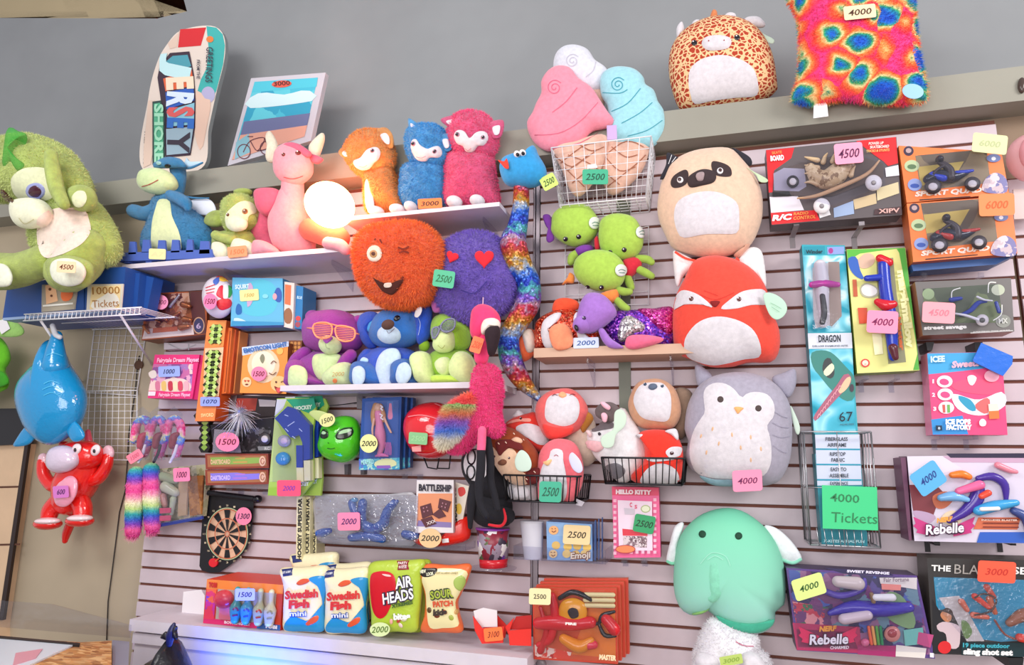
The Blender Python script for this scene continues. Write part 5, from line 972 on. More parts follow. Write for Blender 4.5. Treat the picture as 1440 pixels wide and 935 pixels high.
bd = it.puff('body', [(606, 392), (613, 358), (638, 335), (668, 326), (700, 334), (720, 362), (727, 395), (716, 428), (690, 450), (655, 455), (625, 442), (609, 418)], .17, .11, PUF, tb=.15, n=56, rings=10)
H1, H2 = heart(681, 364, 14), heart(637, 362, 9, 20)
it.fur(bd, 12000, .017, .0015, seed=10, mat=M('#8468d2', 'plush'), avoid=[H1, H2])
for h_ in (H1, H2): it.patch('heart_eye', h_, M('#ee2232', 'plush'), lift=.012, dome=.004, n=30)
it.line('smile', [[(650, 408), (668, 412), (685, 396)]], 1.6, M('#3a2c7c', 'plush'), lift=.016)
it.puff('side_patch', [(606, 402), (620, 412), (632, 430), (612, 440), (606, 425)], .19, .02, M('#c86ab8', 'plush'))
it.tag(624, 392, 30, 24, 8, .335, '#52b88c', '2500', '#1a6a40')
# bears on the middle shelf
def bear(name, label, o, main, light, parts, t, base):
    it = It(name, label, 'plush toy', (*pts([base], o)[0], t), o=o); m1, m2 = M(main, 'shag', s=26, a=.14), M(light, 'plush'); R = {}
    for nm, kind, arg in parts:
        dt, c = arg[-2], {1: m1, 2: m2}.get(arg[-1], arg[-1])
        if kind == 'e': x, y, rx, ry, rot, rd = arg[:6]; R[nm] = it.ell(nm, x, y, rx, ry, t+dt, rd, c, rot)
        elif kind == 'p': R[nm] = it.puff(nm, arg[0], t+dt, arg[1], c)
        elif kind == 'l': R[nm] = it.limb(nm, arg[0], arg[1], t+dt, c)
    it.R = R; it.m1, it.m2 = m1, m2; return it
def shades(it, lenses, arms, col, t, bars):
    m = MB(); mt = M(col, 'gloss'); q = it.o[2]
    fr = []
    for ol in lenses:
        sm = smooth(it.P(ol), 24); W = [U(x, y, t) for x, y in sm]; W.append(W[0]); m.tubew(W, .0042, mt, 6, cap=False)
        xs = [a[0] for a in sm]; ys = [a[1] for a in sm]; n = bars
        for k in range(1, n):
            y = min(ys)+(max(ys)-min(ys))*k/n; hit_ = []
            for i in range(len(sm)):
                (x1, y1), (x2, y2) = sm[i-1], sm[i]
                if (y1 > y) != (y2 > y): hit_.append(x1+(x2-x1)*(y-y1)/(y2-y1))
            if len(hit_) >= 2: m.tubew([U(min(hit_), y-1, t), U(max(hit_), y+1, t)], .0018, mt, 5)
    for a in arms: m.tubew([U(*p, t-(.03 if i else 0)) for i, p in enumerate(it.P(a))], .0035, mt, 6)
    o = it.part('sunglasses', m, solid=False); return o
it = bear('teddy_bear', 'magenta plush teddy bear with orange shutter sunglasses', CI, '#a820b0', '#cfe0a8', [
 ('body', 'p', ("150,480 230,440 400,440 500,470 520,560 500,640 330,662 200,662 130,600", .10, 0, 1)), ('head', 'p', ("180,340 185,250 240,190 330,168 430,172 510,215 540,300 545,380 500,430 380,450 270,440 200,410", .10, .03, 1)),
 ('ear', 'e', (235, 215, 50, 48, 0, .03, .02, 1)), ('ear', 'e', (535, 235, 34, 34, 0, .03, .02, 1)), ('arm', 'l', ([(180, 450), (130, 490), (100, 530)], [42, 42, 36], .06, 1)), ('arm', 'l', ([(480, 460), (450, 490), (415, 520)], [36, 38, 28], .08, 1)),
 ('leg', 'p', ("62,600 75,520 120,490 180,510 215,580 320,640 320,664 80,666", .07, .08, 1)), ('leg', 'p', ("310,600 370,540 430,510 480,520 492,600 480,650 420,662 330,660", .07, .09, 2)),
 ('belly', 'p', ("230,520 245,460 320,450 400,455 415,480 380,540 340,610 290,630 250,590", .03, .09, 2)), ('foot_pad', 'p', ("72,600 85,540 130,526 180,548 196,600 180,662 85,665", .02, .145, 2)), ('muzzle', 'e', (345, 395, 66, 62, 0, .05, .11, 2)), ('inner_ear', 'e', (236, 225, 24, 22, -30, .01, .05, 2))], .14, (280, 660))
it.patch('nose', "298,358 330,345 362,350 345,372 318,385", M('#b25ac0', 'plush'), dome=.008, n=20); it.line('mouth', [[(315, 385), (322, 410), (345, 420)]], 3, M('#9aa880', 'matte'))
shades(it, ["232,290 245,258 300,248 350,262 358,300 345,340 300,352 255,340", "378,300 390,272 440,272 500,292 508,330 490,362 440,372 395,352"], [[(240, 288), (195, 284)], [(505, 318), (535, 325)], [(355, 290), (382, 290)], [(240, 256), (350, 258), (385, 268), (495, 285)]], '#ff9a70', .325, 9)
it.text([('2000', 360, 600, 430, 598, 26, '#c8a060', .2, 0)], lift=.006); it.patch('orange_sticker', oval(377, 627, 15, 15), M('#f08a50', 'paper'), lift=.004, n=14)
it = bear('teddy_bear', 'bright blue plush teddy bear with brown nose and raised ear', CI, '#165ae6', '#c8dcf0', [
 ('body', 'p', ("560,460 620,430 760,400 900,440 930,520 920,640 740,655 600,655 540,560", .10, 0, 1)), ('head', 'p', ("622,290 660,210 740,160 830,148 900,190 925,270 920,350 860,400 740,425 650,400 615,350", .10, .03, M('#1c78d8', 'shag', s=26, a=.12))),
 ('ear', 'p', ("530,290 535,220 580,182 640,180 672,215 640,260 620,330 650,400 600,420 555,370", .05, .01, 1)), ('ear', 'p', ("862,160 900,120 960,112 1000,140 1010,210 1000,320 960,380 920,390 910,300 890,200", .04, .02, 1)),
 ('arm', 'l', ([(590, 460), (560, 490), (545, 520)], [40, 36, 26], .05, 1)), ('leg', 'p', ("490,560 510,510 580,500 650,540 680,600 675,655 500,656", .07, .08, M('#1870d0', 'shag', s=26, a=.12))), ('leg', 'p', ("752,600 760,520 820,485 880,500 905,560 912,640 880,655 760,652", .07, .09, M('#1870d0', 'shag', s=26, a=.12))),
 ('belly', 'p', ("645,530 670,460 720,420 780,420 805,460 800,500 765,540 752,650 680,655 650,600", .025, .095, 2)), ('foot_pad', 'p', ("490,590 500,545 540,532 570,560 570,620 545,655 500,652", .015, .15, 2)), ('foot_pad', 'p', ("775,580 795,525 840,508 872,545 872,600 840,645 800,650 778,625", .015, .155, 2)), ('muzzle', 'e', (736, 325, 78, 62, -10, .05, .10, 2))], .14, (700, 655))
it.ell('nose', 722, 262, 42, 32, .325, .02, M('#5a3c34', 'plush'), -25); it.patch('eye', "760,225 775,205 800,208 800,228 780,240 765,238", BLK, dome=.006, n=14); it.line('mouth', [[(715, 300), (730, 318), (765, 290)]], 3, M('#7a6a78', 'matte'))
it.puff('ear_tag', "895,205 908,160 935,145 945,165 935,195 915,215", .245, .003, M('#e8e0e2', 'paper')); it.line('tag_loop', [[(918, 212), (935, 260), (922, 330)]], 2, M('#d8e4f4', 'matte')); it.puff('cheek_tuft', "588,300 605,240 635,238 640,262 615,310", .18, .015, M('#4aa0dc', 'plush')); it.puff('toe_tuft', "540,500 560,475 590,485 592,505 560,512", .24, .01, M('#b8dcf4', 'plush'))
it = bear('monkey_plush', 'pale lime plush monkey wearing grey shutter sunglasses', CI, '#a8dc28', '#dceca4', [
 ('body', 'p', ("1000,470 1060,430 1180,420 1260,450 1290,560 1280,640 1080,650 960,640 940,560", .10, 0, 1)), ('head', 'p', ("1020,240 1060,200 1130,190 1200,240 1250,280 1255,380 1210,430 1120,430 1040,400 1010,330", .08, .03, 1)),
 ('ear', 'e', (960, 400, 34, 40, 20, .02, .02, M('#8fb82c', 'plush'))), ('muzzle', 'p', ("1022,380 1050,330 1070,285 1110,300 1160,320 1155,400 1120,440 1060,445 1025,420", .05, .09, 2)),
 ('leg', 'p', ("880,480 920,440 980,445 1010,500 1025,580 1020,645 930,645 900,580", .08, .09, M('#e2f0a8', 'plush'))), ('leg', 'p', ("1130,530 1170,450 1230,440 1280,490 1292,580 1270,640 1200,642 1140,600", .07, .09, M('#e2f0a8', 'plush'))), ('arm', 'p', ("1035,520 1070,480 1120,480 1140,540 1110,600 1060,580", .05, .10, M('#e6f2b4', 'plush'))), ('foot', 'p', ("1010,600 1080,590 1180,600 1200,640 1020,645", .05, .09, M('#c8e45c', 'plush')))], .13, (1080, 648))
it.line('smile', [[(1050, 395), (1075, 415), (1095, 395)]], 3, M('#a8b060', 'matte'))
shades(it, ["1010,320 1015,290 1040,278 1058,290 1045,330 1020,352", "1068,268 1100,232 1150,225 1162,250 1150,290 1110,310 1075,300"], [[(1040, 285), (1075, 262)]], '#7c7c98', .27, 9)
# flamingo
it = It('flamingo_plush', 'hot pink flamingo plush with black beak, rainbow wing, long legs', 'plush toy', (682, 768, .3), o=CN)
FP = M('#ff2f80', 'shag', s=26, a=.15)
it.limb('neck', [(225, 300), (228, 240), (235, 180)], [30, 32, 34], [.3, .31, .32], M('#f8407c', 'plush'))
hd = it.puff('head', "182,150 190,105 220,82 260,88 295,120 302,160 290,190 250,200 225,230 190,220 180,190", .32, .05, M('#f83c74', 'plush'))
it.puff('beak_base', "225,175 240,145 275,138 298,150 300,175 270,178 245,200 228,205", .36, .03, M('#f2e4d8', 'plush')); it.puff('beak', "240,200 255,175 290,168 300,185 300,215 285,270 272,294 255,290 248,250", .37, .03, M('#2a1820', 'plush'))
bd = it.puff('body', "205,340 240,325 285,340 305,380 310,440 300,520 315,600 290,625 240,620 200,645 150,690 95,690 85,650 110,600 160,520 195,450 200,400", .30, .075, FP, n=56)
it.fur(bd, 8000, .014, .0016, seed=11, mat=M('#ff4090', 'plush'), droop=.5)
RB = M([(0, '#ff6a78'), (.22, '#ff8a5c'), (.36, '#f6ecd0'), (.5, '#e8e2d8'), (.62, '#6a9cf0'), (.74, '#b87adc'), (.86, '#f49a70'), (1, '#b8e8a0')], 'bands', p=.27, d=.03)
wg = it.puff('wing', "190,455 195,490 175,530 160,570 140,610 105,640 70,665 48,660 50,610 60,560 85,510 130,480 165,460", .37, .03, RB, n=44); it.fur(wg, 7000, .026, .0018, seed=12, droop=.6)
it.limb('leg', [(228, 600), (226, 650), (224, 680)], 18, .37, M('#f4608c', 'plush')); it.limb('leg', [(224, 680), (222, 760), (215, 830), (220, 900), (245, 950)], [18, 19, 18, 15, 13], .37, M('#1c1a22', 'plush')); it.limb('leg', [(250, 640), (262, 720), (262, 800), (280, 870), (292, 920)], [16, 17, 16, 14, 12], .33, M('#1c1a22', 'plush'))
it.tag(205, 248, 46, 66, 18, .375, '#ff7a4a', '2500', '#d8502c')
it.line('hang_loop', [[(232, 52), (231, 85)]], 3, M('#f6c0cc', 'matte'), t=.33)
# black plush with big white eyes
it = It('penguin_plush', 'black plush with large white eye patches behind the flamingo legs', 'plush toy', (700, 740, .16), o=CO)
BP = M('#1d1b22', 'plush')
bd = it.puff('head', "45,440 70,395 130,385 200,400 260,460 320,560 330,640 290,700 200,690 130,640 80,580 50,520", .16, .09, BP)
it.patch('face', "52,480 70,415 120,395 180,400 210,440 205,500 170,560 110,575 70,545", WP)
it.line('eye_ring', [oval(100, 440, 22, 40)+[(122, 440)], oval(98, 525, 22, 38)+[(120, 525)]], 9, BLK, lift=.006)
it.puff('body', "110,640 180,600 290,640 335,700 335,790 320,840 230,855 150,840 105,780", .15, .07, BP); it.puff('foot', "260,680 330,730 322,700 400,900 420,980 360,1010 280,990 240,900", .18, .05, BP) if False else it.limb('foot', [(180, 740), (250, 775), (310, 785)], [50, 52, 48], .2, BP)
it.limb('red_trim', [(203, 838), (272, 845), (300, 805), (290, 745)], [8, 9, 9, 6], .25, M('#d82030', 'plush'))
it.limb('wing', [(110, 600), (95, 720), (90, 850)], [24, 26, 14], .22, BP)
# ================= plush in the black baskets =================
def small(name, label, body, t, th, col, base, o=CO, tb=None):
    it = It(name, label, 'plush toy', (*pts([base], o)[0], t), o=o); it.b = it.puff('body', body, t, th, M(col, 'plush') if isinstance(col, str) else col, tb=tb or min(th, max(.01, t-.01)), n=44); return it
it = small('fox_plush', 'small red fox plush lying behind the hedgehog', "300,240 350,200 430,175 480,170 520,250 560,330 550,400 480,400 400,350 330,290", .10, .06, '#e8382c', (420, 400))
it.puff('ear', "340,200 375,155 410,180 400,200", .1, .02, WP); it.patch('cheek', "365,255 430,235 500,255 550,310 548,355 500,360 440,325 380,290", WP); eyes(it, [(393, 208)], 9, M('#4a2026', 'gloss')); it.patch('cheek', "310,240 350,215 440,205 445,225 380,225", M('#f6a090', 'plush'))
it = small('penguin_plush', 'round coral penguin plush upside down on top of the basket', "480,180 490,110 540,55 610,28 690,28 750,70 790,140 785,220 740,270 690,300 620,328 550,325 510,270", .13, .07, '#ee6a68', (620, 325))
it.patch('belly', "535,170 550,90 600,60 680,60 730,95 740,160 715,225 650,250 580,235 545,215", WP); it.patch('beak', "615,70 640,52 665,70 640,85", M('#f5b080', 'plush'), dome=.006, lift=.006, n=16); it.line('closed_eye', [[(580, 75), (595, 66), (612, 72)], [(680, 72), (695, 64), (712, 70)]], 4, M('#7a3038', 'matte'), lift=.006); it.puff('underside', "520,240 600,250 680,258 705,262 690,298 620,326 550,322", .17, .03, M('#ee3f38', 'plush'))
it = small('dog_plush', 'cream and brown dog plush at the back of the left basket', "650,320 700,250 730,180 780,180 830,220 850,330 850,430 780,490 700,440", .07, .06, '#dcc6b4', (760, 480))
it.puff('ear', "735,190 790,165 825,205 790,260 760,290 740,240", .13, .02, M('#b8762c', 'plush'))
it = small('hedgehog_plush', 'brown hedgehog plush with tan face in the left basket', "185,300 230,265 310,255 380,285 450,350 500,430 505,530 480,590 400,605 320,580 250,500 215,400", .20, .07, '#96401c', (380, 600))
it.patch('face', "207,372 235,380 262,432 300,390 340,385 370,420 372,480 400,520 430,545 432,590 370,600 310,570 250,500 222,440", M('#e8c0a0', 'plush'), n=50); it.puff('crown', "245,340 330,330 395,360 400,400 340,375 290,410 265,430 245,390", .265, .012, M('#6a1c1c', 'plush')); it.puff('side_quills', "420,520 500,500 500,570 470,595 425,585", .245, .015, M('#6a1c1c', 'plush'))
eyes(it, [(237, 430), (323, 440)], 9, M('#4a2430', 'gloss')); it.patch('nose', "262,460 285,446 308,455 308,472 288,484 266,476", M('#7a4a34', 'plush'), dome=.01, n=18, lift=.005)
for e in ("185,300 215,288 228,305 215,325 195,318", "335,330 365,315 398,330 395,352 350,348"): it.puff('ear', e, .26, .012, M('#e8b898', 'plush'))
it.puff('swing_tag', "355,460 372,410 400,393 435,420 455,470 445,510 405,522 368,508", .29, .003, M('#c9dccd', 'paper')); it.line('quill_mark', [[(x, y), (x+9, y+9)] for x, y in ((288, 300), (345, 295), (258, 350), (300, 345), (400, 330), (425, 560), (470, 520))], 5, M('#f0d0b8', 'matte'), lift=.004)
it = small('penguin_plush', 'coral penguin plush with closed eyes standing in the left basket', "500,440 520,380 570,335 640,325 710,350 750,420 765,520 750,620 700,700 640,705 560,700 500,690 490,580", .20, .07, '#f06c78', (620, 700))
it.patch('belly', "525,480 560,440 570,400 600,385 640,400 645,460 660,540 665,640 640,700 560,700 510,680 505,560", WP, n=44); it.patch('beak', "530,465 560,455 580,450 560,485 540,482", M('#f6c48a', 'plush'), dome=.008, lift=.006, n=14); it.line('closed_eye', [[(592, 432), (603, 424), (616, 432)]], 4, M('#a04050', 'matte'), lift=.006); it.puff('swing_tag', "678,450 685,415 705,410 745,455 760,510 735,530 700,505", .285, .003, M('#d2d2ea', 'paper'))
it = small('grey_plush', 'pale grey plush at the bottom of the left basket', "320,600 400,590 490,600 495,690 420,698 335,685", .17, .06, '#c4c0c4', (400, 695))
it.patch('belly', "355,620 420,615 440,660 400,680 360,670", WP)
it = small('cow_plush', 'white cow plush with pink nose and black patches in right basket', "790,290 850,250 930,180 1000,140 1050,200 1100,280 1140,380 1140,460 1060,560 980,590 900,500 830,430 790,340", .15, .08, '#e6e2e4', (980, 590))
it.patch('snout', "760,345 800,335 870,345 885,380 850,405 815,390 770,370", M('#f0bcc0', 'plush'), dome=.01); eyes(it, [(862, 300), (822, 375)], 9, M('#2a2030', 'gloss'), lf=.008)
it.puff('head_patch', "835,150 870,115 930,108 975,140 970,190 930,230 880,215 840,190", .21, .02, M('#6a5c5c', 'plush')); it.patch('side_patch', "805,260 830,225 900,220 945,235 940,262 880,275 820,285", M('#6e6468', 'plush')); it.patch('side_patch', "895,490 960,470 1010,505 1000,545 950,568 905,545", M('#7c787e', 'plush'))
for e in ("865,110 890,108 925,135 915,155 885,140", "870,180 890,170 908,190 900,225 880,222"): it.puff('horn', e, .245, .01, M('#f2b8c8', 'plush'))
it.puff('ear', "780,280 800,275 815,300 800,315", .21, .012, M('#eac4c4', 'plush')); it.puff('swing_tag', "875,310 940,270 950,170 990,150 1020,190 1010,250 960,300 940,370 890,380 868,350", .262, .003, M('#c9dcc8', 'paper'))
it = small('sloth_plush', 'brown round sloth plush with white face above the right basket', "1030,130 1050,50 1090,-10 1160,-32 1240,-25 1310,30 1345,130 1340,200 1300,260 1220,272 1120,265 1060,220", .14, .075, '#d09a78', (1180, 270))
it.patch('belly', "1065,110 1080,40 1120,0 1180,-8 1240,0 1280,60 1285,150 1265,215 1200,220 1110,195", WP, n=44); it.patch('nose', "1150,22 1165,5 1195,5 1205,22 1180,38 1160,34", M('#5f6a80', 'plush'), dome=.008, n=18, lift=.006); eyes(it, [(1133, 5), (1232, 15)], 10, M('#3c4a60', 'gloss'), lf=.004)
it = small('dog_plush', 'shadowed brown dog plush between the sloth and the owl', "1310,40 1350,20 1400,40 1420,100 1390,260 1350,330 1300,300 1330,150", .07, .05, '#8f7664', (1360, 300))
it = small('fox_plush', 'small bright red fox plush in the right basket', "1090,300 1130,275 1220,270 1300,290 1345,350 1360,440 1350,560 1280,600 1150,600 1060,580 1050,540 1120,470 1130,400 1115,340", .17, .075, '#ee3220', (1220, 600))
it.patch('cheek', "1255,400 1290,375 1345,378 1345,410 1330,430 1285,440 1262,425", WP); eyes(it, [(1288, 412)], 11, M('#4a2026', 'gloss'), lf=.006); it.patch('belly', "1110,590 1130,520 1190,478 1260,478 1320,520 1330,590 1270,598", WP); it.puff('ear', "1250,280 1310,265 1330,300 1325,335 1290,305", .2, .015, WP); it.patch('cheek', "1140,445 1200,440 1280,440 1310,448 1230,460 1170,462", WP); it.puff('ear', "1080,300 1130,300 1128,322 1105,325", .2, .012, WP)
def bsk(label, a, b, zt, zb, d, n): 
    return basket('wire_basket', label, U(*a, d).x, U(*b, d).x, U(*zt, d).z, U(*zb, d).z, d, BW, n, 1, .0022, .012, 6)
k1 = bsk('black wire basket with the hedgehog and coral penguins', (708, 672), (812, 672), (760, 669), (760, 706), .29, 11)
k2 = bsk('black wire basket with the cow and small red fox', (846, 644), (962, 644), (900, 644), (900, 681), .27, 12)
k1.tag(774, 691.5, 31, 29, 2, .296, '#3fae8c', '2500', '#1a5a44'); k1.prism('plastic_film', [(808, 700), (822, 706), (818, 712), (810, 710)], .25, .249, M('#d8d0da', 'frost', al=.5))
it = It('cable', 'thin black cord drooping between the slat standard and basket', 'cable', (727, 725, .012)); it.part('wire', MB().tubew([U(x, y, .012) for x, y in ((703, 728), (724, 729), (735, 728))], .003, M('#1c1a1e', 'satin'), 6))
# ================= sea animals on the tray =================
it = It('clownfish_plush', 'orange and white striped clownfish plush with red sequins', 'plush toy', (790, 491, .1), o=CR)
OG = M('#f0683c', 'plush'); RS = M([(0, '#8a1a10'), (.4, '#d8341c'), (.75, '#f0603a'), (1, '#ffb090')], 'sequin')
it.puff('body', "45,720 50,660 100,620 170,595 250,600 330,650 370,720 330,790 220,798 110,798 50,795", .12, .075, RS, n=48)
it.puff('stripe', "75,700 90,650 140,615 178,612 170,650 120,690 112,740 140,795 100,790 80,750", .175, .03, WP); it.puff('fin', "118,740 120,690 160,665 205,672 232,710 235,770 200,796 145,795", .21, .018, M('#f5946c', 'plush')); it.puff('fin', "132,580 150,545 200,535 255,550 270,585 240,600 160,620 135,605", .13, .02, M('#e8502c', 'plush')); it.puff('tail_fin', "45,680 60,650 120,635 150,640 100,670 60,720", .12, .02, M('#a85a34', 'plush'))
it.puff('stripe', "245,700 240,650 262,625 290,640 290,700 330,750 330,790 270,760", .165, .03, WP)
it = It('clownfish_plush', 'second clownfish plush hanging past the tray shelf end', 'plush toy', (735, 500, .08), o=CN)
it.puff('body', "365,250 375,200 420,180 450,200 455,260 430,300 395,318 372,300", .1, .04, OG); it.puff('tail_fin', "440,190 480,150 515,135 520,180 470,205", .09, .02, M('#c8603c', 'plush')); it.puff('stripe', "395,195 430,185 445,230 440,270 415,280 400,240", .125, .03, M('#e6d4c4', 'plush'))
it = It('seal_plush', 'lilac seal plush with purple and silver sequin body', 'plush toy', (850, 489, .14), o=CR)
LV = M('#a573c8', 'plush'); PS = M([(0, '#3a1a90'), (.4, '#6a30c0'), (.7, '#8a2aa8'), (1, '#c070f0')], 'sequin')
it.puff('body', "380,650 420,610 500,600 620,595 740,595 740,790 600,790 480,785 420,760 390,700", .12, .07, PS, n=48); it.puff('magenta_body', "560,600 650,592 745,590 745,720 700,735 620,690", .125, .072, M([(0, '#8a1050'), (.5, '#c82090'), (1, '#f080c8')], 'sequin')); it.puff('silver_patch', "462,720 480,650 520,625 580,650 612,680 600,710 550,720 510,750 475,755", .17, .04, M([(0, '#8a8488'), (.5, '#c8c0c2'), (1, '#f8f4f2')], 'sequin'))
hd = it.puff('head', "245,680 260,620 275,560 310,515 370,512 420,545 458,605 440,640 380,690 330,715 280,710", .20, .06, LV); it.puff('snout', "235,680 250,640 290,625 330,660 320,700 280,715 250,705", .22, .045, LV); eyes(it, [(293, 637)], 10, M('#3a1850', 'gloss')); it.ell('nose', 254, 688, 10, 18, .265, .012, BLK, -20)
it.puff('chin', "240,660 245,620 262,612 262,690", .2, .02, M('#e8e0ea', 'plush')); it.puff('flipper', "365,700 390,690 430,740 480,775 490,790 430,790 390,760", .21, .02, LV); it.puff('flipper', "500,760 520,728 600,722 690,738 680,760 600,785 540,796 505,785", .21, .025, M('#ee6a8c', 'plush'))
# three green big-headed plush (plain heads, coloured scarves), wire rack behind
it = It('wire_rack', 'thin white wire grid rack behind the three green plush toys', 'wire panel', (850, 430, .02), o=CR)
wiremesh(it, 'wire_grid', *[U(*p, .02) for p in ((795, 345), (912, 318), (912, 428), (795, 430))], 6, 6, .0013, WW, .002)
def greenie(label, o, head, scarf, knot, torso, limbs, tcol, t, base, stick, eyes_):
    it = It('green_plush', label, 'plush toy', (*pts([base], o)[0], t), o=o); G = M('#a9cc50', 'plush'); Bn = M('#d07838', 'plush')
    it.puff('torso', torso, t-.01, .035, M(tcol, 'plush'))
    for l in limbs: it.limb('limb', l, [22, 24, 20], t-.005, M('#9ab848', 'plush'))
    hd = it.puff('head', head, t, .065, G, n=48)
    it.puff('ribbon', knot, t, .015, M(tcol, 'plush')); eyes(it, eyes_, 14, M('#241c28', 'gloss'))
    x, y = stick; it.patch('round_sticker', oval(x, y, 32, 34), M('#dfe2dc', 'paper'), lift=.008, n=20); it.line('sticker_print', [[(x-18, y+4), (x, y-4), (x+18, y+4)], [(x-14, y+14), (x+14, y+14)]], 4, M('#6a8a80', 'paper'), lift=.010); return it
greenie('green plush with purple bow and body, top of the three', Cd, "145,190 155,130 210,85 280,70 350,78 385,110 415,170 400,240 350,290 290,310 230,300 180,270 145,230", "140,205 170,200 210,175 270,180 330,150 385,112 410,150 370,185 300,215 240,240 180,250 145,235", "95,135 130,128 148,160 150,220 160,270 130,290 115,270 135,230 110,190", "280,330 330,305 380,310 380,350 300,370", [[(290, 350), (262, 370), (255, 400)]], '#7c3aa0', .10, (300, 400), (388, 178), [(225, 268), (300, 255)])
greenie('green plush with red bow and body, right of the three', Cd, "415,220 430,160 490,128 570,130 630,160 665,240 665,310 620,370 540,388 480,370 430,330 415,280", "395,260 470,258 520,240 560,215 600,210 650,180 660,235 600,255 540,280 480,300 415,325 400,300", "390,270 410,255 420,320 395,328", "550,400 600,375 650,380 660,420 620,470 570,490", [[(640, 380), (690, 385), (715, 400)], [(640, 440), (680, 460), (715, 480)], [(580, 490), (590, 520), (600, 545)]], '#d02438', .12, (600, 545), (655, 230), [(480, 345), (560, 330)])
greenie('green plush with orange bow and body, lowest and nearest of the three', Cd, "270,440 285,385 340,345 420,332 500,350 550,395 568,450 550,520 490,560 410,565 330,535 285,490", "262,465 320,475 380,480 430,450 480,440 515,365 545,395 560,440 520,470 470,500 400,520 330,520 280,500", "205,530 235,490 250,460 275,480 270,520 235,520", "415,590 470,565 530,560 520,620 470,640 430,625", [[(530, 560), (560, 570), (590, 570)], [(520, 620), (550, 650), (575, 665)]], '#f08a40', .15, (500, 665), (538, 448), [(350, 545), (430, 545)])
# ================= left and lower boxed toys =================
# copper toy set box
it = carton('toy_box', 'copper toned clear fronted toy set box, upper left of the slats', [(178, 205), (510, 190), (508, 428), (152, 462)], .14, '#a8552e', CG, tb=.03, side='#7a3a20')
q = it.c; t = .14
it.print([([(185, 215), (420, 200), (425, 420), (170, 440)], M(('#b4643c', '#8a4a30', '#d8a88c', '#7a3a28', '#c88a68'), 'busy', s=34)), ([(170, 400), (480, 375), (500, 425), (155, 455)], M('#e2cdc6', 'satin')), ([(410, 195), (490, 192), (508, 425), (440, 430)], M('#5a3030', 'satin')), (oval(465, 380, 32, 46), M('#c89a78', 'satin')), (oval(465, 380, 27, 40), M('#3c3a5c', 'satin')), ([(215, 395), (350, 385), (350, 410), (212, 422)], M('#c8603c', 'satin'))], t, q)
for i_, (a, b, r) in enumerate((((310, 275), (358, 215), 9), ((200, 330), (250, 360), 8), ((260, 320), (290, 350), 12), ((330, 330), (360, 310), 12), ((385, 345), (420, 350), 16), ((380, 265), (415, 275), 16), ((215, 300), (240, 285), 9), ((370, 390), (410, 385), 18), ((170, 385), (190, 420), 12))): it.limb('copper_piece', [a, b], [r, r*.6], .155, M('#c8784a' if i_ else '#c9c4c6', 'metal'))
it.text([('6', 452, 398, 478, 396, 28, '#b8a0c0', 0, .02)], t+.003, q)
it.prism('clear_cover', [(185, 212), (420, 198), (426, 420), (170, 442)], .175, .174, CLR)
it.tag(257, 253, 80, 80, 0, .18, '#ff9cc0', '1000', '#8a3a60', rnd=True, size=.3)
it = It('peg_hooks', 'white plastic hooks between the copper and pink boxes', 'hook', (255, 492, .05), o=CG)
it.prism('plate', [(275, 475), (500, 480), (500, 500), (275, 512)], .05, .003, M('#d8d2dc', 'satin')); it.line('hook_lines', [[(300, 480), (375, 510), (450, 485)], [(410, 480), (410, 515)]], 5, CHR, t=.052)
# inflatable flag ball in net
it = It('flag_ball', 'clear ball printed with country flags hanging in its bag', 'ball', (310, 445, .17), o=CG)
it.part('ball', MB().ell(307, 418, 20, 29, .17, .06, M('#dfd6dc', 'satin'), nu=28, nv=18))
it.patch('flag', "562,210 578,170 600,165 600,230 580,228", M('#d8283c', 'satin'), n=24); it.patch('flag', "600,165 625,160 625,228 600,230", M('#f0ece8', 'satin'), n=24, lift=.004); it.patch('flag', "625,162 645,175 648,200 640,222 625,226", M('#3c9a4c', 'satin'), n=24); it.patch('flag', "565,250 600,232 640,240 642,275 600,296 572,285", M('#e02c34', 'satin'), n=24); it.patch('flag', "560,110 600,98 650,108 640,132 590,140", M('#f0c040', 'satin'), n=24); it.patch('flag', "560,118 600,100 650,112 640,120 590,118", M('#d8343c', 'satin'), n=24, lift=.005); it.line('flag_stripes', [[(505, 175), (555, 158)], [(505, 190), (555, 178)], [(508, 205), (552, 196)]], 4, M('#d8283c', 'satin')); it.patch('flag', "545,135 580,115 575,145 555,160", M('#4a6ac0', 'satin'), n=20)
it.tag(527, 248, 72, 88, 0, .245, '#ff7fae', '1500', '#5a1030', rnd=True, size=.32); it.prism('back_card', [(510, 310), (600, 300), (640, 300), (640, 340), (520, 350)], .12, .02, M('#4a3434', 'satin'))
# blue fish box
it = carton('toy_box', 'pale blue bath toy box with a round fish and cream tag', [(650, 118), (925, 122), (930, 378), (640, 385)], .17, '#66b8dc', CG, tb=.04, side='#3c88bc')
q = it.c; t = .17
it.print([(smooth([(700, 190), (780, 130), (870, 150), (900, 230), (870, 310), (780, 330), (700, 300)], 28), M('#5cc4d8', 'satin')), (smooth([(668, 290), (680, 260), (700, 275), (700, 315), (672, 320)], 14), M('#2a6cb0', 'satin')), (smooth([(880, 200), (900, 170), (920, 200), (915, 250), (885, 245)], 14), M('#3c60b0', 'satin')), (smooth([(660, 340), (700, 345), (740, 370), (700, 382), (662, 372)], 14), M('#c9e6ec', 'satin')), (smooth([(735, 150), (760, 160), (765, 230), (745, 275), (730, 270)], 14), M('#c9a8c8', 'satin')), (oval(882, 222, 12, 18), M('#e6a8b0', 'satin')), (oval(830, 220, 16, 12), M('#8ad8e8', 'satin')), ([(648, 355), (930, 362), (930, 378), (641, 384)], M('#3f96c4', 'satin'))], t, q)
it.text([('SQUIRT', 665, 180, 742, 176, 22, '#d8f0f8', 0, .05)], t+.004, q)
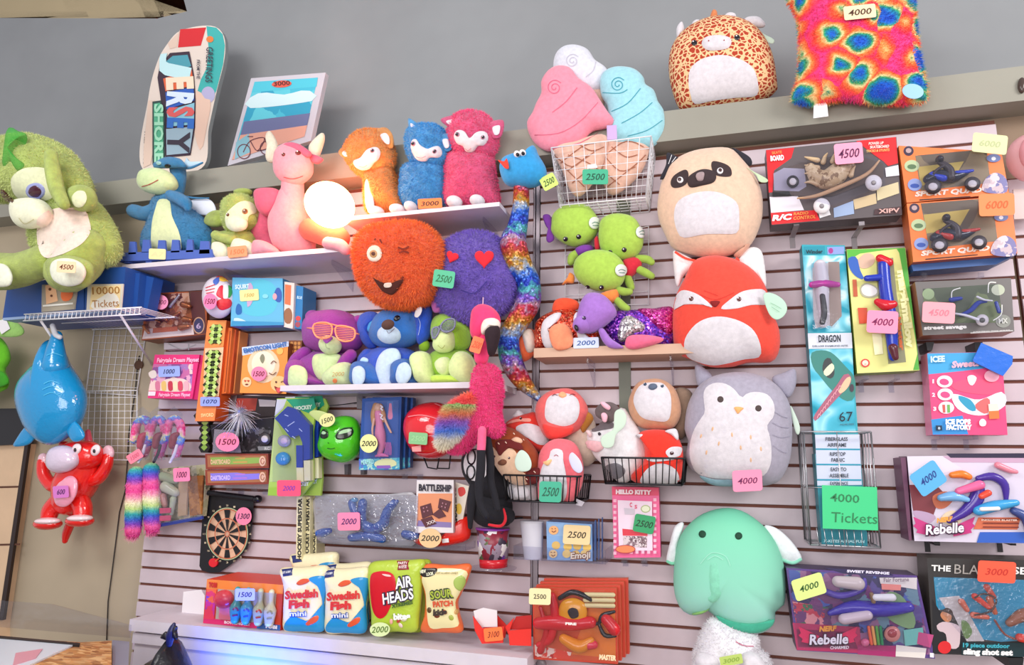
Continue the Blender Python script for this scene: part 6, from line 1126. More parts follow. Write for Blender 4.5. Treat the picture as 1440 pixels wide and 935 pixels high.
it.prism('end_panel', [(935, 140), (990, 148), (980, 398), (932, 388)], .165, .04, M('#e8dcd0', 'satin')); it.print([([(938, 155), (972, 160), (968, 270), (936, 262)], M('#e8784c', 'satin')), (smooth([(935, 300), (965, 285), (978, 330), (965, 370), (936, 360)], 14), M('#9c6a4a', 'satin'))], .1655, q)
it.prism('blue_end', [(990, 160), (1038, 168), (1030, 400), (985, 396)], .15, .04, M('#2f80bc', 'satin')); it.text([('BLUE', 1003, 232, 1030, 236, 14, '#cfe8f4', 0, .04)], .1505, q); it.print([(oval(1010, 342, 14, 14), M('#d84a4a', 'satin')), (oval(1008, 375, 14, 16), M('#a85060', 'satin'))], .1502, q)
it.tag(742, 214, 104, 62, -4, .174, '#f0e89c', '1500', '#d0a850', tw=.5, size=.3)
# pink princess set
it = carton('toy_box', 'pink princess dress set box with lilac tag', [(225, 540), (470, 540), (430, 782), (185, 778)], .13, '#e8347c', CG, tb=.02, side='#d02468')
it.prism('spare_box', [(470, 543), (492, 545), (478, 790), (432, 784)], .12, .02, M('#d42a6c', 'satin'))
q = it.c; t = .13
it.print([([(218, 592), (435, 592), (425, 740), (190, 738)], M(('#c86aa0', '#a878b8', '#e8a8c4', '#8a5090', '#f2d0c8'), 'busy', s=30)), (smooth([(262, 690), (300, 672), (380, 672), (418, 700), (410, 738), (260, 738)], 20), M('#f0d4cc', 'satin')), (smooth([(190, 640), (225, 625), (235, 660), (205, 670)], 12), M('#e8d8d0', 'satin'))]+[(smooth([(x, 690), (x+22, 688), (x+24, 735), (x+2, 735)], 12), M(c, 'satin')) for x, c in ((228, '#d87a98'), (262, '#e8c070'), (298, '#c8344c'), (325, '#f0e0b8'), (352, '#d84860'), (385, '#f0b0b8'))]+[([(190, 742), (230, 742), (226, 765), (188, 765)], M('#f2e2ea', 'paper'))], t, q)
it.text([('Fairytale Dream Playset', 236, 582, 465, 578, 22, '#ffb8d4', .15, .04), ('Fairytale Dream Playset', 245, 768, 418, 768, 18, '#ffb8d4', .15, .04)], t+.007, q)
it.tag(303, 632, 118, 58, -2, .14, '#9db0ee', '1000', '#2a2a5c', tw=.5, size=.42)
# foam swords in orange sleeves
it = carton('toy_box', 'tall orange sleeve with green diamond pattern foam sword', [(515, 352), (618, 352), (552, 902), (445, 905)], .15, '#ef8a48', CG, tb=.06, side='#d85a20'); q = it.c; t = .15
def zig(x0, y0, x1, y1, n, w0):
    L_, R2 = [], []
    for i in range(2*n+1):
        a = i/(2*n); x, y = x0+(x1-x0)*a, y0+(y1-y0)*a; wv = w0*(1 if i % 2 else .55); L_.append((x-wv, y)); R2.append((x+wv, y))
    return L_+R2[::-1]
sw = [(zig(563, 375, 553, 480, 3, 38), M('#2c3418', 'satin')), (zig(548, 515, 525, 768, 6, 45), M('#2c3418', 'satin'))]
for (x0, y0, x1, y1, n) in ((563, 375, 553, 480, 3), (548, 515, 525, 768, 6)):
    for i in range(2*n):
        a = (i+.5)/(2*n); x, y = x0+(x1-x0)*a, y0+(y1-y0)*a
        for k_, dx in enumerate((-22, 22) if i % 2 else (-16, 16)): sw.append((quad(x+dx, y, 20, 20, 45), M('#a8c85c' if (i+k_) % 2 else '#c8e084', 'satin')))
        sw.append((quad(x, y, 12, 12, 45), M('#3c4a20' if i % 2 else '#8aa84c', 'satin')))
it.print([([(522, 360), (612, 358), (600, 490), (528, 500)], M('#f09a50', 'satin')), ([(500, 505), (602, 500), (575, 768), (488, 772)], M('#f2c89c', 'satin'))], t, q); it.print(sw, t+.0008, q, name='sword_pattern')
it.text([('SWORD', 478, 882, 548, 878, 18, '#f6d890', 0, .04)], t+.002, q)
it.tag(527, 797, 106, 50, 0, t+.014, '#9aaae8', '1070', '#26306a', tw=.7, size=.42)
g_ = 'stacked orange toy sleeves behind the diamond sword'
for i_, x in enumerate((628, 650, 672)):
    b_ = carton('toy_sleeve', ('first', 'second', 'third')[i_]+' orange sleeve edge behind the green diamond sword box', [(x, 392+i_*8), (x+21, 396+i_*8), (x+21-34, 752), (x-38, 755)], .13-.02*i_, ('#e07030', '#c85428', '#e88a48')[i_], CG, tb=.05-.01*i_, group=g_)
    b_.line('printed_edge', [[(x+10, 410+i_*8), (x-20, 745)]], 5, M(('#8a3c1c', '#f0a868', '#7a4424')[i_], 'satin'), t=.1304-.02*i_)
it = It('foam_sword', 'lower tip of a green and black diamond foam sword', 'toy', (285, 635, .08), o=CH)
it.print([(zig(445, 85, 440, 260, 4, 28), M('#20201c', 'satin'))], .1)
it.prism('blade', zig(446, 80, 440, 265, 4, 27), .1, .07, M('#26281c', 'satin'))
for i_ in range(7): it.prism('diamond', quad(445-i_*.8, 95+i_*24, 22, 24, 45), .102, .1, M('#a8c85c' if i_ % 2 else '#8ab048', 'satin'))
it.prism('guard', [(388, 85), (405, 65), (425, 100), (415, 130)], .1, .07, M('#1e1e1a', 'satin'))
# emoticon box
it = carton('toy_box', 'orange smiley face light box with pink round tag', [(710, 500), (955, 475), (945, 755), (690, 750)], .14, '#f09a44', CG, tb=.05, side='#8a4a2c'); q = it.c; t = .14
it.print([([(702, 500), (958, 468), (958, 495), (704, 545)], M('#cfe0f4', 'satin')), (oval(820, 600, 88, 95), M('#e8d2a8', 'satin')), (oval(820, 590, 65, 70), M('#f2e8cc', 'satin')), (smooth([(800, 560), (815, 535), (828, 560), (815, 590)], 14), M('#8a8a70', 'satin')), (oval(905, 700, 46, 44), M('#f6c884', 'satin')), (oval(728, 690, 26, 27), M('#f8d09c', 'satin')), (oval(910, 520, 18, 20), M('#f2c060', 'satin')),
 (smooth([(878, 712), (905, 722), (930, 708), (922, 745), (900, 752)], 16), M('#8a2c1c', 'satin')), (smooth([(890, 725), (915, 725), (910, 745), (898, 748)], 12), M('#e85a5a', 'satin')), (heart(720, 684, 7), M('#c8442c', 'satin')), (heart(737, 684, 7), M('#c8442c', 'satin')), (oval(889, 690, 5, 6), M('#5a2c1c', 'satin')), (oval(728, 703, 9, 4), M('#7a2c1c', 'satin'))], t, q)
it.line('wink', [[(915, 692), (925, 686), (935, 690)], [(860, 590), (875, 575), (890, 585)], [(850, 640), (870, 650), (890, 636)]], 5, M('#7a4a2c', 'satin'), t=t+.007, parent=q)
it.text([('EMOTICON LIGHT', 712, 530, 950, 492, 22, '#3f70b0', 0, .05)], t+.008, q)
it.tag(794, 645, 82, 80, 0, t+.014, '#ff86a8', '1500', '#5a1030', rnd=True, size=.34)
it = carton('toy_box', 'brown patterned box edge between the smiley box and magenta bear', [(958, 462), (1032, 462), (1022, 560), (950, 640)], .10, '#8a5030', CG, tb=.02); it.print([(oval(975+(i % 3)*20, 478+(i//3)*22, 8, 9), M('#d8944c', 'satin')) for i in range(9)], .10, it.c)
# tinsel wig pack
it = It('tinsel_wand', 'silver tinsel fibre burst with a pink round 1500 tag', 'toy', (320, 640, .15), o=CH)
m = MB(); rn = random.Random(4); c0 = U(338, 582, .16); tm = M('#e8e6ee', 'metal')
for i in range(150):
    a = rn.uniform(0, 6.28); e_ = rn.uniform(.02, .13); P_ = [c0]; d_ = Vector((math.cos(a), -rn.uniform(.0, .5), math.sin(a)*.8)); 
    for k_ in range(1, 5): P_.append(c0+d_*e_*k_/4+Vector((0, 0, -.03*(k_/4)**2)))
    m.tubew(P_, [.0014, .0012, .001, .0008, .0004], tm, 3)
it.part('tinsel', m, solid=False, kind='stuff'); it.part('hub', MB().ell(338, 582, 10, 9, .15, .012, DK)); it.prism('clear_bag', [(490, 150), (600, 160), (620, 265), (480, 262)], .13, .128, M('#a8a0a4', 'frost', al=.4))
it.tag(553, 212, 115, 94, 0, .175, '#ff84a0', '1500', '#6a1030', rnd=True, size=.3)
it = carton('toy_box', 'black radio control vehicle box behind the silver tinsel', [(470, 130), (775, 95), (780, 262), (490, 268)], .10, '#1e1c20', CH, tb=.02); q = it.c
it.print([([(560, 150), (765, 140), (768, 255), (565, 262)], M(('#2a282c', '#46444a', '#6a686c', '#1a1a1c'), 'busy', s=44)), ([(700, 235), (770, 232), (770, 252), (705, 254)], M('#8a8a90', 'satin')), ([(780, 0), (560, 20)], DK)][:2], .10, q)
it.ell('wheel', 735, 198, 32, 32, .105, .012, M('#3a383c', 'satin')); it.ell('hub', 735, 198, 17, 17, .115, .006, LGR); it.text([('RC', 735, 252, 760, 251, 14, '#d8d8dc', 0, .03)], .103, q)
it = carton('toy_box', 'dark box with red and white panel high behind the tinsel', [(600, -15), (860, -5), (850, 80), (580, 100)], .06, '#33292b', CH, tb=.01); it.print([([(600, 0), (700, 0), (690, 60), (590, 70)], M('#a83c30', 'satin')), ([(705, 5), (790, 10), (785, 40), (710, 40)], M('#c9c0c8', 'satin'))], .06, it.c)
# two dart boards boxes
for k_, (y0, c, c2, lb) in enumerate(((270, '#8fae4c', '#c8a050', 'upper'), (348, '#8a7ad0', '#b07ac8', 'lower'))):
    it = carton('toy_box', lb+' of two long dark orange dart blaster boxes', [(445, y0), (752, y0), (755, y0+70), (448, y0+76)], .13, '#8f3a26', CH, tb=.04, group='two long dark orange boxes'); q = it.c
    it.print([([(455, y0+8), (742, y0+8), (745, y0+60), (458, y0+65)], M('#a86a40', 'satin')), ([(470, y0+18), (600, y0+14), (640, y0+20), (710, y0+18), (712, y0+45), (640, y0+50), (475, y0+55)], M(c, 'satin')), ([(590, y0+20), (640, y0+18), (640, y0+26), (592, y0+27)], M(c2, 'satin')), ([(580, y0+38), (650, y0+36), (650, y0+44), (582, y0+45)], M(c2, 'satin')), (oval(724, y0+36, 16, 25), M('#e6b894', 'satin'))], .13, q)
    it.text([('DARTBOARD', 472, y0+50, 568, y0+48, 20, '#e8c08c' if k_ == 0 else '#d8c0f0', 0, .04)], .133, q)
    it.line('dart_sight', [oval(724, y0+36, 8, 14, 0, 10)], 3, M('#a85a3c', 'satin'), t=.1335, parent=q)
clips([322, 357], 689, .09, parent='the two long orange boxes', h=8)
# rainbow plush headbands
RBF = M([(0, '#e86aa8'), (.2, '#f28ab8'), (.35, '#8a5cc8'), (.5, '#6aa8e8'), (.62, '#f0e8a8'), (.75, '#f2b8d0'), (.9, '#e84a90')], 'bands', p=.11, d=.12)
gb = 'fluffy rainbow headbands in clear bags'
for i_, (x, lb) in enumerate(((130, 'left'), (205, 'middle'), (285, 'right'))):
    it = It('fluffy_headband', 'fluffy pink and rainbow headband in a bag, %s one of three' % lb, 'headband', (x/3.464+160, 650, .1), gb, o=CH)
    hb = it.limb('band', [(x-30, 200), (x-18, 130), (x+12, 100), (x+40, 130), (x+40, 200), (x+20, 270)], 17, .10+.03*i_, RBF)
    it.fur(hb, 2200, .03, .002, seed=20+i_, front=False)
    it.limb('dark_core', [(x, 230), (x+8, 190), (x+25, 175)], [16, 18, 10], .12+.03*i_, M('#8a1838' if i_ else '#c8204c', 'satin')); it.limb('card_strip', [(x-10, 310), (x+10, 270), (x+22, 230)], [6, 7, 6], .15+.03*i_, M(('#f0ecf0', '#1c1a20', '#f0ecf0')[i_], 'satin'))
    it.prism('clear_bag', [(x-30, 70), (x+10, 40), (x+50, 75), (x+45, 300), (x-20, 308)], .165+.03*i_, .1645+.03*i_, M('#f4f4f8', 'clear', s=40, b=.6, g=.06))
    if i_ == 0: it.tag(102, 283, 75, 46, -32, .17, '#ff8aa0', '1500', '#d85a78', tw=.6)
# rainbow fluffy tube scarves
RBS = M([(0, '#e84a98'), (.15, '#f06aa8'), (.27, '#8a4ac0'), (.38, '#3a6ac8'), (.5, '#38b0a8'), (.62, '#c8e08c'), (.74, '#f4ecc8'), (.88, '#f2a0b8'), (1, '#e84a98')], 'bands', p=.2, d=.02)
for i_, (x0, x1, y0, y1, t, lb) in enumerate(((108, 95, 360, 660, .16, 'left'), (182, 190, 340, 640, .13, 'right'))):
    it = It('fluffy_tube', 'long fluffy rainbow striped slap band, %s of the pair' % lb, 'toy', (x0/3.464+160, y1/3.464+560, t), 'pair of fluffy rainbow bands', o=CH)
    tb_ = it.limb('tube', [(x0, y0+10), ((x0+x1)/2, (y0+y1)/2), (x1, y1-20)], [33, 36, 32], t, RBS, n=14); it.fur(tb_, 6500, .034, .0019, seed=30+i_, front=False, droop=1.2)
# bag of slime figures
it = It('toy_bag', 'clear bag of pale green toys with brown card and pink tag', 'packaging', (260, 740, .1), o=CH)
it.prism('header_card', [(215, 345), (460, 320), (430, 575), (225, 610)], .07, .04, M(('#9a9468', '#b8b488', '#7c7850', '#c8bf98', '#d8c8a0'), 'busy', s=34)); it.prism('brown_panel', [(360, 380), (435, 375), (425, 565), (370, 575)], .085, .075, M(('#a8682c', '#8f5424', '#c08040'), 'busy', s=40)); it.prism('tan_panel', [(315, 400), (360, 398), (352, 570), (312, 575)], .09, .08, M('#c9a880', 'satin'))
for i_, (a, b, r) in enumerate((((240, 380), (300, 400), 22), ((255, 430), (300, 460), 26), ((290, 490), (280, 560), 14), ((240, 480), (250, 520), 18))): it.limb('green_toy', [a, b], [r, r*.7], .10, M(('#a8b488', '#c8ccaa', '#bac49c', '#b87a70')[i_], 'gloss'))
for x, y in ((245, 548), (245, 585)): it.prism('red_label', [(x-32, y-12), (x+30, y-15), (x+30, y+10), (x-30, y+14)], .125, .12, M('#e0406a', 'satin'))
it.prism('blue_strip', [(215, 610), (430, 572), (432, 588), (218, 628)], .11, .10, M('#2c3f8c', 'satin')); it.prism('clear_film', [(215, 350), (400, 330), (425, 580), (222, 612)], .15, .1495, M('#f4f4f8', 'clear', s=40, b=.6, g=.06))
it.tag(330, 372, 80, 66, -3, .155, '#ff88ac', '1000', '#5a1844', tw=.6)
# magnetic dart board banner
it = It('dartboard', 'black roll-up magnetic dartboard with rod hung on slats', 'game', (318, 805, .03), o=CK)
q = it.prism('banner', [(62, 48), (318, 75), (313, 170), (298, 290), (284, 335), (240, 385), (180, 432), (140, 458), (90, 460), (50, 447), (38, 425), (48, 250)], .03, .026, M('#17161b', 'satin'))
it.limb('rod', [(45, 42), (340, 80)], 13, .045, M('#15141a', 'satin')); it.limb('rod_end', [(38, 45), (46, 46)], 19, .045, M('#15141a', 'gloss')); it.limb('rod_end', [(334, 80), (342, 80)], 19, .045, M('#15141a', 'gloss'))
cx_, cy_, ra, rb_ = 181, 259, 106, 134; ar_ = [(oval(cx_, cy_, ra, rb_, 0, 40), M('#a8b48c', 'satin')), (oval(cx_, cy_, ra-3, rb_-4, 0, 40), M('#e6b898', 'satin'))]
def sec(i, r0, r1):
    a0, a1 = math.radians(i*18-9), math.radians(i*18+9); return [(cx_+ra*r*math.cos(a), cy_+rb_*r*math.sin(a)) for r, a in ((r0, a0), (r1, a0), (r1, (a0+a1)/2), (r1, a1), (r0, a1))]
for i in range(20):
    if i % 2: ar_.append((sec(i, .62, .93), M('#1c1a1e', 'satin'))); ar_.append((sec(i, .1, .56), M('#1c1a1e', 'satin')))
it.print(ar_, .0302, q, name='dart_target_print')
it.line('ring', [oval(cx_, cy_, ra*f_, rb_*f_, 0, 36)+[(cx_+ra*f_, cy_)] for f_ in (.95, .59, .1)], 4, M('#c8603c', 'satin'), t=.0482, parent=q, sub=2); it.line('outer_ring', [oval(cx_, cy_, ra*1.0, rb_*1.0, 0, 36)+[(cx_+ra, cy_)]], 3, M('#b8c89c', 'satin'), t=.0482, parent=q, sub=2)
nm = (20, 1, 18, 4, 13, 6, 10, 15, 2, 17, 3, 19, 7, 16, 8, 11, 14, 9, 12, 5)
it.text([(str(n_), cx_+(ra+13)*math.sin(i*math.pi/10)-5, cy_-(rb_+13)*math.cos(i*math.pi/10)+5, cx_+(ra+13)*math.sin(i*math.pi/10)+6, cy_-(rb_+13)*math.cos(i*math.pi/10)+5, 9, '#d8c8a8') for i, n_ in enumerate(nm)], .0305, q, name='number_print', join=True)
it.part('red_dart', MB().prism(oval(270+108/3.667, 680+408/3.667, 6, 6.2), .04, .031, M('#e0202c', 'gloss'))); it.limb('dart_tip', [(122, 400), (145, 380)], 4, .038, M('#e0603c', 'satin'))
it.tag(266, 168, 82, 92, 0, .05, '#ff8cb0', '1300', '#3a1a4a', rnd=True, size=.3)
# hockey set blister cards
for i_, dx in enumerate((62, 0)):
    it = It('hockey_set', ('front' if i_ else 'rear')+' blister card of blue stick hockey set, green and white', 'toy', (420-dx*.3, 695, .1), 'hockey set cards', o=CJ); t = .12+.05*i_
    d = lambda L_: [(x+dx*.9, y-dx*.25) for x, y in L_]
    q = it.prism('card', d([(90, 95), (160, 92), (300, 90), (345, 150), (325, 300), (325, 640), (245, 735), (30, 728), (60, 400)]) if i_ else d([(160, 110), (350, 110), (370, 160), (325, 300), (330, 640), (320, 745), (80, 740)]), t, t-.012, M('#a8c850', 'satin'))
    it.print([(d([(90, 100), (155, 98), (130, 160), (75, 210)]), M('#c9ccd8', 'satin')), (d([(60, 400), (75, 220), (130, 330), (200, 370), (220, 540), (220, 630), (40, 640)]), M('#b8cc78', 'satin')), (d([(150, 100), (330, 92), (345, 150), (300, 190), (200, 155)]), M('#1f9c74', 'satin')), (d([(36, 680), (250, 660), (245, 733), (32, 727)]), M('#9cc43c', 'satin'))], t, q)
    it.text([('HOCKEY', *d([(205, 172)])[0], *d([(320, 160)])[0], 24, '#dff0d8', .1, .05), ('HOCKEY', *d([(200, 668)])[0], *d([(300, 662)])[0], 24, '#e6f4d0', 0, .05)], t+.003, q)
    it.prism('stick_blade', d([(75, 225), (160, 145), (215, 165), (305, 265), (305, 490), (265, 500), (255, 380), (235, 330), (180, 350), (100, 250)]), t+.03, t+.005, M('#1a3c9c', 'gloss')); it.prism('stick_shaft', d([(215, 400), (258, 400), (258, 545), (217, 545)]), t+.036, t+.005, M('#1a3c9c', 'gloss')); it.prism('stick_tip', d([(217, 545), (260, 545), (262, 640), (220, 640)]), t+.034, t+.005, M('#ece6b4', 'satin')); it.prism('stick_tip', d([(265, 500), (306, 498), (308, 630), (268, 632)]), t+.032, t+.005, M('#e8e2b0', 'satin'))
    it.line('printed_marks', [d([(160, 275), (205, 245)]), d([(145, 290), (165, 310)]), d([(140, 200), (165, 210)]), d([(235, 290), (255, 310)]), d([(190, 340), (210, 355)])], 5, M('#c8d8f8', 'satin'), t=t+.0308)
    if i_:
        w_ = it.ell('puck', 138, 372, 42, 40, t+.01, .014, M('#a8a8b8', 'gloss')); it.ell('puck_centre', 138, 372, 24, 22, t+.02, .008, M('#d8c0d8', 'gloss'), parent=w_); it.ell('ball', 130, 487, 46, 44, t+.01, .022, M('#2c98d0', 'gloss')); it.text([('16', 118, 500, 145, 498, 18, '#a8e0f4')], t+.034)
        it.prism('blister_film', [(70, 200), (160, 120), (320, 250), (320, 640), (60, 640)], t+.042, t+.0415, CLR)
        it.tag(168, 680, 155, 105, 0, t+.046, '#f2506a', '2000', '#7a3a9c', tw=.5, size=.3, label='clear red tag pouch reading 2000')
# hockey stick sleeves
for i_, (x, lb) in enumerate(((548, 'left'), (588, 'middle'), (622, 'right'))):
    it = carton('stick_box', 'narrow cream hockey stick box with black lettering, %s of three' % lb, [(x-8, 66), (x+22, 66), (x+18, 430-i_*10), (x-12, 430-i_*10)], .13-.03*i_, '#e6dcae', CK, tb=.06-.03*i_, group='narrow cream hockey boxes')
    it.text([('HOCKEY SUPERSTAR', x+14-i_, 395-i_*12, x+18-i_, 75, 18, '#26221e', 0, .05)], .1312-.03*i_, it.c)
# alien ball
it = It('alien_ball', 'shiny green inflatable ball with a scowling alien face', 'ball', (495, 650, .14), o=CJ)
it.puff('ball', "385,340 400,270 450,230 530,205 600,225 632,300 635,400 610,470 550,512 480,510 410,480 370,420", .14, .085, M('#4cc41c', 'vinyl'), n=44, rings=10, p=2)
it.patch('eye', "475,350 490,310 530,290 575,285 590,310 575,340 530,360 490,362", M('#14200c', 'gloss'), n=36); it.patch('eye_shine', "490,330 510,305 560,292 580,300 560,315 520,325", M('#a8d0a0', 'gloss'), lift=.005, n=24); it.patch('eye', "375,345 385,305 405,300 425,320 425,345 400,358", M('#14200c', 'gloss'), n=24); it.patch('eye_shine', "385,325 395,308 415,318 405,330", M('#a8d0a0', 'gloss'), lift=.005, n=14)
it.line('brow', [[(470, 345), (490, 310), (530, 288), (585, 284)], [(388, 300), (410, 296), (428, 318)], [(420, 418), (445, 422), (470, 417)], [(425, 380), (430, 388)]], 5, M('#1c5a10', 'satin')); it.puff('print_patch', "300,190 340,170 420,190 470,240 420,262 370,250 340,230", .235, .004, M('#b9c87c', 'satin'))
it.tag(418, 235, 105, 88, -18, .245, '#e0de94', '1500', '#4a4426', rnd=True, size=.34)
# display hooks under the ball
it = It('slatwall_clip', 'two grey plastic slat hooks below the alien ball', 'hook', (495, 665, .02), o=CJ)
for x in (543, 648): it.prism('hook', [(x-13, 525), (x+13, 522), (x+11, 590), (x-11, 592)], .03, .002, M('#5c565a', 'satin'))
it = It('hanger_arm', 'thin dark metal hanger bar above the alien ball', 'hook', (490, 570, .08), o=CJ); it.part('bar', MB().tubew([U(455, 571, .12), U(480, 569, .06), U(510, 565, .01)], .0022, M('#4a4448', 'metal'), 6)); it.prism('pin_plate', [(610, 60), (650, 60), (645, 160), (612, 160)], .03, .002, M('#8a8288', 'satin'))
# mermaid doll boxes
for i_ in (2, 1, 0):
    lb = ('front blue doll box showing a pink mermaid doll', 'second blue doll box directly behind the front one', 'rearmost blue doll box of the stack')[i_]
    x = 34*i_; T = .17-.035*i_
    it = carton('doll_box', lb, [(648+x, 95-x*.15), (905+x*1.1, 82+x*.1), (890+x, 560-x*.2), (625+x, 562-x*.2)], T, '#1c4a94', CJ, tb=T-.03, side='#17407f', group='blue doll boxes')
    q = it.c; it.print([([(625+x, 490), (892+x, 480), (892+x, 556-x*.2), (627+x, 560-x*.2)], M(('#3c9ac0', '#6ab8c8', '#a8d8c8', '#5a6ac0'), 'busy', s=40))], T, q)
    if i_: continue
    it.print([([(665, 115), (885, 105), (880, 480), (655, 485)], M('#1f56a8', 'satin')), ([(810, 115), (850, 113), (848, 230), (810, 232)], M('#3f70bc', 'satin')), (smooth([(825, 125), (838, 125), (842, 170), (845, 225), (815, 225), (820, 170)], 14), M('#e88aac', 'satin')), (smooth([(730, 510), (800, 485), (860, 500), (870, 530), (800, 545), (735, 540)], 18), M('#d8dca8', 'satin')), ([(740, 532), (830, 530), (835, 550), (742, 552)], M('#8a5cb8', 'satin'))], T+.0004, q)
    it.text([('MERMAID', 640, 525, 725, 520, 28, '#a8e4e0', 0, .04)], T+.004, q)
    it.limb('doll_body', [(755, 190), (760, 260), (765, 330), (775, 400), (760, 460)], [26, 24, 34, 22, 16], T+.012, M('#e080a8', 'satin')); it.ell('doll_head', 752, 155, 22, 30, T+.016, .014, M('#e8b898', 'satin')); it.limb('hair', [(735, 140), (722, 200), (722, 260)], [18, 20, 12], T+.012, M('#c89058', 'satin')); it.limb('hair', [(765, 140), (785, 200), (788, 240)], [14, 16, 10], T+.010, M('#c89058', 'satin'))
    it.limb('arm', [(725, 230), (714, 290), (716, 330)], [8, 7, 6], T+.02, M('#e8b898', 'satin')); it.limb('arm', [(790, 220), (812, 270), (835, 315)], [8, 7, 6], T+.02, M('#e8b898', 'satin')); it.line('pink_tassels', [[(790+k_*10, 380), (800+k_*9, 420), (790+k_*11, 465)] for k_ in range(5)], 4, M('#e868b0', 'satin'), t=T+.02); it.limb('tail_fin', [(735, 470), (770, 462), (815, 470)], [5, 12, 5], T+.016, M('#e070b0', 'satin'))
    it.line('sparkle_print', [[(765, 140), (780, 150), (768, 160), (782, 172)], [(760, 195), (778, 205), (768, 220), (785, 232)]], 8, WHT, t=T+.034); it.prism('window_film', [(665, 115), (885, 105), (880, 480), (655, 485)], T+.040, T+.0395, CLR)
    it.tag(690, 388, 115, 122, 0, T+.045, '#ecea9c', '2000', '#2c2a22', rnd=True, tw=.8, size=.28)
clips([553, 575], 667, .12, parent='the doll boxes', h=8)
# red ball in black stand
it = It('inflatable_ball', 'red rubber ball in clear wrap beside the doll boxes', 'ball', (610, 645, .14), o=CJ)
it.puff('ball', "925,300 945,200 1010,140 1100,118 1180,130 1250,190 1280,300 1260,400 1200,460 1120,488 1030,475 960,410", .14, .10, M('#e2202c', 'vinyl'), n=48, rings=10, p=2)
it.line('wrap_seam', [[(950, 215), (1040, 205), (1150, 235), (1230, 290)], [(1010, 450), (1100, 450), (1200, 400)], [(1120, 130), (1180, 160), (1240, 220)], [(1060, 340), (1140, 330), (1180, 320)]], 7, M('#f08088', 'gloss'))
it.tag(1012, 355, 122, 78, 4, .25, '#8cc88c', '2500', '#a8dca0', size=.4); it.prism('film_tab', [(970, 410), (1030, 400), (1032, 440), (975, 442)], .235, .233, M('#f09a98', 'satin'))
it = It('ball_stand', 'black bent wire stand below the red ball', 'stand', (635, 658, .05), o=CJ); it.part('wire', MB().tubew([U(x/4.645+370, y/4.645+540, .06) for x, y in ((1050, 480), (1075, 545), (1135, 555), (1150, 480), (1140, 550), (1215, 552), (1225, 460))], .0035, M('#1a181e', 'satin'), 6))
# balloon dog bag
it = It('balloon_animal', 'bagged blue balloon dog kit in clear crinkled film', 'toy', (520, 770, .13), o=Cc)
BL = M('#1c58b4', 'vinyl'); it.puff('film_bag', "60,75 300,65 520,62 685,72 690,350 600,385 400,380 200,372 70,345 50,200", .075, .012, M('#b8b4b8', 'foil'), n=40)
it.limb('body', [(350, 250), (420, 280), (480, 240)], [30, 34, 30], .13, BL); it.limb('leg', [(350, 240), (345, 180), (350, 120)], [24, 26, 28], .13, BL); it.limb('ear', [(285, 120), (295, 160), (320, 200)], [26, 24, 18], .13, BL); it.limb('neck', [(480, 240), (500, 170), (540, 120)], [32, 28, 24], .13, BL); it.limb('leg', [(280, 330), (380, 320), (470, 340)], [24, 30, 24], .13, BL); it.limb('tail', [(530, 130), (560, 110)], [22, 12], .13, BL); it.limb('balloon_roll', [(80, 305), (110, 300), (145, 290)], [22, 26, 18], .13, BL); it.limb('balloon_roll', [(610, 310), (645, 320), (680, 320)], [26, 28, 20], .13, BL); it.ell('foot', 300, 100, 20, 16, .14, .02, M('#5aa8d8', 'vinyl'))
it.prism('clear_film', [(55, 72), (690, 68), (690, 355), (70, 345)], .165, .1645, M('#f4f4f8', 'clear', s=24, b=1.0, g=.10))
it.tag(264, 232, 138, 110, -1, .17, '#f788a8', '2000', '#4a2064', tw=.66, size=.32)
acrylic('acrylic_tray', 'clear acrylic tray under the silver balloon bag and board game', U(445, 770, .12).x, U(655, 775, .12).x, U(560, 770, .12).z, .12, .03)
# board game pouch
it = carton('board_game', 'small battle board game pack with cream round tag', [(682, -22), (908, -22), (905, 302), (670, 302)], .16, '#e9e2e4', Cc, tb=.14); q = it.c; t = .16
it.print([([(690, 60), (900, 60), (895, 270), (680, 260)], M('#e8966c', 'satin')), ([(690, 225), (893, 238), (893, 270), (682, 262)], M('#8c7ab0', 'satin'))], t, q)
DB_ = M('#5c2c34', 'satin')
for ol in ([(700, 140), (765, 120), (780, 190), (715, 215)], [(705, 220), (770, 200), (800, 245), (735, 270)], [(820, 90), (890, 110), (870, 175), (810, 150)], [(775, 190), (825, 150), (860, 200), (815, 215)]): it.prism('game_case', ol, t+.005, t+.001, DB_)
it.print([(oval(x, y, 4, 5), M('#b8808c', 'satin')) for x, y in ((722, 150), (742, 145), (726, 172), (748, 166), (840, 120), (860, 126), (835, 140), (855, 146))], t+.0055, q)
it.text([('BATTLESHIP', 692, 42, 893, 48, 38, '#2a2432', 0, .05), ('XXX', 745, 255, 800, 235, 18, '#f0e0dc')], t+.007, q)
it.tag(763, 335, 138, 120, 2, t+.012, '#ecc894', '2000', '#2c2420', rnd=True, tw=.78, size=.28)
it = It('red_tray', 'red curved plastic tray beneath the battle board game', 'packaging', (640, 765, .1), o=Cc); it.puff('tray', "655,335 700,300 900,320 940,230 990,200 1010,260 1005,335 930,370 850,385 760,390 690,375", .10, .04, M('#e8281c', 'gloss'), n=40); it.prism('white_print', [(835, 340), (875, 335), (878, 360), (838, 365)], .142, .14, WHT)
it = carton('toy_pack', 'red and cream card pack beside the board game', [(918, -8), (1002, 15), (960, 240), (900, 300)], .12, '#e8dccc', Cc, tb=.11); it.print([(smooth([(935, 30), (970, 22), (980, 60), (945, 80)], 14), M('#d83a34', 'satin')), (oval(940, 155, 18, 34), M('#e8c040', 'satin'))], .12, it.c)
it.text([('SMASHING', 930, 250, 920, 25, 18, '#2a2422', 0, .05)], .1215, it.c)
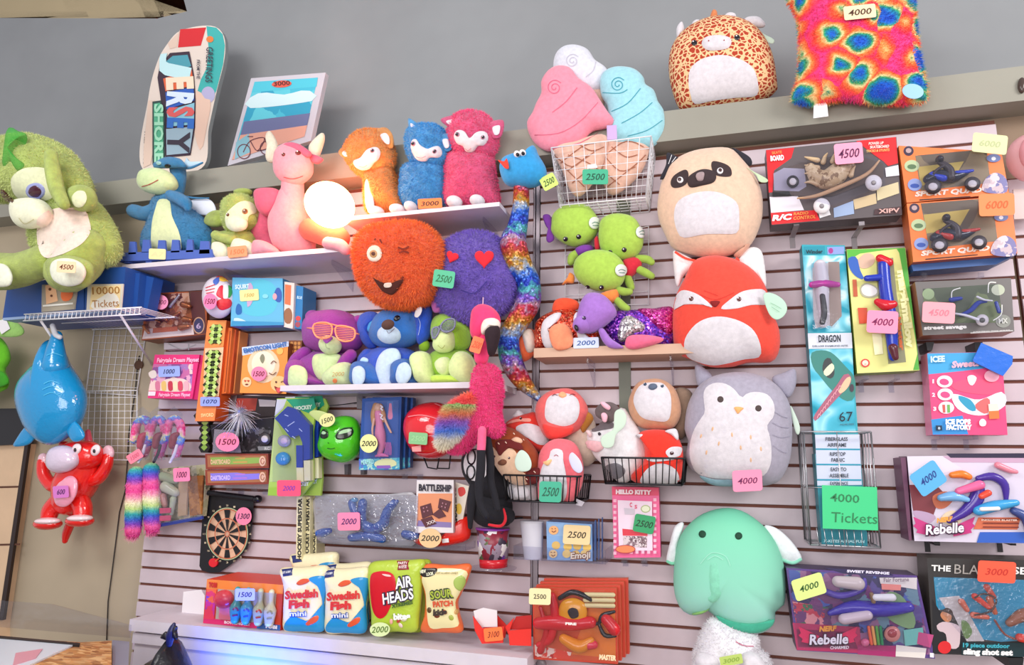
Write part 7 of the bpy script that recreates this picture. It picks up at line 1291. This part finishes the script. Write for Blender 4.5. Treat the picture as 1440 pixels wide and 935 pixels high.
# cup with black hat
it = It('drink_cup', 'printed plastic cup with red base on a clear dish', 'cup', (695, 796, .12), o=Cc)
c0, c1 = U(693, 743, .12), U(694, 797, .12); m = MB(); rt, rb = 23*mpp(693, 743, .12), 20*mpp(694, 795, .12)
m.tubew([c0, c0+(c1-c0)*.78], [rt, rb*1.02], M(('#3a2c40', '#8a2438', '#e8e0e0', '#5c6a48', '#6a3a9c', '#9a8a9c'), 'busy', s=30), 24); it.part('cup_wall', m)
it.part('cup_base', MB().tubew([c0+(c1-c0)*.78, c1], [rb*1.02, rb*.98], M('#c8202c', 'gloss'), 24)); it.part('rim', MB().tubew([c0+Vector((0, 0, .002)), c0-Vector((0, 0, .004))], rt*1.05, M('#8a3aa0', 'gloss'), 24))
it = It('clear_dish', 'round clear acrylic dish under the printed cup', 'dish', (693, 800, .12)); it.part('dish', MB().tubew([c1-Vector((0, 0, .002)), c1-Vector((0, 0, .008))], [rb*1.65, rb*1.55], CLR, 28)); it.part('arm', MB().boxw((c1.x-.02, c1.y, c1.z-.012), (c1.x+.02, -.002, c1.z-.008), CLR))
# frosted cup and cube box on acrylic tray
AX = [U(722, 785, .17), U(852, 792, .17)]
acrylic('acrylic_tray', 'clear acrylic tray with white cup and blue smiley box', AX[0].x, AX[1].x, U(790, 790, .17).z, .17, .05)
it = It('plastic_cup', 'empty frosted white plastic cup on the acrylic tray', 'cup', (749, 787, .13)); a_, b_ = U(748, 734, .12), U(750, 785.5, .12); ra, rb = 16.5*mpp(748, 734, .12), 13*mpp(750, 784, .12)
m = MB(); FR = M('#eceaf4', 'frost', al=.75); m.tubew([b_, a_], [rb, ra], FR, 24, cap=False); m.tubew([b_, b_+Vector((0, 0, .002))], rb, FR, 24); it.part('cup_wall', m); it.part('rim', MB().tubew([a_, a_+Vector((0, 0, .004))], ra*1.04, FR, 24))
it = carton('toy_box', 'blue and yellow smiley faces box with cream 2500 tag', [(470, 195), (705, 210), (708, 400), (475, 392)], .15, '#7fa8d8', CQ, tb=.03, side='#4a74b4'); q = it.c; t = .15
it.print([([(480, 205), (560, 210), (560, 270), (485, 270)], M('#8fb4dc', 'satin'))]+[(oval(x, y, 22, 21), M(c_, 'satin')) for x, y, c_ in ((520, 318, '#d8b060'), (580, 325, '#e0b858'), (630, 322, '#d0a850'), (680, 328, '#e0b858'), (575, 362, '#ecca78'), (622, 365, '#e4bc62'), (668, 362, '#ecca78'))]+[(oval(508, 240, 25, 23), M('#f0b070', 'satin')), (oval(505, 362, 22, 21), M('#f2cc90', 'satin'))], t, q)
it.line('faces', [[(498, 244), (508, 250), (520, 242)], [(498, 230), (502, 234)], [(514, 230), (518, 234)], [(496, 366), (505, 374), (516, 366)], [(492, 352), (500, 356)], [(508, 356), (516, 352)]], 4, M('#7a3a24', 'satin'), t=t+.006, parent=q)
it.text([('Emoji', 594, 388, 698, 382, 32, '#8a4a20', .1, .10)], t+.005, q); it.text([('Emoji', 595, 387, 697, 381, 30, '#f6e8d0', .1, .03)], t+.0065, q)
it.tag(627, 264, 140, 100, 3, t+.012, '#eed29c', '2500', '#3a2c20', tw=.66, size=.32)
for k_, x in enumerate((720, 738, 756)): it.prism('seam', [(x, 190-k_*8), (x+3, 190-k_*8), (x+3, 396-k_*5), (x, 398-k_*5)], .14-.03*k_, .12-.03*k_, M('#3a64a4', 'satin'))
# pink kitten pack
it = carton('toy_pack', 'pink checked gift pack with green 2500 tag', [(808, 15), (1050, 20), (1060, 380), (820, 382)], .1, '#ee5a94', CQ, tb=.05, side='#d84a80'); q = it.c; t = .1
ck = [(rect(x0, y0, x0+16, y0+16), M('#f8b8d0', 'satin')) for i, (x0, y0) in enumerate([(816, y) for y in range(80, 370, 30)]+[(1022, y) for y in range(75, 370, 30)]+[(x, 345) for x in range(900, 1020, 30)])]
it.print([([(808, 16), (1050, 20), (1050, 62), (810, 60)], M('#e42c60', 'satin'))]+ck+[([(838, 85), (1015, 92), (1018, 345), (845, 345)], M('#ecd4e4', 'satin')), ([(862, 232), (992, 245), (992, 270), (864, 268)], M('#d8243c', 'satin')), ([(866, 270), (990, 272), (988, 330), (868, 325)], M(('#5a3a44', '#d8c8cc', '#8a6a74'), 'busy', s=90)), (oval(982, 130, 25, 20), M('#a8b478', 'satin')), (oval(982, 130, 20, 15), M('#e4e8c8', 'satin')), ([(870, 125), (925, 130), (925, 160), (875, 158)], M('#c8bcc8', 'satin')), (oval(878, 338, 52, 22), M('#b82c2c', 'satin')), (oval(878, 338, 48, 18), M('#f0824c', 'satin'))], t, q)
it.text([('HELLO KITTY', 828, 52, 1012, 55, 20, '#ffe4ec', 0, .08), ('C', 900, 120, 912, 120, 22, '#e0406a', 0, .03), ('S', 925, 128, 938, 128, 18, '#e0406a', 0, .03)], t+.014, q)
it.tag(975, 208, 108, 92, 10, t+.02, '#2f9c62', '2500', '#0c3c24', tw=.8, size=.36)
clips([877, 905], 790, .06, parent='the pink gift pack', h=8)
# red fire set boxes
FRT = [(398, 540), (830, 540), (838, 930), (405, 905)]
for i_ in (3, 2, 1, 0):
    lb = ('front red and orange firefighter set box', 'second red firefighter box right behind the front', 'third red firefighter box in the row', 'rearmost red firefighter box')[i_]; T = .21-.035*i_; x = 20*i_; y = 17*i_
    it = carton('toy_box', lb, [(a+x, b-y) for a, b in FRT], T, '#c83c24', CQ, tb=T-.028, side='#e0643c', group='red firefighter set boxes')
    if i_: continue
    q = it.c; it.print([([(405, 548), (822, 548), (830, 920), (412, 895)], M('#d8501f', 'satin')), ([(690, 640), (825, 650), (828, 900), (600, 880)], M('#e87a20', 'satin')), ([(410, 830), (600, 870), (590, 905), (412, 895)], M(('#e8402c', '#f0a08c', '#c01c1c', '#f8d8c8'), 'busy', s=34))], T, q)
    it.puff('helmet', "535,640 560,600 620,590 670,620 680,680 650,740 580,750 540,700", T+.02, .02, M('#f0a020', 'gloss')); it.puff('helmet_badge', "580,660 600,640 630,650 635,685 600,695", T+.042, .003, DK)
    for nm_, p_, r_, c_ in (('red_hose', [(430, 720), (520, 715), (620, 720), (700, 715)], [30, 40, 36, 30], '#e0202c'), ('red_tool', [(500, 580), (515, 680), (490, 800), (430, 830)], [20, 24, 20, 14], '#d81c28'), ('black_hose', [(540, 590), (600, 560), (660, 575), (700, 600)], [12, 14, 14, 10], '#1c1a1e'), ('black_handle', [(700, 715), (740, 720), (760, 680), (820, 660)], [8, 10, 12, 8], '#1c1a1e'), ('black_handle', [(740, 720), (770, 780), (825, 785)], [8, 12, 8], '#1c1a1e'), ('red_can', [(780, 700), (820, 750)], [30, 34], '#d81c28'), ('yellow_base', [(560, 800), (640, 840), (700, 810)], [26, 34, 20], '#f09020'), ('wrap', [(440, 640), (470, 760), (440, 860)], [10, 16, 20], '#c41820'), ('whistle', [(690, 830), (715, 830)], [26, 22], '#e8384c')): it.limb(nm_, p_, r_, T+.022, M(c_, 'gloss'))
    for y_ in (572, 600, 628): it.limb('axe_handle', [(670, y_), (815, y_+2)], [12, 12], T+.018, M('#e6d49a', 'satin'))
    it.text([('MASTER', 742, 905, 830, 912, 24, '#f6dcb0', 0, .06), ('FIRE', 568, 727, 625, 730, 12, '#f8f0e8', 0, .05)], T+.066, q); it.prism('film', [(405, 548), (822, 548), (830, 920), (412, 895)], T+.062, T+.0615, CLR)
    it.tag(437, 582, 112, 84, 2, T+.072, '#f0e4ae', '2500', '#4a4030', shear=0, tw=.58, size=.28)
it = It('small_pouch', 'small foil pouch tucked under the firefighter box', 'packaging', (758, 935, .12), o=CQ); it.puff('pouch', "420,900 460,905 470,950 425,950", .14, .01, M('#8a8288', 'foil'))
# ---------------- bottom shelf goods ----------------
it = It('toy_box', 'orange windowed bowling set box on the bottom shelf', 'toy box', (342, 885, .22), o=CK)
t = .255; sd = U(285, 806, t); zb_ = .8985; X0, X1 = U(286, 870, t).x, U(395, 870, t).x; ZT = U(300, 815, t).z
m = MB(); m.boxw((X0, -t, zb_), (X1, -t+.20, ZT), M('#e23c24', 'satin')); q = it.part('carton', m)
def fpx(u, v): p_ = Vector((X0+(X1-X0)*u, -t, zb_+(ZT-zb_)*v)); x, y = pix(p_); return ((x-270)*3.667, (y-680)*3.667)
F_ = lambda *a: [fpx(*p_) for p_ in a]
it.print([(F_((.0, .78), (1, .78), (1, 1), (0, 1)), M('#f0883c', 'satin')), (F_((.16, .12), (.92, .12), (.92, .80), (.16, .80)), M('#c8b8a8', 'satin')), (F_((.0, 0), (1, 0), (1, .12), (0, .12)), M('#d8286c', 'satin')), (F_((.7, 0), (1, 0), (1, .12), (.72, .12)), M('#3060a8', 'satin')), (F_((.01, .1), (.14, .1), (.14, .78), (.01, .78)), M(('#e03c5c', '#c8348c', '#f06a3c', '#7a4ab0'), 'busy', s=34)), (F_((.93, .12), (1, .12), (1, .8), (.93, .8)), M('#c83c28', 'satin'))], t, q)
for i_, (u, c, r) in enumerate(((.42, '#3f9c98', 30), (.56, '#4aa8cc', 30), (.72, '#c0c49c', 30), (.86, '#d8d4b0', 28))):
    a_, b_ = fpx(u, .15), fpx(u, .82); nm_ = it.limb('bowling_pin', [b_, ((a_[0]+b_[0])/2+2, a_[1]*.35+b_[1]*.65), ((a_[0]*.7+b_[0]*.3), a_[1]*.6+b_[1]*.4), a_], [14, 13, 30, 22], t+.02, M(c, 'gloss'), sub=3)
    it.line('pin_print', [[(a_[0]-12, a_[1]-50), (a_[0]+5, a_[1]-60), (a_[0]+14, a_[1]-45)], [(a_[0]-14, a_[1]-20), (a_[0]+12, a_[1]-24)]], 9, M(('#7a2c5c', '#3c5ca8', '#c84a30', '#a8a070')[i_], 'gloss'), lift=.002)
a_ = fpx(.25, .58); it.ell('bowling_ball', a_[0], a_[1], 48, 48, t+.012, .03, M('#e83040', 'gloss')); it.prism('pink_card', F_((.2, .13), (.38, .13), (.38, .42), (.2, .42)), t+.012, t+.002, M('#f07a8c', 'satin'))
it.prism('window_film', F_((.14, .12), (.93, .12), (.93, .80), (.14, .80)), t+.055, t+.0545, CLR)
it.text([('TOBI', *fpx(.03, .83), *fpx(.14, .83), 22, '#c8281c', 0, .08), ('BOWLING SET', *fpx(.28, .04), *fpx(.62, .04), 13, '#f8d8e4', 0, .05), ('TOBI', *fpx(.8, .03), *fpx(.96, .03), 16, '#e8e4f4', 0, .06)], t+.004, q)
a_ = fpx(.52, .72); it.tag(a_[0], a_[1], 102, 62, 0, t+.06, '#b4bcf0', '1500', '#26225a', tw=.66, size=.4)
it = It('white_sheet', 'white paper sheet leaning at the left end of the bottom shelf', 'paper', (262, 868, .2)); it.prism('sheet', [(255, 868), (258, 832), (283, 829), (288, 838), (286, 872)], .12, .118, M('#efe9ec', 'paper'))
# candy bags
def bag(name, label, o, ol, t, mat, base, th=.035, **k):
    it = It(name, label, 'candy bag', (*pts([base], o)[0], t), o=o, **k); it.q = it.puff('pouch', ol, t, th, mat, tb=.03, n=72, p=5); return it
CRM = M('#f2e6bc', 'foil'); cb_ = M('#2a92cc', 'gloss'); rdp = M('#e05a34', 'gloss')
def fish(label, dx, t, dy=0, text=True, rear=False):
    D = lambda L_: [(x+dx, y+dy) for x, y in L_]
    it = bag('candy_bag', label, CL, D([(62, 145), (180, 140), (300, 132), (312, 180), (300, 260), (290, 360), (285, 480), (180, 486), (82, 482), (76, 380), (80, 260), (68, 190)]), t, CRM, (180+dx, 486+dy), group='cream and blue candy bags')
    it.patch('blue_print', D([(80, 440), (120, 400), (150, 420), (200, 425), (250, 390), (283, 330), (290, 380), (284, 478), (180, 482), (84, 478)]), cb_, n=60); it.patch('blue_print', D([(205, 205), (250, 188), (300, 195), (302, 240), (292, 300), (280, 350), (272, 300), (250, 240)]), cb_, n=44); it.patch('red_fish', D([(140, 228), (170, 205), (210, 206), (200, 225), (160, 238)]), rdp, n=24); it.patch('red_fish', D([(190, 440), (230, 405), (258, 400), (250, 430), (205, 452)]), rdp, n=24, lift=.005)
    it.patch('flag_print', D([(62, 155), (122, 148), (118, 185), (70, 192)]), M('#26306c', 'gloss'), sm=False, rings=4, lift=.004)
    if text: it.text([('Swedish', 84+dx, 310+dy, 256+dx, 298+dy, 40, '#d8302c', .1, .05), ('Fish', 102+dx, 360+dy, 212+dx, 353+dy, 40, '#d8302c', .1, .06), ('mini', 108+dx, 402+dy, 198+dx, 400+dy, 27, '#1c4a98', 0, .09), ('mini', 109+dx, 401+dy, 197+dx, 399+dy, 25, '#f4f2f0', 0, .02), ('SOFT & CHEWY', 72+dx, 178+dy, 116+dx, 172+dy, 9, '#e8e8f0')], lift=.006)
    return it
fish('rear cream and blue candy bag, mostly hidden, behind the front two', 52, .10, -72, False); fish('rear cream candy bag peeping out beside the green bag', 232, .12, -20); fish('left front cream and blue candy bag with red fish words', 0, .24); fish('second cream and blue candy bag, just left of the green bag', 222, .23, 8)
AG = M('#b4cc40', 'foil')
def air(label, dx, t, full):
    D = lambda L_: [(x+dx, y) for x, y in L_]
    it = bag('candy_bag', label, CL, D([(542, 118), (620, 104), (740, 102), (828, 104), (822, 180), (812, 300), (800, 400), (785, 484), (680, 486), (560, 480), (545, 380), (532, 260), (528, 170)]), t, AG, (660+dx, 484), group='green candy bags')
    it.patch('maroon_label', D([(680, 110), (745, 108), (744, 155), (684, 158)]), M('#8c1c28', 'gloss'), sm=False, rings=4); it.text([('PARTY', 688+dx, 130, 738+dx, 129, 11, '#f0dcd8'), ('SIZE', 692+dx, 149, 734+dx, 148, 11, '#f0dcd8')], lift=.006)
    if full:
        it.patch('red_balloon', D([(540, 190), (580, 165), (640, 168), (670, 200), (672, 270), (650, 340), (620, 400), (585, 415), (555, 380), (540, 300)]), M('#d01828', 'gloss'), n=50); it.patch('balloon_shine', D([(600, 178), (640, 182), (650, 192), (620, 190)]), M('#f4c8c4', 'gloss'), lift=.006, n=16)
        for k_, (x, y) in enumerate(((650, 430), (690, 425), (720, 420), (670, 400), (700, 450))): it.patch('candy_bit', oval(x+dx, y, 9, 15, k_*35), M(('#f0b0a0', '#c84a3c', '#e8e0b8', '#8aa83c', '#f0d0c8')[k_], 'gloss'), n=12, rings=2, lift=.005)
        for e_, c, bd in ((0, '#2c2038', .11), (.0012, '#f4f2f4', .025)): it.text([('AIR', 676+dx, 256, 766+dx, 240, 54, c, .1, bd), ('HEADS', 610+dx, 338, 770+dx, 306, 54, c, .1, bd)], lift=.006+e_)
        it.text([('XTREMES', 655+dx, 358, 765+dx, 334, 17, '#3a5a20', .1, .05), ('bites', 666+dx, 418, 752+dx, 414, 30, '#f6f6f0', 0, .06)], lift=.008)
        it.tag(588+dx, 474, 108, 76, -3, .285, '#dcecac', '2000', '#5a7a2c', rnd=True, tw=.8, size=.42)
    return it
air('rear bright green candy bag behind the front green one', 26, .12, False); air('front bright green candy bag with big red balloon shape', -4, .23, True)
it = bag('candy_bag', 'orange and cream sour candy bag at the right of the row', CL, "796,140 850,122 960,130 1068,125 1055,200 1020,280 1000,330 1010,400 1025,486 920,490 808,484 825,400 830,300 808,200", .22, M('#e8703c', 'foil'), (910, 488))
it.patch('cream_panel', "812,190 900,150 1040,160 1040,210 1005,285 985,330 995,400 1000,455 920,465 850,460 835,360 830,280", M('#ece0a8', 'gloss'), n=60); it.patch('green_piece', "980,210 1020,185 1040,215 1015,265 985,250", M('#a8c060', 'gloss'), n=24, lift=.006); it.patch('black_splash', "800,150 840,148 890,150 880,180 840,196 805,185", M('#2a2420', 'gloss'), n=30, lift=.005)
it.text([('NEW', 806, 175, 835, 172, 14, '#e8e8c8', 0, .05), ('LOOK', 838, 188, 876, 182, 14, '#e8e8c8', 0, .05), ('SOUR', 858, 312, 978, 296, 42, '#2c3a1c', 0, .12), ('SOUR', 860, 311, 976, 295, 40, '#a8b83c', 0, .03), ('PATCH', 872, 352, 972, 345, 28, '#d0502c', 0, .06), ('kids', 872, 396, 945, 392, 30, '#3a2c24', .1, .06), ('SOFT & CHEWY CANDY', 888, 180, 1005, 180, 10, '#8a7440')], lift=.008)
for k_, (x, y) in enumerate(((890, 400), (930, 380), (965, 410), (850, 370), (990, 380))): it.patch('candy_print', oval(x, y, 16, 12, k_*30), M(('#7a3c24', '#a84c2c', '#a8b04c', '#5a4424', '#c89a5c')[k_], 'gloss'), n=14, rings=3, lift=.006)
# red paper boxes
RP = M('#e4281c', 'paper')
it = It('paper_tray', 'open red paper tray holding a white card, with orange tag', 'box', (700, 903, .25), o=CL)
m = MB()
def sheet(*p_): return m.add([U(*pts([a], CL)[0], d_) for a, d_ in p_], [tuple(range(len(p_)))], RP)
sheet(((1078, 400), .2), ((1128, 548), .24), ((1130, 470), .24), ((1085, 405), .2)); m.prism(pts([(1130, 468), (1245, 458), (1240, 545), (1128, 550)], CL), .24, .235, RP); m.prism(pts([(1080, 405), (1130, 470), (1128, 550), (1090, 480)], CL), .2405, .235, RP); m.prism(pts([(1085, 440), (1210, 400), (1262, 455), (1250, 520)], CL), .15, .145, RP); it.part('tray', m)
it.prism('white_card', [(1083, 375), (1135, 358), (1208, 372), (1210, 460), (1100, 462)], .2, .197, M('#ebe4e6', 'paper')); it.tag(1189, 500, 100, 72, -6, .246, '#ff7a3c', '3100', '#8a3018', tw=.6, size=.42)
it = It('paper_tray', 'empty red folded paper tray at the right end of shelf', 'box', (730, 907, .25), o=CL)
m = MB(); m.prism(pts([(1268, 480), (1390, 470), (1390, 562), (1275, 558)], CL), .25, .245, RP); m.prism(pts([(1272, 475), (1310, 405), (1392, 398), (1392, 472)], CL), .2, .195, M('#c01c18', 'paper')); m.prism(pts([(1252, 460), (1300, 410), (1275, 480), (1268, 500)], CL), .22, .215, RP); it.part('tray', m)
# ---------------- far left hanging inflatables ----------------
it = It('inflatable_dolphin', 'shiny blue inflatable dolphin hanging nose down from wire shelf', 'inflatable', (68, 625, .25)); VB = M('#1690cc', 'vinyl')
it.puff('body', [(78, 480), (88, 505), (105, 530), (115, 555), (112, 585), (98, 610), (72, 626), (50, 615), (36, 590), (29, 560), (35, 535), (52, 515), (66, 500), (70, 480)], .25, .11, VB, n=52, rings=10, p=2)
it.limb('tail', [(80, 472), (78, 495), (77, 515)], [6, 11, 15], .28, VB); it.puff('flipper', [(50, 592), (36, 600), (22, 620), (20, 628), (40, 625), (50, 612)], .26, .015, VB); it.puff('flipper', [(92, 598), (105, 592), (118, 608), (116, 618), (102, 620)], .26, .015, VB); it.puff('side_fin', [(30, 575), (34, 552), (41, 548), (38, 572)], .3, .012, M('#b08ac8', 'vinyl')); it.line('vinyl_crease', [[(62, 540), (72, 536), (84, 540)], [(60, 548), (74, 543), (88, 549)], [(62, 556), (74, 552), (86, 558)], [(66, 500), (76, 497), (88, 501)]], 1.2, M('#4ab4e0', 'gloss')); it.limb('hanger', [(74, 458), (78, 470), (84, 474)], 3, .3, M('#d8d8dc', 'satin'))
it = It('inflatable_monkey', 'glossy red inflatable monkey with lilac 600 tag on its belly', 'inflatable', (100, 760, .1), o=CF); RV = M('#e8201c', 'vinyl')
it.limb('body', [(300, 230), (265, 300), (245, 350)], [58, 64, 52], .14, RV, n=18); it.puff('head', "225,170 260,150 320,150 350,180 345,225 300,255 250,245 215,215", .18, .07, RV); it.puff('muzzle', "170,215 185,175 230,165 265,185 270,225 240,255 200,262 175,245", .25, .05, M('#d8c8dc', 'vinyl'))
for x, y in ((268, 178), (335, 182)): e = it.ell('eye_patch', x, y, 15, 21, .245, .012, M('#f4dce0', 'vinyl'), 25); it.ell('pupil', x-5, y+3, 4, 7, .258, .005, BLK, parent=e)
it.puff('ear', "208,168 215,152 235,152 235,168", .18, .015, RV); it.puff('belly', "190,340 205,290 245,270 270,290 265,340 235,378 200,375", .225, .02, M('#f0a0b8', 'vinyl'))
it.limb('arm', [(235, 290), (190, 310), (155, 270), (150, 225)], [18, 18, 18, 16], .18, RV); it.ell('hand', 152, 215, 16, 24, .18, .02, M('#f0c0cc', 'vinyl')); it.limb('arm', [(310, 290), (345, 280), (372, 240), (380, 205)], [20, 20, 18, 16], .14, RV); it.ell('hand', 380, 190, 18, 26, .14, .02, M('#f0c0cc', 'vinyl'))
it.limb('leg', [(205, 360), (180, 390), (170, 425)], [26, 26, 22], .17, RV); it.limb('leg', [(280, 360), (290, 385), (290, 420)], [28, 28, 26], .15, RV)
for x, y in ((167, 436), (280, 426)): e = it.ell('foot', x, y+4, 42, 22, .20, .05, RV); it.ell('sole_top', x, y-6, 38, 13, .215, .045, M('#f4dce0', 'vinyl'), parent=e)
it.limb('tail', [(255, 420), (235, 470), (228, 500)], [14, 13, 8], .10, RV); it.limb('hang_tab', [(310, 150), (308, 118)], [12, 8], .1, M('#e8506a', 'vinyl'))
it.tag(213, 328, 55, 42, -4, .255, '#d87ac8', '600', '#4a1a5a', tw=.5)
it = It('green_plush', 'bright green plush partly outside the frame at far left', 'plush toy', (-5, 560, .15)); it.puff('body', [(-60, 470), (-10, 470), (8, 485), (12, 505), (4, 520), (10, 535), (2, 550), (-60, 565)], .15, .06, M('#6ac424', 'plush')); it.puff('leaf_arm', [(-20, 450), (20, 452), (34, 466), (20, 474), (-20, 470)], .2, .02, M('#9ccc6c', 'plush')); it.prism('care_label', [(-6, 452), (8, 448), (14, 462), (2, 470)], .225, .223, WHT); it.puff('dark_leaf', [(-30, 520), (2, 522), (12, 538), (-6, 545), (-30, 540)], .2, .015, M('#3a9a1c', 'plush'))
# black bag lower left, standing on the floor in front of the apron
it = It('black_bag', 'knotted black plastic bag in front of the bottom shelf', 'bag', Vector((U(232, 930, .5).x, -.5, .0)), o=(160, 780, 6.03))
zb = M('#17151c', 'foil'); it.puff('bag', "485,700 510,760 560,880 640,1100 720,1700 700,2400 500,2500 280,2400 160,1800 200,1200 270,930 380,870 430,780", .5, .14, zb, n=60); it.limb('knot', [(470, 760), (480, 690), (500, 620), (510, 590)], [24, 34, 26, 14], .52, M('#1a2050', 'foil')); it.puff('tie_ear', "398,700 440,650 470,690 470,730 420,715", .52, .01, zb); it.puff('tie_ear', "500,610 535,605 530,640 540,715 500,700", .52, .01, zb)

for o in list(SC.objects):
    if o.parent is None and 'group' not in o:
        n = o.name.split('.')[0]; g = {'alpaca_plush': 'fluffy alpacas on the white shelf', 'ice_cream_plush': 'ice cream cone plush in the white basket', 'wall_shelf': 'white melamine shelves on the slat wall'}.get(n)
        if n == 'green_plush' and 'far left' not in o['label']: g = 'three plain green plush with coloured bows'
        if g: o['group'] = g
